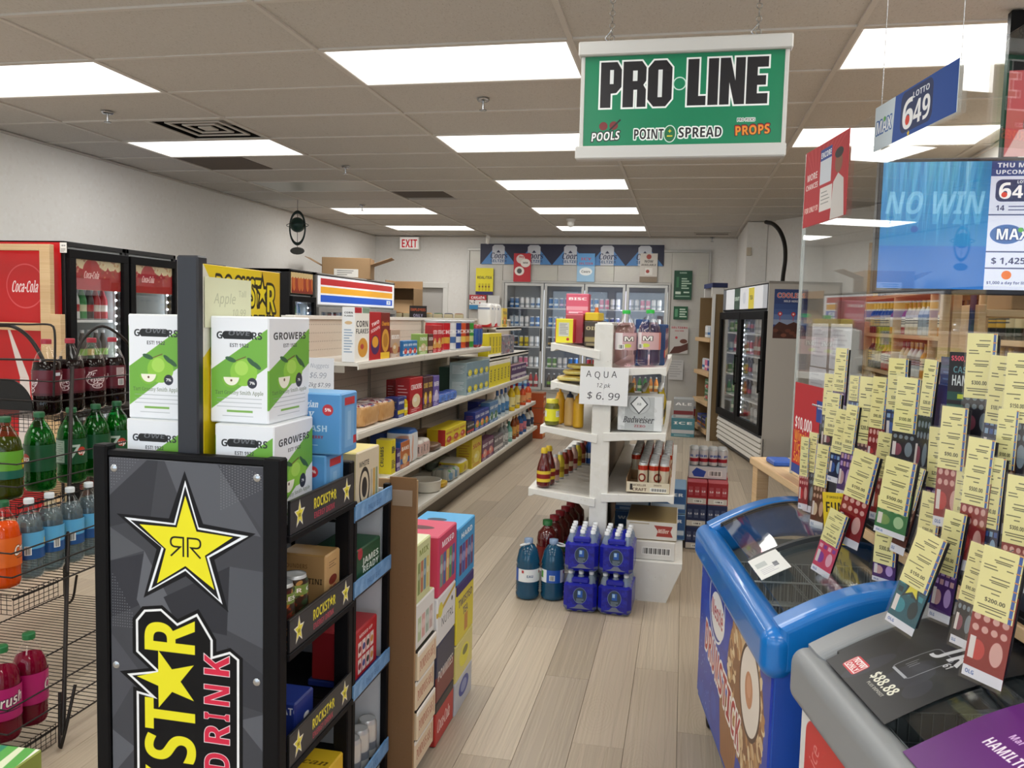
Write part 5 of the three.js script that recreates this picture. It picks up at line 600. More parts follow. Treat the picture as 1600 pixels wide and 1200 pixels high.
// ---------------------------------------------------------------- tall cooler by the angled wall, wooden shelf beyond it
const TH = .171, SLW = -(Math.PI / 2 - TH);
{
  const hd = lab(512, 70, (g, w, h) => { fill(g, w, h, '#e6e8ec'); rect(g, 0, 0, 40, h, '#6a6e76'); rect(g, 150, 0, 70, h, '#2f4a3a'); txt(g, 'DRAFT', 185, 34, 18, '#cfe0d0'); rect(g, 320, 4, 60, h - 4, '#d8c63a'); txt(g, 'TEA', 350, 34, 18, '#333'); disc(g, 270, 34, 20, '#cfd2d8'); rect(g, 470, 0, 42, h, '#b9bcc2'); });
  const t = cooler('upright_cooler', 'tall white two-door cooler with white slatted base by the angled wall', [.458, 0, -10.68], SLW, { W: 2.07, H: 1.93, D: .72, doors: 2, y0: .37, head: .3, body: 0xb9b7b2, headArt: hd, headGlow: .35, fw: .085, leds: [.95, 2.0], led: 2, levels: [.39, .64, .89, 1.14, 1.385], kickMat: std(0x55565a, .6), liner: 0x6f757a, ledR: .013, fill: (c, y, li, W) => stock(c, li === 3 ? [BOTS[0], BOTS[1], CANS[6]] : [BOTS[2], BOTS[9], BOTS[4], CANS[1]], 'drink_bottle', 'bottle inside the tall two-door cooler', 'bottles in the tall two-door cooler', .12, W - .12, y, -.16, .16) });
  for (let k = 0; k < 5; k++) part(t, 'base_slat', at(box(2.03, .045, .018, 0, 0, 0, .006), 1.035, .07 + k * .055, .012, -.3), std(0xdfdcd5, .45));
  const cp = lab(256, 380, (g, w, h) => { fill(g, w, h, '#27407c'); for (let i = 0; i < 20; i++) rect(g, 0, h * .3 + i * 8, w, 8, ['#33508c', '#3f5c98', '#5f78ac', '#8f9fbe'][Math.min(3, Math.floor(i / 5))]); txt(g, 'COOLERS', w / 2, 48, 50, '#c22b36', { w: 216, stroke: '#f0e9ea', sw: 5 }); txt(g, 'SOLD HERE', w / 2, 92, 22, '#e6e6ea', { w: 110 }); for (const [x, y] of [[50, 190], [152, 192]]) { disc(g, x, y, 17, '#c2303a'); disc(g, x, y, 8, '#f0d8d4'); rect(g, x - 2, y + 12, 4, 40, '#c2303a'); } poly(g, [[0, h], [0, h * .78], [w * .18, h * .66], [w * .42, h * .72], [w * .62, h * .66], [w * .9, h * .74], [w, h * .85], [w, h]], '#4a2a24'); speck(g, w, h, 1, ['#4a2a24'], 1, 2); for (let i = 0; i < 8; i++) disc(g, 20 + i * 32, h * .84 + (i % 3) * 18, 22, pick(['#6a3c30', '#3a201c', '#7d4a3a']), 14); });
  const p = part(t, 'poster', sheet(.33, .49, cp), printMat(cp, .4), 'blue coolers poster'); p.position.set(2.072, 1.36, -.22); p.rotation.y = Math.PI / 2;
  // cable from the column down to the cooler
  const A = (px, py, z) => { const q = onZ(z, px, py); return [q.x, q.y, q.z]; };
  one('cable', 'thick black cable from the ceiling down to the tall cooler', 'cable', tube([A(1197, 347, -10.3), A(1208, 350, -10.1), A(1219, 362, -9.9), A(1226, 382, -9.75), A(1227, 405, -9.7), A(1224, 428, -9.65), A(1222, 446, -9.6)], .024, 8), std(0x1d1a18, .55));
  const th = onZ(-10.56, 1173, 393); one('thermostat', 'small beige thermostat on the white column', 'thermostat', span(-.03, -.05, 0, .03, .05, .025, .006), std(0xc9bda8, .5), [th.x - .02, th.y, -10.58]);
  // pine and hardboard shelf
  const s = thing('wooden_shelf', 'narrow pine shelf unit standing beyond the tall cooler', 'shelf unit', [.175, 0, -11.72], SLW), W = 1.0; s.updateMatrixWorld();
  const hb = std(0x86704f, .75), pm = pineMat; part(s, 'back_board', span(0, .05, -.3, W, 1.84, -.29), hb); part(s, 'side_board', UV(span(W - .02, 0, -.3, W, 1.86, .02), .8, 3), hb); part(s, 'side_board', span(0, 0, -.3, .02, 1.84, -.02), hb);
  const LS = [.12, .48, .86, 1.3]; LS.forEach((y) => part(s, 'shelf_board', UV(span(.02, y - .05, -.29, W - .02, y, .03), .8, 4), pm)); part(s, 'edge_strip', span(W, 0, -.02, W + .015, 1.86, .02), white);
  stock(s, [CANS[1], CANS[0], CANS[2], CANS[9]], 'drink_can', 'can on the upper board of the pine shelf', 'cans on the pine shelf', .3, .9, LS[3], -.08, .085); stock(s, [CANS[0], CANS[8], CANS[9]], 'drink_can', 'can on the middle board of the pine shelf', 'cans on the middle pine board', .2, .92, LS[2], -.08, .085);
  const gb = makeArt(.26, .14, .15, gp('#35704a', '#d8d2c4', 'DARK', '#f0e9e0', '#b33a34'), gp('#d8d4cc', '#b33a34', 'D', '#b33a34'), '#4a8a5e', 300), bb = makeArt(.26, .15, .18, gp('#2f3f86', '#d07a3a', 'MIX', '#fff'), '#8a8f4a', '#3a4a90', 300);
  for (let k = 0; k < 2; k++) { const p2 = s.localToWorld(V(.68, LS[1] + .002 + k * .143, -.1)); carton('beer_box', 'green and white box stacked on the pine shelf', 'box', gb, [p2.x, p2.y, p2.z], { turn: SLW, group: 'green boxes on the pine shelf' }); const p3 = s.localToWorld(V(.34 + k * .3, LS[0] + .002, -.1)); carton('beer_box', 'blue and orange box low on the pine shelf', 'box', bb, [p3.x, p3.y, p3.z], { turn: SLW, group: 'blue boxes on the pine shelf' }); }
  const bx = makeArt(.35, .06, .2, '#22306a', '#1c2858', '#2a3a7c', 200), p4 = s.localToWorld(V(.35, 1.95, -.15)); const lid = thing('blue_tray', 'dark blue tray on a white support above the pine shelf', 'tray', [p4.x, 1.84, p4.z], SLW); part(lid, 'support', span(-.26, 0, -.1, -.22, .12, .1), white); part(lid, 'support', span(.22, 0, -.1, .26, .12, .1), white); part(lid, 'tray', cartonGeo(bx).translate(0, .12, 0).scale(1.6, 1, 1), printMat(bx, .4));
}

// ---------------------------------------------------------------- black two-sided display rack with the star panel
const RX0 = -1.319, RX1 = -.851, RZ0 = -1.649, RZ1 = -2.06, RS = -1.076, RT = 1.178;
{
  const o = thing('display_rack', 'black energy drink display rack with a yellow star on its end panel', 'display rack', [0, 0, 0]);
  const PXW = RX1 - RX0 - .078, art = lab(512, 1392, (g, w, h) => {
    fill(g, w, h, '#46474d'); g.save(); g.transform(.913, 0, 0, .807, -358, -69);
    const F = (p, c) => poly(g, p, c); // facets
    F([[392, 40], [580, 40], [392, 230]], '#55565d'); F([[580, 40], [545, 300], [392, 350], [392, 230]], '#3b3c42'); F([[580, 40], [760, 40], [940, 340], [680, 300]], '#5d5f66'); F([[760, 40], [960, 40], [960, 340]], '#4a4b52'); F([[392, 350], [520, 430], [392, 480]], '#595b61'); F([[392, 480], [520, 440], [500, 640], [392, 700]], '#383940'); F([[520, 430], [660, 700], [560, 760], [490, 620]], '#65676e'); F([[830, 460], [960, 470], [960, 760], [820, 700]], '#55575e'); F([[590, 600], [830, 460], [820, 720], [640, 700]], '#34353b'); F([[392, 760], [500, 900], [392, 1100]], '#505158'); F([[860, 1040], [960, 1000], [960, 1160]], '#5f6168'); F([[392, 1140], [480, 1200], [392, 1320]], '#606269'); F([[820, 760], [960, 860], [960, 1000], [870, 980]], '#3d3e44');
    g.fillStyle = '#77797f'; for (let y = 0; y < 20; y++) for (let x = 0; x < 16; x++) { if (x + y < 20) { g.beginPath(); g.arc(800 + x * 10, 60 + y * 10 + x * 4, 2.2, 0, 7); g.fill(); } if (x < y * .6) { g.beginPath(); g.arc(400 + x * 9, 520 + y * 11, 2, 0, 7); g.fill(); } if (x < 11 && y < 15 && x < 14 - y) { g.beginPath(); g.arc(400 + x * 10, 55 + y * 11, 2, 0, 7); g.fill(); } }
    poly(g, [[670, 118], [736, 310], [922, 330], [776, 440], [826, 632], [672, 512], [516, 610], [566, 420], [418, 297], [612, 300]], '#17171b');
    poly(g, [[672, 152], [720, 324], [897, 341], [757, 434], [805, 605], [671, 492], [532, 586], [584, 411], [447, 308], [630, 316]], '#eef2f8');
    poly(g, [[672, 175], [717, 332], [870, 347], [748, 431], [792, 588], [671, 483], [545, 572], [592, 415], [470, 318], [636, 323]], '#17171b');
    poly(g, [[672, 210], [712, 340], [842, 350], [742, 428], [776, 553], [671, 474], [566, 550], [600, 416], [503, 331], [640, 331]], '#efe62c');
    g.strokeStyle = '#1c1c1c'; g.lineWidth = 6; g.lineJoin = 'miter'; for (const s of [-1, 1]) { g.beginPath(); const X = (d) => 672 + s * d; g.moveTo(X(8), 440); g.lineTo(X(8), 368); g.lineTo(X(36), 368); g.quadraticCurveTo(X(54), 368, X(54), 386); g.quadraticCurveTo(X(54), 404, X(36), 404); g.lineTo(X(20), 404); g.lineTo(X(54), 440); g.stroke(); }
    // outline shape behind the sideways lettering
    const B = [[490, 700], [520, 660], [580, 650], [640, 700], [712, 655], [765, 745], [765, 812], [830, 785], [860, 808], [860, 1350], [490, 1350], [490, 980], [550, 990], [460, 915], [570, 890], [490, 820]];
    poly(g, B, '#101013', '#101013', 34); poly(g, B, '#101013', '#f2f4f6', 9);
    g.save(); g.translate(605, 1290); g.rotate(-Math.PI / 2); g.fillStyle = '#efe62c'; g.textBaseline = 'alphabetic'; g.textAlign = 'left'; g.font = 'bold 262px sans-serif'; const put = (s, x, w2, y = 100) => { g.save(); g.translate(x, y); g.scale(w2 / g.measureText(s).width, 1); g.fillText(s, 0, 0); g.restore(); };
    put('S', 45, 125); put('T', 170, 130); poly(g, starPts(372, 0, 118, 46, 0).map(([x, y]) => [x, y]), '#efe62c'); put('R', 460, 150); put('K', -110, 140); g.restore();
    g.save(); g.translate(828, 1310); g.rotate(-Math.PI / 2); g.font = 'bold 125px sans-serif'; g.textAlign = 'left'; g.textBaseline = 'alphabetic'; g.strokeStyle = '#f6e0e4'; g.lineWidth = 5; g.fillStyle = '#d8304c'; const pk = (s, x, w2) => { g.save(); g.translate(x, 0); g.scale(w2 / g.measureText(s).width, 1); g.strokeText(s, 0, 0); g.fillText(s, 0, 0); g.restore(); };
    pk('D', 55, 85); pk('R', 160, 85); pk('I', 260, 30); pk('N', 310, 95); pk('K', 422, 88); g.restore();
    g.restore();
  });
  part(o, 'end_panel', bbox(PXW, 1.06, .008, { all: SWW(art), pz: art }, .001).translate((RX0 + RX1) / 2, .09, RZ0 - .002), printMat(art, .55, { physical: { specularIntensity: .4 } }), 'grey facet print with a yellow star');
  part(o, 'end_post', span(RX0, 0, RZ0 + .008, RX0 + .036, RT, RZ0 - .03, .004), black); part(o, 'end_post', span(RX1 - .042, 0, RZ0 + .008, RX1, RT - .008, RZ0 - .03, .004), black); part(o, 'end_rail', span(RX0 + .03, RT - .026, RZ0 + .002, RX1 - .03, RT - .012, RZ0 - .03, .002), black); part(o, 'end_back', span(RX0 + .03, .05, RZ0 - .02, RX1 - .03, RT - .02, RZ0 - .012), black);
  for (const x of [RX0, RX1 - .042]) part(o, 'rear_post', span(x, 0, RZ1 + .03, x + .042, 1.1, RZ1, .003), black);
  for (const x of [RX0 + .052, RX1 - .058]) for (const y of [1.125, .66, .2]) part(o, 'screw', at(lathe([[0, .003], [.007, .002], [.009, 0]], 12), x, y, RZ0 + .003, Math.PI / 2), chrome);
  part(o, 'spine_post', span(-1.12, .9, RZ0 - .02, -1.066, 1.612, RZ0 - .06, .004), std(0x23252d, .4)); part(o, 'spine_post', span(-1.115, 0, RZ1 + .02, -1.07, 1.60, RZ1 - .01, .003), black); part(o, 'spine_panel', span(-1.098, .05, RZ0 - .05, -1.09, 1.1, RZ1), std(0xc3c9d2, .5));
  const yh = lab(420, 620, (g, w, h) => { fill(g, w, h, '#e0c413'); poly(g, [[0, 0], [w * .3, h * .2], [0, h * .34]], '#dcd9cc'); poly(g, [[w * .3, h * .2], [w * .8, 0], [w, 0], [w, h * .2]], '#e6cd2a'); poly(g, [[w * .7, 0], [w, h * .3], [w, 0]], '#d9b21a'); poly(g, [[w * .5, h], [w, h * .5], [w, h]], '#d8a81a'); txt(g, 'ROCKST', w * .43, h * .095, 92, '#1d1a10', { w: 250, stroke: '#1d1a10', sw: 14 }); txt(g, 'ROCKST', w * .43, h * .095, 92, '#e6cf1c', { w: 250 }); poly(g, starPts(w * .74, h * .09, 42, 17), '#e6cf1c', '#1d1a10', 8); txt(g, 'R', w * .86, h * .115, 96, '#e6cf1c', { w: 60, stroke: '#1d1a10', sw: 14 }); txt(g, 'DRINK', w * .72, h * .22, 50, '#b0283c', { stroke: '#1d1a10', sw: 10 }); });
  part(o, 'header_board', bbox(.006, .62, -(RZ1 - RZ0) - .05, { all: SWW(yh), px: yh }, .001).translate(-1.068, .975, (RZ0 + RZ1) / 2 - .015), printMat(yh, .35), 'yellow printed header board');
  const strip = lab(420, 72, (g, w, h) => { fill(g, w, h, '#2e2e31'); rect(g, 0, 0, w, 5, '#1a1a1c'); for (const x of [52, w - 52]) { poly(g, starPts(x, h / 2, 29, 12), '#e9dd3a', '#f2f0e0', 3); txt(g, 'RR', x, h / 2 + 2, 11, '#222'); } txt(g, 'ROCKST', w * .46, h * .4, 34, '#e6da2c', { w: 112 }); poly(g, starPts(w * .62, h * .38, 15, 6), '#e6da2c'); txt(g, 'R', w * .67, h * .42, 34, '#e6da2c', { w: 20 }); txt(g, 'ENERGY DRINK', w * .5, h * .78, 19, '#c23350', { w: 140 }); });
  for (const y of [.978, .704, .43, .155]) { part(o, 'shelf', span(-1.09, y - .012, RZ0 - .03, RX1 - .012, y, RZ1 + .005), black); part(o, 'shelf', span(RX0 + .012, y - .012, RZ0 - .03, -1.10, y, RZ1 + .005), black); const s = part(o, 'shelf_front', bbox(.008, .078, -(RZ1 - RZ0) - .05, { all: SWW(strip), px: strip }, .001).translate(RX1 - .002, y + .012, (RZ0 + RZ1) / 2 - .014), printMat(strip, .4), 'dark strip with yellow stars'); part(s, 'clip_rail', span(RX1 - .004, y - .004, RZ0 - .03, RX1 + .006, y + .012, RZ1 + .004), black); part(o, 'shelf_front', span(RX0, y, RZ0 - .03, RX0 + .008, y + .09, RZ1), black); }
  part(o, 'base', span(RX0, 0, RZ0 - .03, RX1, .05, RZ1), black);
}
// cider cartons
{
  const grow = (slot) => (g, w, h) => {
    fill(g, w, h, '#e9ecf2'); poly(g, [[0, h * .5], [w, h * .1], [w, h * .46], [0, h * .88]], '#6fae3c'); txt(g, 'GROWERS', w * .5, h * .17, h * .1, '#22242a', { w: w * .82 }); txt(g, 'EST! 1922', w * .5, h * .265, h * .045, '#3a3c42', { w: w * .34 });
    if (slot) { g.fillStyle = '#0c0c0e'; g.beginPath(); g.roundRect(w * .2, h * .13, w * .54, h * .075, h * .035); g.fill(); txt(g, 'OWE', w * .5, h * .15, h * .06, '#6a6c72', { w: w * .4, skew: -.2 }); }
    disc(g, w * .58, h * .52, w * .24, '#8cc63f', h * .13); disc(g, w * .54, h * .48, w * .12, '#a9d85a', h * .07); g.strokeStyle = '#6b4a2a'; g.lineWidth = w * .014; g.beginPath(); g.moveTo(w * .4, h * .42); g.lineTo(w * .62, h * .37); g.stroke(); for (const [x, y, r] of [[.35, .4, .3], [.72, .42, .7], [.8, .45, .6]]) { g.save(); g.translate(w * x, h * y); g.rotate(r); disc(g, 0, 0, w * .1, '#2f5a3a', h * .022); g.restore(); }
    g.fillStyle = '#7db83a'; g.beginPath(); g.arc(w * .36, h * .57, w * .17, .1, Math.PI - .1); g.fill(); g.fillStyle = '#f2f0e0'; g.beginPath(); g.arc(w * .36, h * .565, w * .14, .05, Math.PI - .05); g.fill(); disc(g, w * .36, h * .6, w * .018, '#5a3a22'); disc(g, w * .73, h * .62, w * .085, '#2a2c3a'); txt(g, '7%', w * .73, h * .62, h * .04, '#fff'); txt(g, 'Tart Granny Smith Apple', w * .5, h * .715, h * .05, '#4a5a3a', { w: w * .86, font: 'serif', light: true }); for (const y of [.77, .81, .85]) rect(g, w * .1, h * y, w * .8, 1.5, '#9aa2a8'); rect(g, w * .28, h * .885, w * .46, h * .02, '#7db050'); rect(g, w * .2, h * .94, w * .55, 1.5, '#9aa2a8');
  };
  const a = makeArt(.146, .244, .208, grow(1), grow(0), '#dfe2e4', 1400);
  const G = (x, y, z, t, l) => carton('cider_carton', l, 'drink carton', a, [x, y, z], { turn: t, bevel: .003 });
  G(-.989, 1.2345, -1.815, 0, 'apple cider carton on top of another in front of the yellow header'); G(-.97, .99, -1.80, .02, 'apple cider carton under another beside the blue cartons'); G(-1.198, 1.234, -1.81, .0, 'apple cider carton on top of another beyond the black spine post'); G(-1.198, .99, -1.80, .01, 'apple cider carton under another beyond the black spine post');
    const gbF = (g, w, h) => { fill(g, w, h, '#4f90cc'); txt(g, 'Georgian', w * .36, h * .17, h * .15, '#e6eef6', { skew: -.2, w: w * .5, font: 'serif' }); txt(g, 'Bay', w * .36, h * .33, h * .17, '#e6eef6', { skew: -.2, font: 'serif' }); disc(g, w * .78, h * .26, w * .1, '#c22b36'); txt(g, '5%', w * .78, h * .26, h * .08, '#fff'); txt(g, 'SMASH', w * .5, h * .58, h * .15, '#b8d4ee', { w: w * .56 }); txt(g, 'CRANBERRY', w * .45, h * .73, h * .07, '#a8283a', { w: w * .5 }); rect(g, w * .1, h * .86, w * .5, 2, '#b8d4ee'); };
  const gb = makeArt(.15, .155, .112, gbF, (g, w, h) => { fill(g, w, h, '#5b99d2'); rect(g, w * .2, h * .06, w * .65, h * .13, '#c22b36'); rect(g, w * .22, h * .22, w * .6, h * .7, '#74abdc'); rect(g, w * .4, h * .3, w * .22, h * .5, '#8fbce4'); rect(g, w * .78, h * .75, w * .2, h * .14, '#c22b36'); }, '#6aa4d6', 1100);
  carton('cooler_carton', 'pale blue cranberry smash carton on top of its twin', 'drink carton', gb, [-.905, 1.137, -1.968], { turn: .03 }); carton('cooler_carton', 'pale blue cranberry smash carton under its twin on the rack', 'drink carton', gb, [-.942, .979, -1.968], { turn: .0 });
  // paper taped on the header
  const pp = lab(300, 190, (g, w, h) => { fill(g, w, h, '#d6d8b8'); txt(g, 'Apple', w * .42, h * .42, 54, '#b4b79a', { light: true, skew: -.2 }); txt(g, 'Tall', w * .8, h * .3, 34, '#b4b79a', { light: true }); txt(g, '10.99', w * .72, h * .7, 38, '#b0b396', { light: true, skew: -.2 }); });
  const q0 = zFor(-1.062, 1.5, 320), q1 = zFor(-1.062, 1.5, 392), pe = one('paper_note', 'cream handwritten note taped on the yellow header', 'note', sheet(q0 - q1, .115, pp, .001), printMat(pp, .8), [-1.062, yFor(-1.062, q0, 512), (q0 + q1) / 2]); pe.rotation.y = Math.PI / 2;
  const p2 = lab(200, 200, (g, w, h) => { fill(g, w, h, '#e2e6ee'); txt(g, 'Nuggets', w * .5, h * .25, 36, '#a8b0c0', { light: true, skew: -.25 }); txt(g, '$6.99', w * .45, h * .55, 48, '#8a93a6', { light: true, skew: -.2 }); txt(g, '2kg $7.99', w * .5, h * .85, 36, '#5a6274', { light: true, skew: -.2 }); });
  const n0 = onZ(-4.198, 477, 608), n1 = onZ(-4.198, 522, 560); one('paper_note', 'white handwritten price note taped to the end of the long shelving', 'note', sheet(n1.x - n0.x, n1.y - n0.y, p2, .001), printMat(p2, .8), [(n0.x + n1.x) / 2, n0.y, -4.1975]);
  // second shelf: martini box and two tall cans
  const mk = makeArt(.13, .165, .09, (g, w, h) => { fill(g, w, h, '#b58f5e'); txt(g, 'FOUNDERS', w * .34, h * .18, h * .1, '#7d5a34', { w: w * .55 }); txt(g, 'MARTINI', w * .62, h * .42, h * .13, '#3a2a1a', { w: w * .66 }); txt(g, '3x', w * .66, h * .82, h * .13, '#3a2a1a'); rect(g, w * .5, h * .93, w * .3, 3, '#5a4226'); }, (g, w, h) => { fill(g, w, h, '#c49f6c'); lines(g, w * .2, h * .12, w * .6, 3, 8, '#5a4226'); disc(g, w * .5, h * .44, w * .3, '#7a2f22', h * .08); rect(g, w * .22, h * .54, w * .2, h * .4, '#8a5a40'); rect(g, w * .52, h * .54, w * .2, h * .4, '#a8413a'); }, '#a8834f', 1100), zm = zFor(-.87, .8, 518), zf = zFor(-.87, .8, 545);
  carton('cocktail_carton', 'kraft brown martini carton on the second rack shelf', 'drink carton', mk, [-.94, .7055, Math.max(-1.98, (zm + zf) / 2)]);
  const cd = lab(200, 260, (g, w, h) => { fill(g, w, h, '#3a2a1e'); speck(g, w, h, 130, ['#8a3a24', '#c98a3a', '#5a2a2a', '#d9a85a', '#2a4a2a'], 5, 18, .8); rect(g, 0, h * .12, w, h * .16, '#7d9a4a'); txt(g, 'CAESAR', w * .3, h * .2, 24, '#fff'); txt(g, 'CAESAR', w * .8, h * .2, 24, '#fff'); disc(g, w * .62, h * .62, 20, '#d9481f'); disc(g, w * .2, h * .6, 24, '#c9a25a'); rect(g, 0, -4, w, 14, '#cfd3d6'); rect(g, 0, h * .96, w, 12, '#cfd3d6'); });
  const cdG = canGeo(.033, .158, cd); for (const [px, dz, l] of [[455, -1.735, 'dark patterned tall can on the rack at the star panel end'], [469, -1.805, 'dark patterned tall can on the rack beside the martini carton']]) one('tall_can', l, 'can', cdG, canMat(cd), [Math.min(-.897, onZ(dz, px, 900).x), .7055, dz], px);
  const clam = (g, w, h) => { fill(g, w, h, '#1d2f7d'); disc(g, w * .6, h * .42, w * .16, '#e6e8ee', h * .07); txt(g, 'CLAMATO', w * .6, h * .6, h * .17, '#eef0f4', { w: w * .62 }); disc(g, w * .6, h * .74, w * .08, '#b02a34', h * .05); };
  const cl = makeArt(.1, .125, .11, clam, (g, w, h) => { fill(g, w, h, '#20358a'); txt(g, 'CLAMATO', w * .6, h * .15, h * .2, '#e6e8ee', { w: w * 1.1 }); lines(g, w * .2, h * .5, w * .5, 3, 9, '#8a96c8'); }, '#2a3f94', 900); cl.geo = cartonGeo(cl, 'px');
  { const a0 = zFor(-.872, .5, 464), a1 = zFor(-.872, .5, 491); carton('juice_carton', 'dark blue clam juice carton on the third rack shelf', 'drink carton', cl, [-.93, .431, (a0 + a1) / 2]); }
  const ye = makeArt(.17, .15, .19, (g, w, h) => { fill(g, w, h, '#dcb41e'); txt(g, 'American', w * .55, h * .35, h * .2, '#5a4416', { skew: -.3, font: 'serif', w: w * .6 }); txt(g, 'VINTAGE', w * .55, h * .62, h * .13, '#5a4416', { w: w * .5 }); txt(g, '6', w * .15, h * .5, h * .2, '#5a4416'); }, (g, w, h) => { fill(g, w, h, '#d4ab1a'); txt(g, '9', w * .7, h * .3, h * .16, '#5a4416'); txt(g, '6x', w * .85, h * .6, h * .16, '#5a4416'); }, (g, w, h) => { fill(g, w, h, '#e2bd2a'); txt(g, 'American', w * .4, h * .4, h * .2, '#6a5218', { skew: -.3, font: 'serif' }); disc(g, w * .45, h * .72, w * .12, '#2a2a2c', h * .1); }, 700); ye.geo = cartonGeo(ye, 'px');
  carton('iced_tea_carton', 'yellow iced tea carton at the bottom of the black rack', 'drink carton', ye, [-.955, .156, -1.94]);
}
// ---------------------------------------------------------------- second rack, cardboard sheet, cartons piled on the floor
{
  const X1 = -.866, X0 = -1.2, Z0 = -2.10, Z1 = -2.39, o = thing('display_rack', 'black rack with light blue shelf strips behind the star rack', 'display rack', [0, 0, 0]);
  for (const [x, z] of [[X0, Z0], [X1 - .02, Z0], [X0, Z1 + .02], [X1 - .02, Z1 + .02]]) part(o, 'post', span(x, 0, z, x + .02, .975, z - .02, .002), black);
  part(o, 'back_panel', span(X0, .05, Z0, X0 + .01, .97, Z1), std(0xcdd2da, .5)); part(o, 'end_board', span(X0 + .01, .05, Z1 + .004, X1 - .02, .96, Z1 + .012), std(0xcfd3da, .5));
  const bs = lab(300, 44, (g, w, h) => { fill(g, w, h, '#6f9fd0'); speck(g, w, h, 30, ['#8fb8e0', '#5a8cc0'], 8, 22, .5); txt(g, 'PALM BAY', w * .5, h * .55, 22, '#3f6fa8', { w: 110 }); rect(g, 0, h - 5, w, 6, '#1c1c20'); });
  for (const y of [.925, .708, .412, .12]) { part(o, 'shelf', span(X0 + .01, y - .01, Z0, X1 - .006, y, Z1), black); part(o, 'shelf_front', bbox(.006, .05, Z0 - Z1, { all: SWW(bs), px: bs }, .001).translate(X1, y - .008, (Z0 + Z1) / 2), printMat(bs, .4), 'light blue strip'); }
  const RK = (label, F, S, T, px0, px1, pyTop, y, depth = .14, name = 'drink_carton') => { const x = X1 - .012, z0 = zFor(x, y, px0), z1 = zFor(x, y, px1), h = yFor(x, z0, pyTop) - y, a = makeArt(z0 - z1, h, depth, F, S, T, 900); return carton(name, label, 'drink carton', a, [x - depth / 2, y, (z0 + z1) / 2], { front: 'px' }); };
  RK('cream hard seltzer carton with a black round emblem on the blue-strip rack', (g, w, h) => { fill(g, w, h, '#d6c9ae'); disc(g, w * .32, h * .6, w * .24, '#2a2826', h * .34); disc(g, w * .32, h * .6, w * .19, '#d6c9ae', h * .27); disc(g, w * .32, h * .6, w * .12, '#2a2826', h * .17); txt(g, 'WHITE', w * .3, h * .2, h * .12, '#2a2826', { w: w * .45 }); for (let i = 0; i < 3; i++) rect(g, w * (.6 + i * .12), h * .35, w * .09, h * .55, ['#b8b0a0', '#c9a04a', '#8a9a7a'][i]); rect(g, 0, h * .85, w * .5, h * .15, '#d8bd3a'); }, '#c9b98a', (g, w, h) => fill(g, w, h, '#d9c97a'), 557, 592, 708, .926);
  RK('dark green ready-to-drink beer carton on the blue-strip rack', (g, w, h) => { fill(g, w, h, '#1f4f33'); txt(g, 'JAMES', w * .58, h * .36, h * .24, '#e6ece6', { w: w * .7 }); txt(g, 'READY', w * .58, h * .6, h * .24, '#e6ece6', { w: w * .7 }); txt(g, '5.5', w * .72, h * .82, h * .17, '#e6ece6'); disc(g, w * .12, h * .1, w * .1, '#a8283a'); disc(g, w * .35, h * .92, w * .12, '#a8283a'); }, '#1b462d', '#285a3c', 557, 594, 862, .709);
  RK('dark blue clam juice carton low on the blue-strip rack', (g, w, h) => { fill(g, w, h, '#1d2f7d'); disc(g, w * .55, h * .4, w * .16, '#e6e8ee', h * .1); txt(g, 'CLAMATO', w * .55, h * .62, h * .2, '#eef0f4', { w: w * .55 }); }, '#20358a', '#2a3f94', 556, 597, 1070, .413, .15);
  const p = X1 - .012, rz0 = zFor(p, .6, 556), rz1 = zFor(p, .6, 592), ra = makeArt(rz0 - rz1, .145, .13, (g, w, h) => { fill(g, w, h, '#b5222c'); txt(g, 'MIXED UP', w * .5, h * .14, h * .1, '#f0e6e2', { w: w * .6 }); for (let r = 0; r < 2; r++) for (let i = 0; i < 4; i++) { rect(g, w * (.16 + i * .18), h * (.26 + r * .36), w * .15, h * .31, '#e0d2cc'); disc(g, w * (.235 + i * .18), h * (.42 + r * .36), w * .06, ['#8a2a30', '#4a4a8a', '#3a3a3a', '#c98a3a'][i]); } }, '#9e1c25', '#b83a40', 900); carton('drink_carton', 'red mixed pack carton standing on the blue clam juice carton', 'drink carton', ra, [p - .07, yFor(p, rz0, 1070) + .001, (rz0 + rz1) / 2], { front: 'px' });
  const cn = canArt('#d8d6d2', '#8a8f96', '', '#fff', 48, 64), cg = canGeo(.03, .12, cn); for (let i = 0; i < 4; i++) one('drink_can', 'pale can on the lowest shelf of the blue-strip rack', 'can', cg, canMat(cn), [X1 - .05, .121, Z0 - .05 - i * .063], i, 'pale cans low on the blue-strip rack');
  const c0 = onZ(-2.405, 608, 745), c1 = onZ(-2.405, 650, 748), cb = thing('cardboard_sheet', 'tall brown cardboard sheet standing at the end of the rack', 'cardboard', [(c0.x + c1.x) / 2, 0, -2.41]); part(cb, 'sheet', UV(span(-(c1.x - c0.x) / 2, 0, -.006, (c1.x - c0.x) / 2, c0.y, 0, .001), 2, 2), std(0xc3b3a4, .85, 0, { map: cardTex })); part(cb, 'fold', UV(span(-(c1.x - c0.x) / 2 - .2, 0, -.02, (c1.x - c0.x) / 2, c0.y - .01, -.01, .001), 2, 2), cardMat); const tp = lab(32, 32, (g, w, h) => fill(g, w, h, '#a58f7a')); part(cb, 'tape', span(-(c1.x - c0.x) / 2 + .01, c0.y - .09, .0005, (c1.x - c0.x) / 2 - .012, c0.y - .04, .0015, .0003), std(0xa08b76, .3));
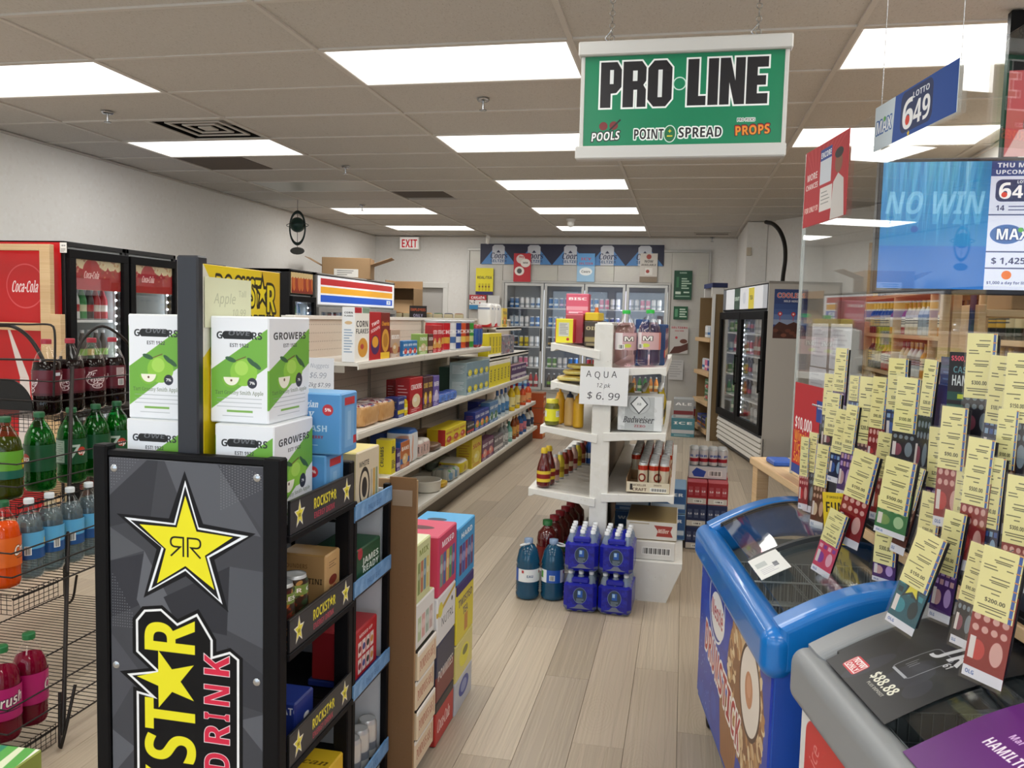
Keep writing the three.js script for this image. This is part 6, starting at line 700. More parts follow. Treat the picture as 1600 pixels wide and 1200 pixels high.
  // piled cartons: right faces on x = -.79
  const XF = -.79, pile = (label, F, S, T, px0, px1, pyTopNear, pyBotNear, depth = .2, dx = 0, extra) => { const x = XF + dx, ym = .4; let y1, y0, z0, z1; y1 = .5; for (let i = 0; i < 6; i++) { z0 = zFor(x, y1, px0); y1 = yFor(x, z0, pyTopNear); } z1 = zFor(x, y1, px1); y0 = Math.max(0, yFor(x, z0, pyBotNear)); const a = makeArt(z0 - z1 - .003, y1 - y0 - .001, depth, F, S, T, 700); const m = carton('drink_carton', label, 'drink carton', a, [x - depth / 2, y0, (z0 + z1) / 2], { front: 'px' }); return m; };
  const cans4 = (bg, cols, t, tc) => (g, w, h) => { fill(g, w, h, bg); if (t) txt(g, t, w * .5, h * .16, h * .14, tc ?? '#fff', { w: w * .7 }); cols.forEach((c, i) => { rect(g, w * (.08 + i * .86 / cols.length), h * .32, w * .7 / cols.length, h * .55, c); disc(g, w * (.08 + (i + .4) * .86 / cols.length), h * .56, w * .08, '#ffffff66'); }); };
  // nearest column
  const near = [ ['green and white mixed can carton on top of the pile beside the cardboard', cans4('#d3d8a0', ['#8a9a5a', '#b8704a', '#6a8a9a', '#d9c06a'], 'MIX', '#7a8a2a'), '#c9cf98', '#e2e6c4', .575, .77], ['white carton with four slim cans under the green mixed carton', cans4('#e9e8e3', ['#b8c9a0', '#d8a8a0', '#a8b8a8', '#c9b0a8']), '#e2e0da', '#cfdc9a', .425, .574] ];
  const zN0 = -2.44, zN1 = zFor(XF, .5, 681);
  near.forEach(([l, F, S, T, y0, y1], i) => { const a = makeArt(zN0 - zN1 - (i ? 0 : .05), y1 - y0, .19, F, S, T, 700); carton('drink_carton', l, 'drink carton', a, [XF - .1, y0, (zN0 + zN1) / 2 + (i ? 0 : .03)], { front: 'px' }); });
  const pa = makeArt(zN0 - zN1 - .002, .098, .2, (g, w, h) => { fill(g, w, h, '#e6d3b4'); rect(g, 0, 0, w, h * .12, '#f0ece2'); txt(g, 'POMPOUS ASS', w * .45, h * .52, h * .5, '#a8482c', { w: w * .78, font: 'serif', rot: -.03 }); rect(g, w * .88, h * .2, w * .06, h * .6, '#c99a7a'); }, '#dcc8a6', '#2a2624', 800);
  for (let k = 0; k < 4; k++) carton('beer_tray', 'cream beer tray with red lettering in the pile beside the cardboard', 'beer tray', pa, [XF - .1 + (k % 2) * .006, .03 + k * .0985, (zN0 + zN1) / 2 + .002], { front: 'px', group: 'cream beer trays in the pile' });
  const zM0 = zN1 - .006, zM1 = zFor(XF + .005, .5, 712), zE0 = zM1 - .006, zE1 = -3.12, col = (list, z0, z1, dx) => list.forEach(([l, F, S, T, y0, y1, d = .2]) => { const a = makeArt(z0 - z1, y1 - y0 - .001, d, F, S, T, 700); carton('drink_carton', l, 'drink carton', a, [XF + dx - d / 2, y0, (z0 + z1) / 2], { front: 'px' }); });
  col([['pink lemonade carton with a torn top in the middle of the pile', cans4('#cf3f60', ['#7a9a8a', '#4f6aa0', '#d9c05a', '#5a9a5a', '#4a5a9a'], 'MIXED'), '#c93a5a', (g, w, h) => { fill(g, w, h, '#cf4a68'); disc(g, w * .45, h * .5, w * .3, '#5a2a34', h * .12); disc(g, w * .15, h * .3, w * .12, '#e6d94a'); }, .53, .745], ['white vodka soda carton with thin black lettering', (g, w, h) => { fill(g, w, h, '#e6e6e4'); poly(g, [[0, h * .3], [w, h * .02], [w, h * .1], [0, h * .4]], '#c9a83a'); txt(g, 'NUTRL', w * .55, h * .6, h * .26, '#4a4c50', { w: w * .7, light: true }); disc(g, w * .15, h * .28, w * .12, '#e2d84a'); disc(g, w * .8, h * .3, w * .04, '#222'); }, '#dedede', '#e6e6e4', .36, .529], ['dark navy and red cider carton in the pile', (g, w, h) => { fill(g, w, h, '#33364f'); rect(g, 0, h * .55, w, h * .45, '#7a3430'); txt(g, 'POMMIES', w * .5, h * .56, h * .24, '#d8d2cc', { w: w * .85, skew: -.1 }); }, '#2c2f46', '#3a3d58', .155, .359], ['low red soda tray at the bottom of the pile', (g, w, h) => { fill(g, w, h, '#b8332e'); rect(g, 0, 0, w, h * .2, '#2a2626'); txt(g, 'Coca-Cola', w * .45, h * .6, h * .42, '#efe2da', { font: 'serif', skew: -.2, w: w * .7 }); }, '#a82d29', '#3a2a28', 0, .154, .24]], zM0, zM1, .005);
  col([['light blue mixed can carton on top of the far column', cans4('#3f9ad0', ['#7a3a5a', '#5a4a9a', '#a83a4a', '#4a5a8a', '#7a4a6a'], 'HARD'), '#3a92c8', (g, w, h) => { fill(g, w, h, '#4fa6da'); disc(g, w * .4, h * .5, w * .2, '#1f3a55', h * .1); }, .5, .715], ['yellow twisted tea carton in the far column', (g, w, h) => { fill(g, w, h, '#e2d23a'); rect(g, 0, 0, w, h * .16, '#3a2a6a'); txt(g, 'TWISTED', w * .5, h * .34, h * .18, '#3a2a6a', { w: w * .85 }); txt(g, 'TEA', w * .5, h * .54, h * .18, '#3a2a6a'); rect(g, w * .45, h * .62, w * .2, h * .3, '#c98a3a'); }, '#d6c434', '#4a3a7a', .27, .499], ['pale yellow lemon drink carton in the far column', (g, w, h) => { fill(g, w, h, '#d9cf7a'); disc(g, w * .5, h * .5, w * .3, '#e6de3a', h * .3); disc(g, w * .55, h * .4, w * .16, '#7a7a3a', h * .12); }, '#cfc57a', '#e2daa0', .125, .269], ['grey blue carton at the bottom of the far column', (g, w, h) => { fill(g, w, h, '#b8bcc4'); disc(g, w * .5, h * .4, w * .3, '#3a4a9a', h * .3); disc(g, w * .5, h * .4, w * .18, '#8a94c0', h * .2); }, '#aeb2ba', '#c4c8cf', 0, .124]], zE0, zE1, .01);
}
// ---------------------------------------------------------------- wire rack of soft drinks
{
  const o = thing('wire_rack', 'dark wire rack of two litre soft drinks beside the star rack', 'wire rack', [0, 0, 0]), x0 = -2.98, z1 = -3.5, m = std(0x2b2523, .45, .5), tiers = [1.045, .79, .53, .06];
  // the rack widens towards the floor: outer edge and near edge of each tier
  const XO = [-2.425, -2.25, -2.125, -2.05], ZN = [[-2.52, 1.36, 72], [-2.365, .95, 9], [-2.225, .68, 6], [-2.14, .25, 3]].map(([x, y, px]) => zFor(x, y, px) + .075), lean = (y) => { const k = y / 1.2; return [(-2.03 - .42 * k) * .985 + .022, (-2.335 - .575 * k) * .985]; };
  { const [a, b] = lean(.05), [c, d] = lean(1.25); part(o, 'post', bar([a, .05, b], [c, 1.25, d], .0075), m); part(o, 'post', bar([-2.05, .05, z1], [-2.42, 1.25, z1], .0075), m); part(o, 'post', bar([x0, .05, ZN[3]], [x0, 1.25, ZN[0]], .0075), m); part(o, 'post', bar([x0, .05, z1], [x0, 1.25, z1], .0075), m);
    part(o, 'foot', tube([[a, .2, b - .06], [a + .004, .05, b], [a, .009, b + .014], [a - .03, .03, b - .02], [a - .07, .16, b - .07]], .006), m); part(o, 'foot', tube([[-2.07, .2, z1], [-2.05, .05, z1], [-2.06, .009, z1 + .01], [-2.1, .03, z1 + .02], [-2.14, .16, z1 + .04]], .006), m); for (const z of [ZN[3], z1]) part(o, 'foot', tube([[x0, .2, z], [x0, .05, z], [x0 + .01, .009, z], [x0 + .04, .03, z], [x0 + .07, .16, z]], .006), m); }
  tiers.forEach((y, i) => { const x1 = XO[i], z0 = ZN[i], w = []; for (let z = z0; z > z1; z -= .028) w.push(bar([x0, y, z], [x1, y, z], .0018, 4)); for (const x of [x0, (x0 + x1) / 2, x1]) w.push(bar([x, y - .004, z0], [x, y - .004, z1], .0035, 5)); part(o, 'wire_shelf', mg(w), m);
    const f = []; for (const yy of [y + .07, y + .15]) f.push(bar([x1, yy, z0], [x1, yy, z1], .003, 5), bar([x0, yy, z0], [x1, yy, z0], .003, 5)); part(o, 'guard_rail', mg(f), m);
    const b = []; for (let x = x0; x < x1; x += .022) b.push(bar([x, y - .055, z0 + .004], [x, y + .012, z0 + .004], .0014, 4)); for (let k = 0; k < 5; k++) b.push(bar([x0, y - .055 + k * .016, z0 + .004], [x1, y - .055 + k * .016, z0 + .004], .0014, 4)); for (let z = z0; z > z0 - .2; z -= .022) b.push(bar([x1 + .003, y - .055, z], [x1 + .003, y + .012, z], .0014, 4)); for (let k = 0; k < 5; k++) b.push(bar([x1 + .003, y - .055 + k * .016, z0], [x1 + .003, y - .055 + k * .016, z0 - .2], .0014, 4)); part(o, 'basket_mesh', mg(b), m); });
  part(o, 'brace', bar([-2.42, 1.1, -3.02], [-2.06, .1, -3.35], .004), m); part(o, 'brace', bar([-2.5, .86, ZN[1] + .012], [-2.1, .04, ZN[3] + .012], .005), m);
  const AX = (px, py, z) => { const q = onZ(z, px, py); return [q.x, q.y, q.z]; };
  part(o, 'arch', tube([AX(118, 560, -3.0), AX(130, 530, -3.05), AX(155, 510, -3.1), AX(182, 520, -3.2), AX(204, 545, -3.3), AX(208, 600, -3.34)], .006, 8), m); part(o, 'arch', tube([AX(-8, 508, -2.86), AX(20, 510, -2.86), AX(45, 527, -2.86), AX(66, 560, -2.87), AX(80, 600, -2.88)], .008, 8), m);
  part(o, 'top_rail', tube([AX(-10, 506, -2.84), AX(40, 507, -2.84), AX(80, 508, -2.84), AX(84, 512, -2.84), AX(84, 620, -2.84)], .0045, 6, false, 40), m); part(o, 'top_rail', bar(AX(-10, 561, -2.85), AX(103, 563, -2.86), .005), m);
  { const q = onZ(-2.82, 10, 640); part(o, 'sign_plate', at(new THREE.CylinderGeometry(.125, .125, .006, 30, 1, false, Math.PI / 2, Math.PI), q.x, q.y, -2.82, Math.PI / 2), std(0x0d0c0c, .7)); }
  const dp = lab(512, 160, (g, w, h) => { fill(g, w, h, '#5e1424'); rect(g, 0, h * .9, w, h * .1, '#4a0f1c'); for (const k of [.2, .7]) { g.strokeStyle = '#d8c4c4'; g.lineWidth = 6; g.beginPath(); g.ellipse(w * k, h * .45, 62, 48, -.3, 0, 5); g.stroke(); txt(g, 'Dr', w * k - 30, h * .28, 34, '#e6dcdc', { font: 'serif', skew: -.2 }); txt(g, 'Pepper', w * k, h * .5, 44, '#efe6e6', { font: 'serif', skew: -.2, w: 112 }); g.beginPath(); g.ellipse(w * k + 6, h * .78, 32, 16, 0, 0, 7); g.stroke(); txt(g, '23', w * k + 6, h * .79, 22, '#e6dcdc'); } rect(g, w * .42, h * .08, 60, 66, '#b9a8a8'); lines(g, w * .42 + 5, h * .1, 50, 7, 9, '#4a2a30'); barcode(g, w * .44, h * .58, 44, 44); rect(g, w * .02, h * .1, 36, 20, '#cfd2da'); });
  const B = (x, y, z, l, o2) => petBottle('soda_bottle', l, [x, y, z], o2);
  [72, 109, 143, 175].map((px) => [-2.52, zFor(-2.52, 1.36, px)]).forEach(([x, z], i) => B(x, tiers[0] + .004, z, 'two litre bottle of dark cola with a maroon label and red cap', { drink: 0x120606, level: .7, cap: 0xa8283a, art: dp, group: 'maroon labelled cola bottles on the top of the wire rack', turn: [1.2, 2.0, 2.9, 4.6][i] }));
  const su = lab(512, 150, (g, w, h) => { fill(g, w, h, '#0f4a2a'); for (const k of [.2, .7]) { txt(g, '7', w * k - 22, h * .5, 110, '#b8c9c0', { skew: -.2 }); disc(g, w * k + 22, h * .5, 26, '#b03a2a'); txt(g, 'up', w * k + 24, h * .52, 40, '#e6ece6'); } rect(g, w * .42, h * .06, 70, h * .88, '#9ab0a2'); lines(g, w * .42 + 6, h * .12, 58, 9, 13, '#1f4a33'); }), lp = lab(512, 150, (g, w, h) => { fill(g, w, h, '#5f9a2c'); rect(g, 0, h * .7, w, h * .3, '#145a4a'); for (const k of [.2, .7]) { poly(g, [[w * k - 60, h * .35], [w * k + 60, h * .25], [w * k + 55, h * .6], [w * k - 50, h * .68]], '#e2c21f', '#7a2a1a', 5); txt(g, 'Iced', w * k, h * .46, 40, '#333', { skew: -.2 }); } rect(g, w * .42, 0, 60, h, '#c9d6b8'); lines(g, w * .42 + 5, 8, 50, 9, 14, '#3a5a2a'); });
  const green = { H: .3, R: .054, shell: 0x5fd486, drink: 0x3fb060, clear: true, level: .8, cap: 0x1a5a34, art: su };
  [[62, 1.35], [112, 3.0], [150, 1.3], [183, 2.6]].map(([px, t]) => [-2.365, zFor(-2.365, .95, px), t]).forEach(([x, z, t]) => B(x, tiers[1] + .004, z, 'two litre green lemon lime bottle with dark green cap', { ...green, group: 'green lemon lime bottles on the wire rack', turn: t }));
  B(-2.365, tiers[1] + .004, zFor(-2.365, .95, 9), 'amber iced tea bottle with a green and yellow label', { H: .3, R: .054, shell: 0xbfe0b0, drink: 0x5a4a12, level: .74, cap: 0x1a5a34, art: lp, turn: 1.3 });
  const wl = lab(512, 150, (g, w, h) => { fill(g, w, h, '#5aa8d6'); rect(g, 0, h * .62, w, h * .38, '#1f4f8a'); for (const k of [.2, .7]) { poly(g, [[w * k - 24, h * .3], [w * k + 26, h * .2], [w * k + 20, h * .52], [w * k - 20, h * .58]], '#e6cf2a', '#a88a1a', 4); txt(g, 'e', w * k, h * .4, 26, '#333'); } rect(g, w * .42, 0, 50, h, '#b8d4e6'); lines(g, w * .42 + 5, 8, 40, 9, 14, '#3a6a9a'); barcode(g, w * .9, h * .5, 40, 50); });
  [[46, 1.0, 0], [78, 1.6, 0], [110, 1.2, 0], [139, 1.7, 0]].map(([px, t]) => [-2.225, zFor(-2.225, .68, px), t]).forEach(([x, z, t]) => B(x, tiers[2] + .004, z, 'clear tonic bottle with a blue label in the wire rack', { R: .046, H: .285, shell: 0xeaf2f6, drink: 0xb9c4c8, clear: true, level: .8, cap: 0xd8dde0, art: wl, group: 'blue labelled tonic bottles on the wire rack', turn: t }));
  const cr = (bg, tc) => lab(512, 150, (g, w, h) => { fill(g, w, h, bg); for (const k of [.2, .7]) { txt(g, 'Crush', w * k, h * .42, 66, '#f2e6e0', { skew: -.25, w: 150, rot: -.15, stroke: tc, sw: 8 }); rect(g, w * k - 60, h * .7, 120, 6, tc); } rect(g, w * .4, 0, 74, h, '#d8c9cc'); lines(g, w * .4 + 6, 8, 60, 9, 14, '#555'); });
  B(-2.225, tiers[2] + .004, zFor(-2.225, .68, 6), 'orange soda bottle with an orange label', { drink: 0xd0480c, level: .74, cap: 0x1a5a34, art: cr('#d9611a', '#7a3a10'), turn: 1.0, R: .052, H: .3 });
  const cream = cr('#b5186a', '#4a1038'); [[46, 1.25], [3, 3.0]].map(([px, t]) => [-2.14, zFor(-2.14, .25, px), t]).forEach(([x, z, t], i) => B(x, tiers[3] + .004, z, i ? 'pink cream soda bottle showing its printed panel at the bottom of the rack' : 'pink cream soda bottle showing its logo at the bottom of the rack', { drink: 0x6e0c26, level: .76, cap: 0x1f6b3a, art: cream, turn: t, R: .056, H: .32 }));
  const gc = makeArt(.36, .2, .3, (g, w, h) => { fill(g, w, h, '#8ab04a'); speck(g, w, h, 12, ['#e6e6c0', '#4f8a3a'], 8, 24); }, '#9aa84a', (g, w, h) => { fill(g, w, h, '#5fae52'); for (let i = 0; i < 7; i++) poly(g, [[w * i * .16, 0], [w * (i * .16 + .06), 0], [w * (i * .2), h], [w * (i * .2 - .12), h]], pick(['#e6eccb', '#2f8a6a', '#f0f0e0', '#b8cf5a'])); poly(g, [[0, h * .4], [w * .4, h * .45], [w * .34, h * .9], [0, h * .95]], '#2a4a40', '#d8c63a', 5); txt(g, 'MIST', w * .16, h * .7, 22, '#e6ece0', { rot: .1 }); }, 600);
  carton('soda_carton', 'green and white soda carton on the floor in front of the wire rack', 'drink carton', gc, [-1.96, 0, -1.84], { turn: .05 });
}

// ---------------------------------------------------------------- chest freezers with arched glass
const archY = (x, D) => .74 + .12 * Math.sin(Math.PI * Math.min(Math.max(x, 0), D) / D);
function archBand(D, x0, x1, t, len, lift = 0, bv = 0) { const s = new THREE.Shape(), n = 24; for (let i = 0; i <= n; i++) { const x = x0 + (x1 - x0) * i / n; s[i ? 'lineTo' : 'moveTo'](x, archY(x, D) + lift); } for (let i = n; i >= 0; i--) { const x = x0 + (x1 - x0) * i / n; s.lineTo(x, archY(x, D) + lift - t); } s.closePath(); return new THREE.ExtrudeGeometry(s, { depth: len, bevelEnabled: bv > 0, bevelSize: bv, bevelThickness: bv, bevelSegments: 5 }); }
const crv = (D, x0, x1, z0, z1, r, lift) => { const nx = 14, pos = [], uv = [], idx = []; for (const t of [0, -.0012]) for (let i = 0; i <= nx; i++) for (const [z, v] of [[z0, 1], [z1, 0]]) { const x = x0 + (x1 - x0) * i / nx; pos.push(x, archY(x, D) + lift + t, z); uv.push(r.u0 + (r.u1 - r.u0) * i / nx, v ? r.v1 : r.v0); } const o = (nx + 1) * 2; for (let i = 0; i < nx; i++) { const a = i * 2; idx.push(a, a + 1, a + 3, a, a + 3, a + 2, o + a, o + a + 3, o + a + 1, o + a, o + a + 2, o + a + 3); } const g = new THREE.BufferGeometry(); g.setAttribute('position', new THREE.Float32BufferAttribute(pos, 3)); g.setAttribute('uv', new THREE.Float32BufferAttribute(uv, 2)); g.setIndex(idx); g.computeVertexNormals(); return g; };
function freezer(label, pos, turn, o) {
  const { L, D, rim, art, body, frontMat } = o, t = thing('chest_freezer', label, 'freezer', pos, turn); t.updateMatrixWorld();
  part(t, 'front_panel', bbox(.03, .53, L - .02, { all: SWW(art), nx: art }, .006).translate(.02, .12, L / 2), printMat(art, .3));
  part(t, 'body', mg([span(D - .035, .12, .01, D - .005, .66, L - .01), span(.01, .12, .0, D - .01, .68, .03), span(.01, .12, L - .03, D - .01, .68, L), span(.01, .1, .01, D - .01, .13, L - .01)]), body);
  const lin = std(0x9a9fa3, .5); part(t, 'liner', mg([span(.06, .2, .06, .064, .72, L - .06), span(D - .064, .2, .06, D - .06, .72, L - .06), span(.06, .2, .06, D - .06, .72, .064), span(.06, .2, L - .064, D - .06, .72, L - .06), span(.06, .196, .06, D - .06, .2, L - .06)]), lin);
  const rt = o.rimW ?? .085; part(t, 'front_rim', new RoundedBoxGeometry(rt, .132, L + .03, 6, .0412).translate(rt / 2 - .026, .686, L / 2), rim); part(t, 'rear_rim', new RoundedBoxGeometry(.07, .1, L + .01, 4, .033).translate(D - .025, .695, L / 2), rim);
  for (const z of [-.008, L - .082]) part(t, 'end_rim', archBand(D, .035, D, .09, .05, 0, .022).translate(0, -.014, z + .022), rim);
  
  const gl = phys({ color: 0xf2f6f6, transmission: 1, thickness: 0, roughness: .03, ior: 1.5 });
  part(t, 'glass_lid', archBand(D, .055, D - .05, .004, L * .5 - .05).translate(0, .004, .06), gl); part(t, 'glass_lid', archBand(D, .055, D - .05, .004, L * .52 - .06).translate(0, -.012, L * .48), gl);
  part(t, 'lid_seal', archBand(D, .05, D - .05, .014, .018).translate(0, .006, L * .5 + .005), std(0x3a3d40, .5)); part(t, 'lid_frame', archBand(D, .05, D - .05, .012, .014).translate(0, .006, .085), std(0x2c2e31, .5)); part(t, 'lid_frame', archBand(D, .05, D - .05, .012, .014).translate(0, -.006, L - .098), std(0x2c2e31, .5));
  const wm = std(0xd4d8da, .35, .3), nB = Math.round((L - .14) / .26); for (let k = 0; k < nB; k++) for (let q = 0; q < 2; q++) { const z0 = .07 + k * (L - .14) / nB, z1 = z0 + (L - .14) / nB - .01, a = .07 + q * (D - .14) / 2, b = a + (D - .14) / 2 - .008, w = []; const top = .63, bot = .42; for (const y of [top, .56, .49, bot]) w.push(bar([a, y, z0], [b, y, z0], .0022, 4), bar([a, y, z1], [b, y, z1], .0022, 4), bar([a, y, z0], [a, y, z1], .0022, 4), bar([b, y, z0], [b, y, z1], .0022, 4)); for (let x = a; x <= b + .001; x += (b - a) / 10) w.push(bar([x, bot, z0], [x, top, z0], .0015, 4), bar([x, bot, z1], [x, top, z1], .0015, 4), bar([x, bot, z0], [x, bot, z1], .0015, 4)); for (let z = z0; z <= z1; z += (z1 - z0) / 8) w.push(bar([a, bot, z], [a, top, z], .0015, 4), bar([b, bot, z], [b, top, z], .0015, 4)); part(t, 'wire_basket', mg(w), wm);
    if (o.fill) { const r = o.fill[(k * 2 + q) % o.fill.length]; for (let i = 0; i < 3; i++) { const p = t.localToWorld(V(a + .085 + rnd(0, .05), bot + .004 + i * .031, (z0 + z1) / 2 + rnd(-.02, .02))); one('ice_cream_packet', 'wrapped ice cream packet in a wire basket of the blue freezer', 'ice cream', pillow(.09, .03, .12, r, .6), printMat(r, .35), [p.x, p.y, p.z], turn + rnd(-.6, .6), 'ice creams in the blue freezer'); } } }
  for (const [x, z] of [[.07, .06], [D - .07, .06], [.07, L - .06], [D - .07, L - .06]]) { const c = part(t, 'caster', new THREE.CylinderGeometry(.032, .032, .022, 18).rotateZ(Math.PI / 2).translate(x - .02, .032, z), black); part(c, 'fork', span(x - .034, .03, z - .014, x - .006, .105, z + .014), chrome); }
  return t;
}
{
  const ds = lab(900, 440, (g, w, h) => { // print: x = distance along the front, y from .65 down to .12
    const X = (m) => m / 1.1 * w, Y = (m) => (.65 - m) / .53 * h; fill(g, w, h, '#1f3fae'); speck(g, w, h, 60, ['#1a349a', '#2a52c4', '#3a6ad0'], 20, 90, .3); speck(g, X(.3), h, 90, ['#8fb8ee', '#d0e4fa'], 1, 5, .6);
    disc(g, X(.33), Y(.555), 120, '#f2f4f8', 105); disc(g, X(.33), Y(.555), 112, '#1d3aa0', 98); disc(g, X(.35), Y(.525), 104, '#f4f4f2', 62); txt(g, 'Nestl\u00e9', X(.34), Y(.53), 66, '#b5252c', { w: 176 }); txt(g, '*', X(.33), Y(.612), 40, '#e6ecf6');
    poly(g, [[X(.42), Y(.36)], [X(.75), Y(.3)], [X(.7), Y(.12)], [X(.5), Y(.12)]], '#a06a3c'); for (let i = 0; i < 9; i++) { g.strokeStyle = '#7a4a26'; g.lineWidth = 3; g.beginPath(); g.moveTo(X(.42) + i * 30, Y(.36)); g.lineTo(X(.5) + i * 18, Y(.12)); g.stroke(); }
    disc(g, X(.8), Y(.45), 205, '#8a5a34', 178); for (let i = 0; i < 240; i++) { const a = rnd(0, 6.28), q = Math.sqrt(rnd(.3, 1)); g.save(); g.translate(X(.8) + Math.cos(a) * q * 200, Y(.45) + Math.sin(a) * q * 172); g.rotate(a); disc(g, 0, 0, 17, pick(['#d9b98c', '#c49a66', '#e6cfa6', '#b5834f', '#8a5a34']), 11); g.restore(); }
    disc(g, X(.87), Y(.49), 112, '#4a2a1a', 112); disc(g, X(.87), Y(.49), 100, '#f0e6da', 102); disc(g, X(.86), Y(.49), 40, '#c98a62', 42); disc(g, X(.86), Y(.5), 22, '#d9a07c', 26);
    const T = 'DRUMSTICK'; for (let i = 0; i < 9; i++) txt(g, T[i], X(.16 + i * .072), Y(.385 - i * .0095), 118, '#b3262b', { w: 58, stroke: '#f4f0ec', sw: 18, rot: .04 });
    for (let i = 0; i < 9; i++) txt(g, T[i], X(.16 + i * .072), Y(.385 - i * .0095), 118, '#b3262b', { w: 58, rot: .04 });
  });
  const ice = ['#2f4fa0', '#c9d4e6', '#4a6ab8', '#8a5a3a'].map((c) => lab(64, 64, (g, w, h) => { fill(g, w, h, c); disc(g, 32, 32, 16, '#e6e6ea'); rect(g, 6, 44, 52, 6, '#b33a44'); }));
  const f1 = freezer('bright blue chest freezer with an ice cream cone print and arched glass', [.094, 0, -3.1], .14, { L: 1.06, D: .65, rim: phys({ color: 0x0a74c6, roughness: .3, clearcoat: .5 }), art: ds, body: std(0x1d4fb0, .35), fill: ice });
  const card = lab(96, 128, (g, w, h) => { fill(g, w, h, '#e6e8e6'); rect(g, w * .1, h * .3, w * .35, h * .22, '#b9c0c0'); rect(g, w * .6, h * .5, w * .16, h * .2, '#6a7076'); lines(g, w * .15, h * .62, w * .6, 4, 9, '#aab'); });
  const m1 = one('freezer_notice', 'white card lying on the arched glass of the blue freezer', 'card', crv(.65, .045, .125, .56, .74, card, .008), printMat(card, .5), [.094, 0, -3.1], .14);
  const rd = lab(600, 300, (g, w, h) => { fill(g, w, h, '#e9e9e6'); g.fillStyle = '#cf2f2c'; g.beginPath(); g.roundRect(14, 20, w, h, 24); g.fill(); txt(g, 'ice', 40, 60, 26, '#e88a86', { rot: -1.3, light: true }); disc(g, 150, 330, 60, '#f0efec'); });
  const f2 = freezer('chest freezer with a grey rim and red and white front', [.295, 0, -1.965], .2, { L: 1.35, D: .68, rim: std(0x8f9295, .4), art: rd, body: std(0xdcdcd8, .4), rimW: .075 });
  const jr = lab(620, 420, (g, w, h) => { fill(g, w, h, '#131418'); speck(g, w, h, 26, ['#1d1f26', '#1a1b22', '#262833'], 25, 80, .8); g.fillStyle = '#c22b34'; g.beginPath(); g.roundRect(22, 60, 46, 84, 10); g.fill(); g.strokeStyle = '#efe6e4'; g.lineWidth = 3; g.strokeRect(28, 66, 34, 72); txt(g, 'NOW', 55, 102, 20, '#f4efee', { rot: 1.57, w: 64 }); txt(g, 'ONLY', 37, 102, 18, '#f4efee', { rot: 1.57, w: 62 }); txt(g, '$88.88', 62, 250, 38, '#e6e4d2', { rot: 1.57, w: 136 }); txt(g, 'PLUS DEPOSIT', 38, 255, 11, '#b9b7aa', { rot: 1.57, w: 96 }); g.strokeStyle = '#8a8d94'; g.lineWidth = 3; g.beginPath(); g.roundRect(104, 186, 116, 92, 14); g.stroke(); rect(g, 102, 194, 7, 76, '#a8abb2'); lines(g, 130, 206, 34, 3, 10, '#8a8d94'); txt(g, 'JR', 236, 262, 84, '#d3d4d8', { rot: 1.57, w: 104 }); txt(g, '61', 196, 292, 26, '#d3d4d8', { rot: 1.57 }); txt(g, 'READY', 420, 210, 90, '#3a3c44', { rot: 1.57, w: 260 }); });
  one('poster', 'black price poster lying on the glass of the grey freezer', 'poster', crv(.68, .02, .52, .1, .39, jr, .008), printMat(jr, .4), [.295, 0, -1.965], .2);
  const pu = lab(520, 420, (g, w, h) => { fill(g, w, h, '#5d1670'); for (let i = 0; i < 14; i++) { g.globalAlpha = .18; poly(g, [[w * .62, h * .45], [w * .8 + i * 14, -5], [w * .8 + i * 14 + 8, -5]], '#c79ad8'); g.globalAlpha = 1; } txt(g, 'HAMILTON', 120, 130, 28, '#eee6f0', { rot: 1.5, w: 130 }); txt(g, 'Mar 12', 152, 110, 18, '#d8b8e0', { rot: 1.5 }); txt(g, 'SPRING', 210, 190, 60, '#f2ecf4', { rot: 1.5, w: 220, font: 'serif' }); txt(g, 'SLAM', 84, 220, 30, '#f0d8a0', { rot: 1.5 }); g.strokeStyle = '#f0934a'; g.lineWidth = 8; for (const [x, y, r] of [[220, 90, 22], [262, 100, 28], [290, 160, 24], [250, 190, 26], [300, 230, 18]]) { g.beginPath(); g.arc(x, y, r, 0, 5.2); g.stroke(); } });
  one('poster', 'purple event poster lying on the grey freezer', 'poster', crv(.68, .012, .5, .48, .86, pu, .009), printMat(pu, .4), [.295, 0, -1.965], .2);
}
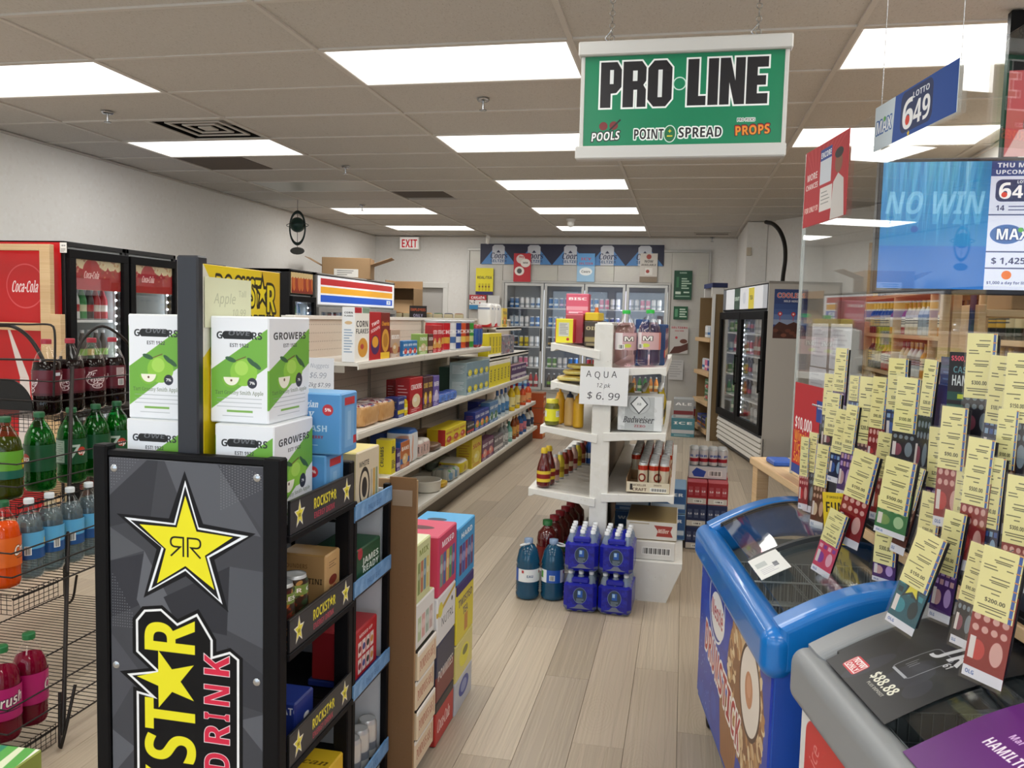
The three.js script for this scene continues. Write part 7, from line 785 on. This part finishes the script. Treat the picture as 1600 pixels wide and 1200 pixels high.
// ---------------------------------------------------------------- counter, clear screen, lottery things
const PO = [.43, -3.35], PT = .183, PR2 = -(Math.PI / 2 - PT);
const PS = (s, y, off) => [PO[0] + Math.sin(PT) * s - Math.cos(PT) * off, y, PO[1] + Math.cos(PT) * s + Math.sin(PT) * off];
{
  const c = thing('sales_counter', 'pine edged sales counter behind the freezers', 'counter', PS(0, 0, 0), PR2); // local x runs along the screen, local z towards the aisle
  part(c, 'counter_top', UV(span(-.38, .885, -.62, 3.2, .915, .06, .003), .8, 3), pineMat); part(c, 'front_board', span(-.3, .03, -.47, 3.2, .88, -.45), std(0x4a3c30, .7)); part(c, 'leg', UV(span(-.36, 0, .0, -.29, .885, .05), .8, 4), pineMat); part(c, 'leg', UV(span(-.36, 0, -.6, -.29, .885, -.55), .8, 4), pineMat); part(c, 'leg', UV(span(3.1, 0, -.6, 3.17, .885, -.55), .8, 4), pineMat);
  one('pen_tray', 'small blue tray on the corner of the pine counter', 'tray', bbox(.12, .022, .09, {}, .008), std(0x2456b0, .4), PS(-.2, .915, -.02), PR2);
  const clear = phys({ color: 0xfbfdfd, transmission: 1, thickness: 0, roughness: .015, ior: 1.5 });
  const sc = thing('clear_screen', 'tall clear plastic screen standing on the counter', 'screen', PS(0, .915, 0), PR2); part(sc, 'panel', span(0, 0, -.003, 2.7, 1.225, .003, .0008), clear); part(sc, 'edge_strip', span(-.004, 0, -.006, .004, 1.225, .006), phys({ color: 0xd8dcda, transmission: .5, roughness: .2, thickness: 0 }));
  for (const s of [.35, 1.32, 2.2]) part(sc, 'foot', span(s - .04, 0, -.045, s + .04, .012, -.004), phys({ color: 0xdfe6e6, transmission: .7, roughness: .1, thickness: 0 }));
  for (const s of [.66, 1.12]) part(sc, 'hanger', bar([s, 1.225, 0], [s, 1.82, 0], .0012, 4), chrome);
  const ps = (name, label, s0, s1, y0, y1, off, W, draw, skew = 0) => { const H = Math.round(W * (y1 - y0) / (s1 - s0)), r = lab(W, H, draw); const m = one(name, label, 'poster', sheet(s1 - s0, y1 - y0, r, .0015), printMat(r, .65), PS((s0 + s1) / 2, y0, off), PR2); m.rotation.order = 'YXZ'; m.rotation.z = skew; return m; };
  ps('poster', 'red encore poster with a cheering player on the clear screen', .005, .435, 1.86, 2.14, .006, 300, (g, w, h) => { fill(g, w, h, '#b8222c'); for (let i = 0; i < 10; i++) { g.globalAlpha = .25; poly(g, [[w * .3, h * .5], [w * (i * .11), -4], [w * (i * .11 + .04), -4]], '#e06a66'); g.globalAlpha = 1; } rect(g, w * .38, h * .08, w * .26, h * .44, '#d6deea'); rect(g, w * .38, h * .08, w * .26, h * .14, '#2f4a9a'); txt(g, 'ENCORE', w * .51, h * .15, 20, '#fff', { w: w * .24 }); txt(g, 'MORE', w * .19, h * .36, 24, '#f2e6e4', { w: w * .26 }); txt(g, 'CHANCES', w * .19, h * .48, 20, '#f2e6e4', { w: w * .3 }); rect(g, w * .4, h * .56, w * .28, h * .3, '#e6e2e0'); lines(g, w * .43, h * .62, w * .2, 4, 9, '#888'); txt(g, 'FOR ONLY $1', w * .2, h * .78, 20, '#f6e0d8', { w: w * .34 }); disc(g, w * .8, h * .34, w * .08, '#8a5a44', h * .12); disc(g, w * .8, h * .22, w * .09, '#222', h * .06); poly(g, [[w * .66, h], [w * .7, h * .55], [w * .8, h * .46], [w * .92, h * .55], [w * .96, h]], '#d9d5d3'); });
  ps('sign', 'blue and white lotto sign taped at the top of the clear screen', .64, 1.13, 2.02, 2.15, .008, 520, (g, w, h) => { fill(g, w, h, '#1a4a9c'); poly(g, [[0, 0], [w * .28, 0], [w * .26, h], [0, h]], '#c6d4de'); disc(g, w * .07, h * .5, 22, '#3a62a8'); txt(g, 'MAX', w * .13, h * .5, 54, '#e9eef2', { w: w * .22, stroke: '#2f5aa0', sw: 9 }); disc(g, w * .14, h * .36, 8, '#5aa84a'); g.fillStyle = '#20305e'; g.beginPath(); g.roundRect(w * .36, h * .04, w * .38, h * .86, 26); g.fill(); txt(g, 'LOTTO', w * .6, h * .2, 24, '#e6eaf2', { w: w * .2 }); txt(g, '6', w * .45, h * .54, 120, '#f4f5f8', { w: w * .15 }); txt(g, '49', w * .62, h * .58, 92, '#f4f5f8', { w: w * .2 }); disc(g, w * .45, h * .66, 14, '#d8402f'); poly(g, starPts(w * .47, h * .95, 10, 5), '#e6c23a'); });
  ps('poster', 'red ten thousand winning tickets poster low on the clear screen', .02, .335, .93, 1.275, .006, 260, (g, w, h) => { fill(g, w, h, '#bd2630'); rect(g, w * .78, h * .14, w * .22, h * .22, '#2a4a9c'); txt(g, 'ENC', w * .89, h * .2, 18, '#fff'); txt(g, '$10,000', w * .36, h * .44, 52, '#f4efee', { w: w * .6 }); txt(g, 'Winning', w * .36, h * .58, 44, '#eea02c', { w: w * .6 }); txt(g, 'Tickets', w * .34, h * .7, 44, '#eea02c', { w: w * .56 }); txt(g, 'Sold!', w * .24, h * .82, 44, '#eea02c', { w: w * .36 }); rect(g, 0, h * .9, w, h * .1, '#2a4a9c'); });
  const note = (g, w, h) => { fill(g, w, h, '#d9d8de'); lines(g, w * .12, h * .14, w * .7, 7, h * .1, '#b8b6c0', 2); };
  ps('paper_note', 'white sheet taped at the upper left of four on the clear screen'.replace(' left', ''), .14, .30, 1.345, 1.5, -.006, 80, note); ps('paper_note', 'white sheet in the upper pair beside the first ticket strip', .33, .515, 1.345, 1.5, -.006, 80, note); ps('paper_note', 'white sheet under another above the red poster', .13, .30, 1.18, 1.34, -.007, 80, note); ps('paper_note', 'white sheet in the lower pair behind the ticket strips', .33, .47, 1.18, 1.34, -.007, 80, note);
}
// scratch tickets: yellow price slip over a printed ticket, hung in strips over the freezers
{
  const slip = (p) => lab(96, 232, (g, w, h) => { fill(g, w, h, '#efe7a4'); rect(g, w - 11, 0, 8, h, '#2f5aa8'); for (let i = 0; i < 8; i++) rect(g, w - 12, i * 30, 11, 4, '#d98a3a'); for (const [y, x, l] of [[24, 40, 36], [38, 30, 44], [44, 34, 36], [60, 8, 30], [70, 8, 34], [62, 62, 16], [96, 30, 44], [108, 26, 48], [114, 32, 38], [136, 8, 50], [150, 36, 20], [196, 8, 70], [204, 12, 66], [216, 30, 40]]) rect(g, x, y, l, 3.4, '#5c5a3c'); txt(g, p, w * .5, 176, 19, '#33321f', { w: 50 }); }), slips = ['$150.00', '$100.00', '$300.00', '$90.00', '$200.00', '$500.00'].map(slip);
  const tick = (bg, c1, c2, kind) => lab(96, 180, (g, w, h) => { fill(g, w, h, bg); for (let y = 0; y < 4; y++) for (let x = 0; x < 4; x++) { if (kind === 1) disc(g, 14 + x * 22, 14 + y * 22, 8, c1, 7); else rect(g, 6 + x * 22, 8 + y * 22, 16, 14, (x + y) % 2 ? c1 : c2); } disc(g, 26, 122, 18, c2, 20); disc(g, 70, 118, 15, c1, 24); if (kind === 2) poly(g, starPts(50, 60, 40, 17), '#e6d84a', c1, 5); rect(g, 6, 98, 14, 44, '#e0d8d4'); rect(g, 0, h - 22, w, 24, '#e6e6ee'); txt(g, 'OLG', 18, h - 11, 11, '#3a5aa0'); });
  const T = { red: [tick('#8a1c22', '#d9a8a0', '#c23a3a', 1), 'dark red scratch ticket'], dark: [tick('#23222c', '#7d8a94', '#8a4a5a', 1), 'near black scratch ticket'], navy: [tick('#1f2748', '#8fb0d0', '#3a5aa0', 0), 'navy scratch ticket'], teal: [tick('#125a6a', '#12323c', '#2a8a98', 2), 'teal star scratch ticket'], pink: [tick('#cf4f6a', '#e8b0c0', '#8a4a9a', 0), 'pink scratch ticket'], purple: [tick('#4a2a6a', '#b89ad0', '#c9a0a0', 0), 'purple scratch ticket'], green: [tick('#3f7a4a', '#a8c99a', '#7a9a5a', 1), 'green scratch ticket'], brown: [tick('#5a2a20', '#c9a08a', '#d8c0a0', 1), 'brown scratch ticket'] };
  // px box of the slip (left, top, right, bottom), py of the ticket's lower end, ticket, lean, distance in front of the screen
  const L = [[1309, 544, 1326, 613, 640, 'purple', .03, .04], [1291, 584, 1305, 650, 720, 'dark', .02, .05], [1295, 614, 1315, 683, 705, 'dark', .04, .08], [1254, 683, 1266, 746, 800, 'red', .0, .1], [1267, 676, 1280, 740, 806, 'dark', .05, .08], [1280, 695, 1298, 763, 832, 'brown', .06, .1], [1332, 587, 1343, 627, 700, 'navy', .02, .04], [1326, 633, 1343, 711, 785, 'purple', .08, .08], [1348, 589, 1370, 696, 760, 'brown', .02, .05], [1368, 589, 1388, 671, 752, 'red', .04, .06], [1393, 560, 1418, 642, 700, 'navy', .0, .04], [1407, 590, 1437, 678, 735, 'dark', .04, .08], [1339, 707, 1374, 787, 868, 'red', .2, .15], [1390, 718, 1430, 805, 846, 'green', .12, .15], [1450, 562, 1465, 652, 765, 'dark', .06, .05], [1478, 636, 1510, 736, 832, 'red', .02, .1], [1519, 521, 1554, 624, 700, 'dark', .0, .05], [1556, 556, 1580, 665, 740, 'navy', .05, .05], [1581, 552, 1612, 662, 765, 'dark', .0, .06], [1520, 685, 1552, 794, 905, 'red', .05, .12], [1457, 668, 1483, 765, 868, 'purple', .0, .07], [1554, 715, 1565, 830, 900, 'navy', .04, .1], [1582, 744, 1614, 855, 930, 'red', .02, .12], [1428, 730, 1446, 800, 880, 'brown', .2, .12], [1440, 835, 1478, 933, 1012, 'teal', .28, .215], [1482, 800, 1509, 905, 985, 'purple', .1, .15], [1547, 860, 1595, 975, 1088, 'red', .1, .19], [1522, 850, 1545, 950, 1028, 'dark', .14, .17], [1376, 777, 1405, 887, 918, 'purple', .02, .13], [1300, 800, 1326, 858, 915, 'pink', .28, .2], [1310, 640, 1328, 712, 760, 'navy', .1, .09], [1500, 730, 1522, 820, 880, 'brown', .03, .08], [1420, 640, 1446, 726, 800, 'green', .03, .06], [1376, 676, 1396, 750, 820, 'red', .06, .07], [1446, 770, 1472, 850, 900, 'red', .08, .1], [1566, 640, 1590, 735, 840, 'brown', .02, .07]];
  const used = {};
  L.forEach(([x0, y0, x1, y1, yb, k, lean, off], i) => {
    const o = [PS(0, 0, off)[0], PS(0, 0, off)[2]], [s, yt] = onLine(o, PT, (x0 + x1) / 2, y0), [, ym] = onLine(o, PT, (x0 + x1) / 2, y1), [, ye] = onLine(o, PT, (x0 + x1) / 2, yb);
    const face = PR2 + .62, D = Math.hypot(...[PS(s, 0, off)[0], PS(s, 0, off)[2]]), va = Math.atan2(PS(s, 0, off)[0], -PS(s, 0, off)[2]), w = Math.min(.1, Math.max(.035, (x1 - x0) * D / FOCAL / Math.cos(face + va)));
    const sl = slips[(i * 5) % 6], [tr, tn] = T[k], t = thing('scratch_ticket', tn + ' under a yellow slip priced ' + ['150', '100', '300', '90', '200', '500'][(i * 5) % 6] + ' dollars over the freezers', 'lottery ticket', PS(s, yt, off), face, tn + 's hanging over the freezers'); t.rotation.order = 'YXZ'; t.rotation.z = -lean;
    const hS = yt - ym, hT = Math.max(.04, ym - ye);
    part(t, 'price_slip', bbox(w, hS, .0012, { all: SWW(sl), pz: sl, nz: sl }, .0002).translate(0, -hS, .003), printMat(sl, .6), 'yellow price slip');
    part(t, 'ticket', bbox(w * 1.04, hT + .05, .0012, { all: SWW(tr), pz: tr, nz: tr }, .0002).translate(0, -hS - hT, .0), printMat(tr, .35));
    part(t, 'clear_sleeve', span(-w * .55, -hS - hT - .004, .0055, w * .55, .004, .0062, .0002), phys({ color: 0xffffff, transmission: 1, thickness: 0, roughness: .06 }));
    part(t, 'back_strip', span(-w * .53, -hS - hT * .8, -.006, w * .55, -.004, -.003, .0004), std(0x1c1a22, .5));
    part(t, 'hook', bar([0, -.006, -.004], [0, -.004, -.03], .0012, 4), std(0x3a3a3e, .5));
  });
  // the stand they hang on
  const st = thing('ticket_stand', 'dark blue acrylic ticket stand on the counter front', 'ticket stand', PS(0, .915, .02), PR2), bl = phys({ color: 0x2a3f8a, transmission: .35, thickness: 0, roughness: .15 });
  part(st, 'back_plate', span(.35, 0, 0, 1.9, .24, .004), std(0x232838, .5)); part(st, 'back_plate', span(.95, .24, -.004, 1.35, .44, 0), bl); part(st, 'base_tray', span(.3, 0, -.008, 2.0, .012, .03), black); for (const [y, z] of [[.1, .012], [.19, .012], [.3, .012]]) part(st, 'hook_rail', bar([.3, y, z], [2.0, y, z], .004), chrome);
  for (const s of [.45, .8, 1.15, 1.5, 1.85]) part(st, 'divider', span(s - .0015, .013, .005, s + .0015, .3, .012), phys({ color: 0xdfe6ea, transmission: .8, thickness: 0, roughness: .08 }));
  const hand = lab(160, 400, (g, w, h) => { fill(g, w, h, '#1c1e26'); txt(g, '$500,000', w / 2, 30, 34, '#e0506a', { w: 140 }); txt(g, 'CASH', w / 2, 84, 42, '#5a8a94', { w: 110 }); txt(g, 'HAND', w / 2, 136, 70, '#cfd6d8', { w: 120 }); for (let i = 0; i < 5; i++) { g.save(); g.translate(30 + i * 26, 290); g.rotate((i - 2) * .15); rect(g, -12, -22, 24, 40, pick(['#8a5a5a', '#5a6a6a', '#a87a6a'])); g.restore(); } rect(g, 0, 190, w, 40, '#1f4a44'); rect(g, 60, 200, 34, 22, '#b8c93a'); rect(g, 0, 250, w, 70, '#1f5a4e'); });
  { const o = [PS(0, 0, .06)[0], PS(0, 0, .06)[2]], [s, y] = onLine(o, PT, 1500, 640), [, y1] = onLine(o, PT, 1500, 550); const m = one('display_ticket', 'tall dark half million dollar card standing among the tickets', 'lottery ticket', sheet(.062, y1 - y + .06, hand), printMat(hand, .35), PS(s, y - .06, .06), PR2 + .62); }
  const fun = lab(160, 260, (g, w, h) => { fill(g, w, h, '#e0c41f'); txt(g, 'IT SHOULD BE', w / 2, 24, 16, '#3a341a'); txt(g, 'FUN', w / 2, 76, 74, '#1d1b14', { w: 130 }); txt(g, 'BUT', w / 2, 150, 60, '#1d1b14', { w: 110 }); txt(g, '18+', w / 2, 215, 40, '#1d1b14'); });
  { const o = [PS(0, 0, .07)[0], PS(0, 0, .07)[2]], [s, y] = onLine(o, PT, 1325, 866), [, y1] = onLine(o, PT, 1325, 785); const m = one('poster', 'yellow play for fun card hanging behind the tickets', 'poster', sheet(.11, y1 - y, fun), printMat(fun, .4), PS(s, y + .03, .105), PR2 + .3); m.rotation.order = 'YXZ'; m.rotation.z = .16; }
  const rb = makeArt(.5, .2, .1, (g, w, h) => { fill(g, w, h, '#a8222c'); rect(g, 0, h * .6, w, h * .4, '#2a4a9c'); txt(g, 'OLG', w * .3, h * .6, h * .3, '#e6c23a'); txt(g, 'LOTTERY', w * .65, h * .35, h * .2, '#f0e6e2'); }, '#8e1c25', '#a8222c', 400);
  carton('lottery_box', 'red and blue lottery box on the counter behind the tickets', 'lottery box', rb, PS(1.35, .916, -.1), { turn: PR2 });
  const bs = lab(200, 80, (g, w, h) => { fill(g, w, h, '#3a458c'); txt(g, 'Lottery', w / 2, h * .5, 34, '#aab2d8', { skew: -.2 }); }); one('sign', 'small dark blue lottery sign above the ticket stand', 'sign', sheet(.2, .08, bs), printMat(bs, .4), PS(.86, 1.27, -.03), PR2);
  const b2 = lab(120, 200, (g, w, h) => { fill(g, w, h, '#26407f'); lines(g, 12, 30, 90, 6, 14, '#6a86bc', 3); }); one('sign', 'plain blue printed card behind the tall ticket strips', 'sign', sheet(.16, .25, b2), printMat(b2, .4), PS(1.12, 1.17, -.04), PR2);
}
// television and things behind the counter
{
  const A = onZ(-3.6, 1375, 248), w = .98, h = .535, tv = thing('television', 'wide lottery television hanging behind the clear screen', 'television', [A.x + w / 2, A.y - h, -3.6]);
  const sc = lab(960, 530, (g, W, H) => {
    fill(g, W, H, '#1a7ab8'); for (let i = 0; i < 120; i++) { g.globalAlpha = .16; const x = rnd(0, 400); poly(g, [[x, 0], [x + rnd(4, 26), 0], [x + rnd(-30, 30), rnd(150, 380)]], pick(['#8fd0ee', '#0f5a98', '#3fb0c8', '#bfe6f4', '#147a8a'])); } g.globalAlpha = 1; g.globalAlpha = .55; txt(g, 'NO WIN', 200, 170, 130, '#9fd2ee', { w: 370, skew: -.15 }); g.globalAlpha = .3; txt(g, 'NO WIN', 200, 200, 170, '#9fd2ee', { w: 370, skew: -.1 }); g.globalAlpha = 1; disc(g, 130, 280, 14, '#1f5aa8'); rect(g, 0, 350, 400, 180, '#1268b8'); g.save(); g.translate(-120, 0);
    rect(g, 520, 0, 570, 530, '#d6dcf0'); rect(g, 520, 0, 570, 62, '#23407e'); txt(g, 'THU MAR 05/26', 660, 18, 26, '#eef2fa', { w: 240 }); txt(g, 'UPCOMING JACKPOTS', 690, 46, 24, '#eef2fa', { w: 310 }); g.strokeStyle = '#33436e'; g.lineWidth = 5; for (const y of [220, 372, 440]) { g.beginPath(); g.moveTo(520, y); g.lineTo(1090, y); g.stroke(); } g.beginPath(); g.moveTo(690, 440); g.lineTo(690, 530); g.stroke();
    g.fillStyle = '#22305e'; g.beginPath(); g.roundRect(540, 76, 150, 90, 22); g.fill(); txt(g, '6', 574, 122, 92, '#fff', { w: 50 }); txt(g, '49', 640, 126, 72, '#fff', { w: 80 }); disc(g, 572, 138, 11, '#d8402f'); txt(g, 'LOTTO', 640, 86, 16, '#fff'); txt(g, '14', 560, 192, 30, '#23305a'); lines(g, 590, 184, 110, 2, 14, '#44507a', 4); disc(g, 590, 300, 60, '#3f6aa8', 40); txt(g, 'MAX', 610, 300, 62, '#eef2f6', { w: 120, stroke: '#23407e', sw: 8 }); disc(g, 640, 282, 10, '#5aa84a'); txt(g, '$50 MILLION', 810, 270, 40, '#23305a', { w: 200 }); txt(g, '$ 1,425,107', 640, 410, 36, '#23305a', { w: 200 }); disc(g, 600, 468, 18, '#e0702a'); txt(g, '$1,000 a day for life', 604, 500, 16, '#33436e', { w: 150 }); g.restore(); });
  part(tv, 'bezel', mg([span(-w / 2, 0, -.05, w / 2, h, 0, .004)]), std(0x131a2c, .35)); part(tv, 'display', sheet(w - .03, h - .035, sc, .002).translate(0, .02, .002), printMat(sc, .25, { emissiveMap: sc.a.t, emissive: 0xffffff, emissiveIntensity: .55 })); part(tv, 'mount', mg([span(-.03, h - .1, -.09, .03, CE - (A.y - h), -.05), span(-.1, .1, -.06, .1, .4, -.05)]), black);
  const l = new THREE.RectAreaLight(0x9fc4ee, .5, w - .04, h - .04); l.position.set(0, h / 2, .01); l.rotation.y = Math.PI; tv.add(l);
  // liquor shelves along the wall behind the counter
  const o = thing('liquor_shelves', 'pine liquor shelves on the wall behind the counter', 'shelves', [0, 0, 0]), SX = 1.7, LV2 = [.5, .8, 1.12, 1.44, 1.775, 2.12];
  for (const z of [-4.3, -5.35, -6.35, -7.4, -8.5]) part(o, 'upright', UV(span(SX, 0, z, XR, 2.3, z - .03), .8, 4), pineMat); LV2.forEach((y) => { for (const [a, b] of [[-4.33, -5.35], [-5.38, -6.35], [-6.38, -7.4], [-7.43, -8.5]]) part(o, 'shelf_board', UV(span(SX, y - .03, a, XR, y, b), .8, 4), pineMat); }); part(o, 'back_board', span(XR - .012, .1, -4.3, XR - .002, 2.3, -8.52), std(0xa38a6a, .7));
  const kinds = [['#1c2a20', '#d8c9a0', .036, .3, 0], ['#d8c8a8', '#e8e2d4', .036, .29, 0], ['#c98a2a', '#e6dcc0', .038, .28, 0], ['#20242a', '#d0a848', .042, .3, 0], ['#a8342c', '#e6e0d2', .036, .27, 0], ['#cfd6d8', '#8a9aa8', .037, .29, 0], ['#e0b52a', '#f0e2a8', .034, .26, 0]].map(([c, l2, R, H0]) => { const H = H0 * .92, r = lab(40, 72, (g, w2, h2) => { fill(g, w2, h2, c); rect(g, 0, h2 * .42, w2, h2 * .34, l2); lines(g, 6, h2 * .5, 28, 3, 5, '#555'); rect(g, 0, 0, w2, h2 * .2, pick(['#c9a04a', '#8a2a2a', '#2a2a2c', '#d9c27a'])); }); r.geo = lathe([[0, 0], [R, .002], [R, H * .58], [R * .86, H * .66], [R * .36, H * .78], [R * .34, H * .96], [R * .4, H * .97], [R * .4, H], [0, H]], 14, r); return r; });
  let n = 0; for (const [li, names] of [[1, 'lower'], [2, 'waist-high'], [3, 'eye-level'], [4, 'upper']]) for (let z = -4.5; z > -8.4; z -= .125) { if (Math.abs((z + 5.365)) < .08 || Math.abs(z + 6.365) < .08 || Math.abs(z + 7.415) < .08) continue; const r = kinds[(Math.floor(n / 3) * 3 + li) % 7]; n++; one('liquor_bottle', 'liquor bottle on the ' + names + ' pine board behind the counter', 'bottle', r.geo, printMat(r, .18), [SX + .06, LV2[li] + .002, z], n, 'liquor bottles on the ' + names + ' board'); }
  for (const [z, c, t2] of [[-6.6, '#d9a62a', 'GOLD'], [-6.85, '#cfcac2', 'RYE'], [-7.1, '#d8cf6a', 'LIME'], [-7.6, '#7fb0b8', 'GIN'], [-7.9, '#c9b8a0', 'RUM']]) { const a = makeArt(.2, .14, .1, gp(c, '#00000022', t2, '#444'), c, c, 200); carton('liquor_carton', 'small ' + t2.toLowerCase() + ' gift carton hanging at the front of the pine board', 'carton', a, [SX + .055, LV2[5], z], { front: 'px', turn: Math.PI }); }
  // pine post, blue banner, box and bag near the television
  const pz = -3.9, P1 = onZ(pz, 1465, 600), P2 = onZ(pz, 1505, 450); one('pine_post', 'wide pine post behind the counter under the television', 'post', UV(span(P1.x, 0, -.04, P2.x - .045, 1.9, 0), .8, 3), pineMat, [0, 0, pz]); one('pine_post', 'narrow pine post beside the blue banner', 'post', UV(span(P2.x - .035, 0, -.04, P2.x, 1.9, 0), .8, 3), pineMat, [0, 0, pz]);
  const bb = lab(60, 300, (g, W, H) => { fill(g, W, H, '#2a3a6a'); speck(g, W, H, 30, ['#3f5290', '#20305a', '#7a4a5a'], 4, 12, .6); txt(g, 'FOR', 30, 34, 18, '#15204a'); }), Q1 = onZ(pz, 1507, 600), Q2 = onZ(pz, 1528, 440); one('banner', 'narrow dark blue banner behind the counter beside the pine posts', 'banner', sheet(Q2.x - Q1.x, .5, bb), printMat(bb, .5), [(Q1.x + Q2.x) / 2, Q1.y, pz]);
  const sh = thing('back_shelf', 'pine shelf behind the counter holding a cardboard box', 'shelf', [1.6, 0, -4.05]); part(sh, 'shelf_board', UV(span(-.35, 1.55, -.2, .38, 1.58, .2), .8, 3), pineMat); part(sh, 'shelf_board', UV(span(-.35, 1.15, -.2, .38, 1.18, .2), .8, 3), pineMat); part(sh, 'upright', UV(span(-.38, 0, -.2, -.35, 1.6, .2), .8, 3), pineMat); part(sh, 'upright', UV(span(.36, 0, -.2, .39, 1.6, .2), .8, 3), pineMat);
  const cbx = thing('cardboard_box', 'cardboard box on the pine shelf under the television', 'box', [1.6, 1.582, -4.02]); part(cbx, 'body', UV(bbox(.5, .24, .3, {}, .004), 2, 2), cardMat); part(cbx, 'flap', at(box(.5, .004, .15, 0, 0, 0), 0, .243, .07, -.15), cardMat);
  const bag = lab(64, 64, (g, W, H) => { fill(g, W, H, '#c9c4b8'); speck(g, W, H, 40, ['#e6e2da', '#a8a296'], 3, 9, .6); }); one('plastic_bag', 'crumpled white plastic bag on the lower pine shelf', 'bag', pillow(.42, .1, .2, bag, .7), printMat(bag, .35), [1.62, 1.182, -3.97]); one('cloth', 'small turquoise cloth hanging by the pine shelf', 'cloth', pillow(.08, .12, .05, undefined, .7), std(0x3fae92, .7), [1.5, 1.3, -3.86]);
  const rp = lab(120, 160, (g, W, H) => { fill(g, W, H, '#b3222c'); disc(g, 60, 100, 34, '#3a2a3a'); poly(g, [[0, 160], [20, 110], [120, 90], [120, 160]], '#d8a8a8'); }), R0 = onZ(-3.3, 1568, 245); one('poster', 'red poster hanging from the ceiling above the television', 'poster', sheet(.26, .3, rp), printMat(rp, .4), [R0.x + .13, R0.y, -3.3]); one('poster_string', 'thin string holding the red poster', 'string', bar([0, 0, 0], [0, CE - R0.y - .3, 0], .0015, 4), chrome, [R0.x + .13, R0.y + .3, -3.3]);
}
// ---------------------------------------------------------------- hanging green sign
{
  const Z = -2.6, A = onZ(Z, 907, 68), B = onZ(Z, 1229, 246), w = B.x - A.x, h = A.y - B.y, o = thing('hanging_sign', 'green hanging sign in a white metal frame', 'sign', [(A.x + B.x) / 2, B.y, Z]); o.rotation.z = .002;
  const a = lab(1024, 500, (g, W, H) => { fill(g, W, H, '#0a7d55'); const K = '#1b181c', B = { P: [[[0, 0], [.78, 0], [1, .17], [1, .55], [.76, .68], [.5, .69], [.5, 1], [0, 1]], [[.44, .17], [.62, .17], [.62, .48], [.44, .48]]], R: [[[0, 0], [.8, 0], [1, .14], [1, .43], [.88, .52], [1, .62], [1, 1], [.62, 1], [.62, .62], [.46, .62], [.46, 1], [0, 1]], [[.42, .2], [.62, .2], [.62, .43], [.42, .43]]], O: [[[.25, 0], [.75, 0], [1, .16], [1, .84], [.75, 1], [.25, 1], [0, .84], [0, .16]], [[.42, .2], [.6, .2], [.6, .8], [.42, .8]]], L: [[[0, 0], [.6, 0], [.6, .8], [1, .8], [1, 1], [0, 1]]], I: [[[0, 0], [1, 0], [1, 1], [0, 1]]], N: [[[0, 0], [.4, 0], [.62, .5], [.62, 0], [1, 0], [1, 1], [.6, 1], [.38, .52], [.38, 1], [0, 1]]], E: [[[0, 0], [1, 0], [1, .22], [.5, .22], [.5, .4], [.9, .4], [.9, .6], [.5, .6], [.5, .78], [1, .78], [1, 1], [0, 1]]] };
    const L = [['P', 97, 108], ['R', 213, 118], ['O', 340, 122], ['L', 540, 92], ['I', 642, 50], ['N', 700, 122], ['E', 830, 104]], Q = (pts, x, wd) => pts.map(([a2, b2]) => [x + a2 * wd, 52 + b2 * 232]); for (const [c, x, wd] of L) poly(g, Q(B[c][0], x, wd), '#f2f4f2', '#f2f4f2', 18); for (const [c, x, wd] of L) { poly(g, Q(B[c][0], x, wd), K); if (B[c][1]) poly(g, Q(B[c][1], x, wd), '#e2e5e4'); } g.strokeStyle = '#cfe6da'; g.lineWidth = 6; g.beginPath(); g.arc(500, 172, 31, 0, 7); g.stroke();
    disc(g, 118, 378, 22, '#7a2a2c'); disc(g, 172, 376, 22, '#7a2a2c'); g.strokeStyle = '#222'; g.lineWidth = 8; g.beginPath(); g.moveTo(150, 400); g.lineTo(206, 346); g.stroke(); txt(g, 'POOLS', 130, 430, 60, '#f2f4f2', { w: 150, skew: -.15, stroke: '#222', sw: 12, rot: -.06 });
    txt(g, 'POINT', 352, 424, 70, K, { w: 156, stroke: '#eef2ee', sw: 14 }); disc(g, 460, 424, 30, '#1f6b42', 42); g.strokeStyle = '#d8e6dc'; g.lineWidth = 5; g.beginPath(); g.ellipse(460, 424, 30, 42, 0, 0, 7); g.stroke(); txt(g, '+', 460, 410, 36, '#e6d23a'); rect(g, 446, 432, 28, 6, '#e6d23a'); txt(g, 'SPREAD', 612, 420, 70, K, { w: 220, stroke: '#eef2ee', sw: 14 }); txt(g, 'PRO\u00b7PICKS', 836, 362, 22, '#222', { w: 88, stroke: '#eef2ee', sw: 6 }); txt(g, 'PROPS', 868, 412, 66, '#d8402f', { w: 176, stroke: '#5a1a14', sw: 10, rot: -.05 }); txt(g, 'PROPS', 868, 414, 62, '#e6922c', { w: 172, rot: -.05 }); });
  const fm = std(0xc9c7c3, .45, .15); part(o, 'panel', sheet(w - .02, h - .06, a, .008).translate(0, .03, 0), printMat(a, .3), 'green printed panel'); part(o, 'top_bar', span(-w / 2 - .002, h - .043, -.02, w / 2 + .002, h, .02, .004), fm); part(o, 'bottom_bar', span(-w / 2 - .004, 0, -.02, w / 2 - .004, .04, .02, .004), fm); for (const s of [-1, 1]) { part(o, 'side_strip', span(s * (w / 2 - .012) - .006, .03, -.006, s * (w / 2 - .012) + .006, h - .03, .007), fm); const x = s * w * .345, ch = []; for (let k = 0; k < 22; k++) { const y = h + .004 + k * .0185; if (B.y + y > CE - .01) break; ch.push(at(new THREE.TorusGeometry(.008, .0018, 5, 8), x, y + .008, 0, 0, k % 2 ? Math.PI / 2 : 0, 0)); } part(o, 'chain', mg(ch), std(0x8a8680, .35, .8)); part(o, 'hook', tube([[x - .012, h + .004, 0], [x - .02, h + .012, 0], [x - .006, h + .03, 0], [x, h + .04, 0]], .0018, 5), chrome); }
}
camera.updateMatrixWorld();
renderer.render(scene, camera);
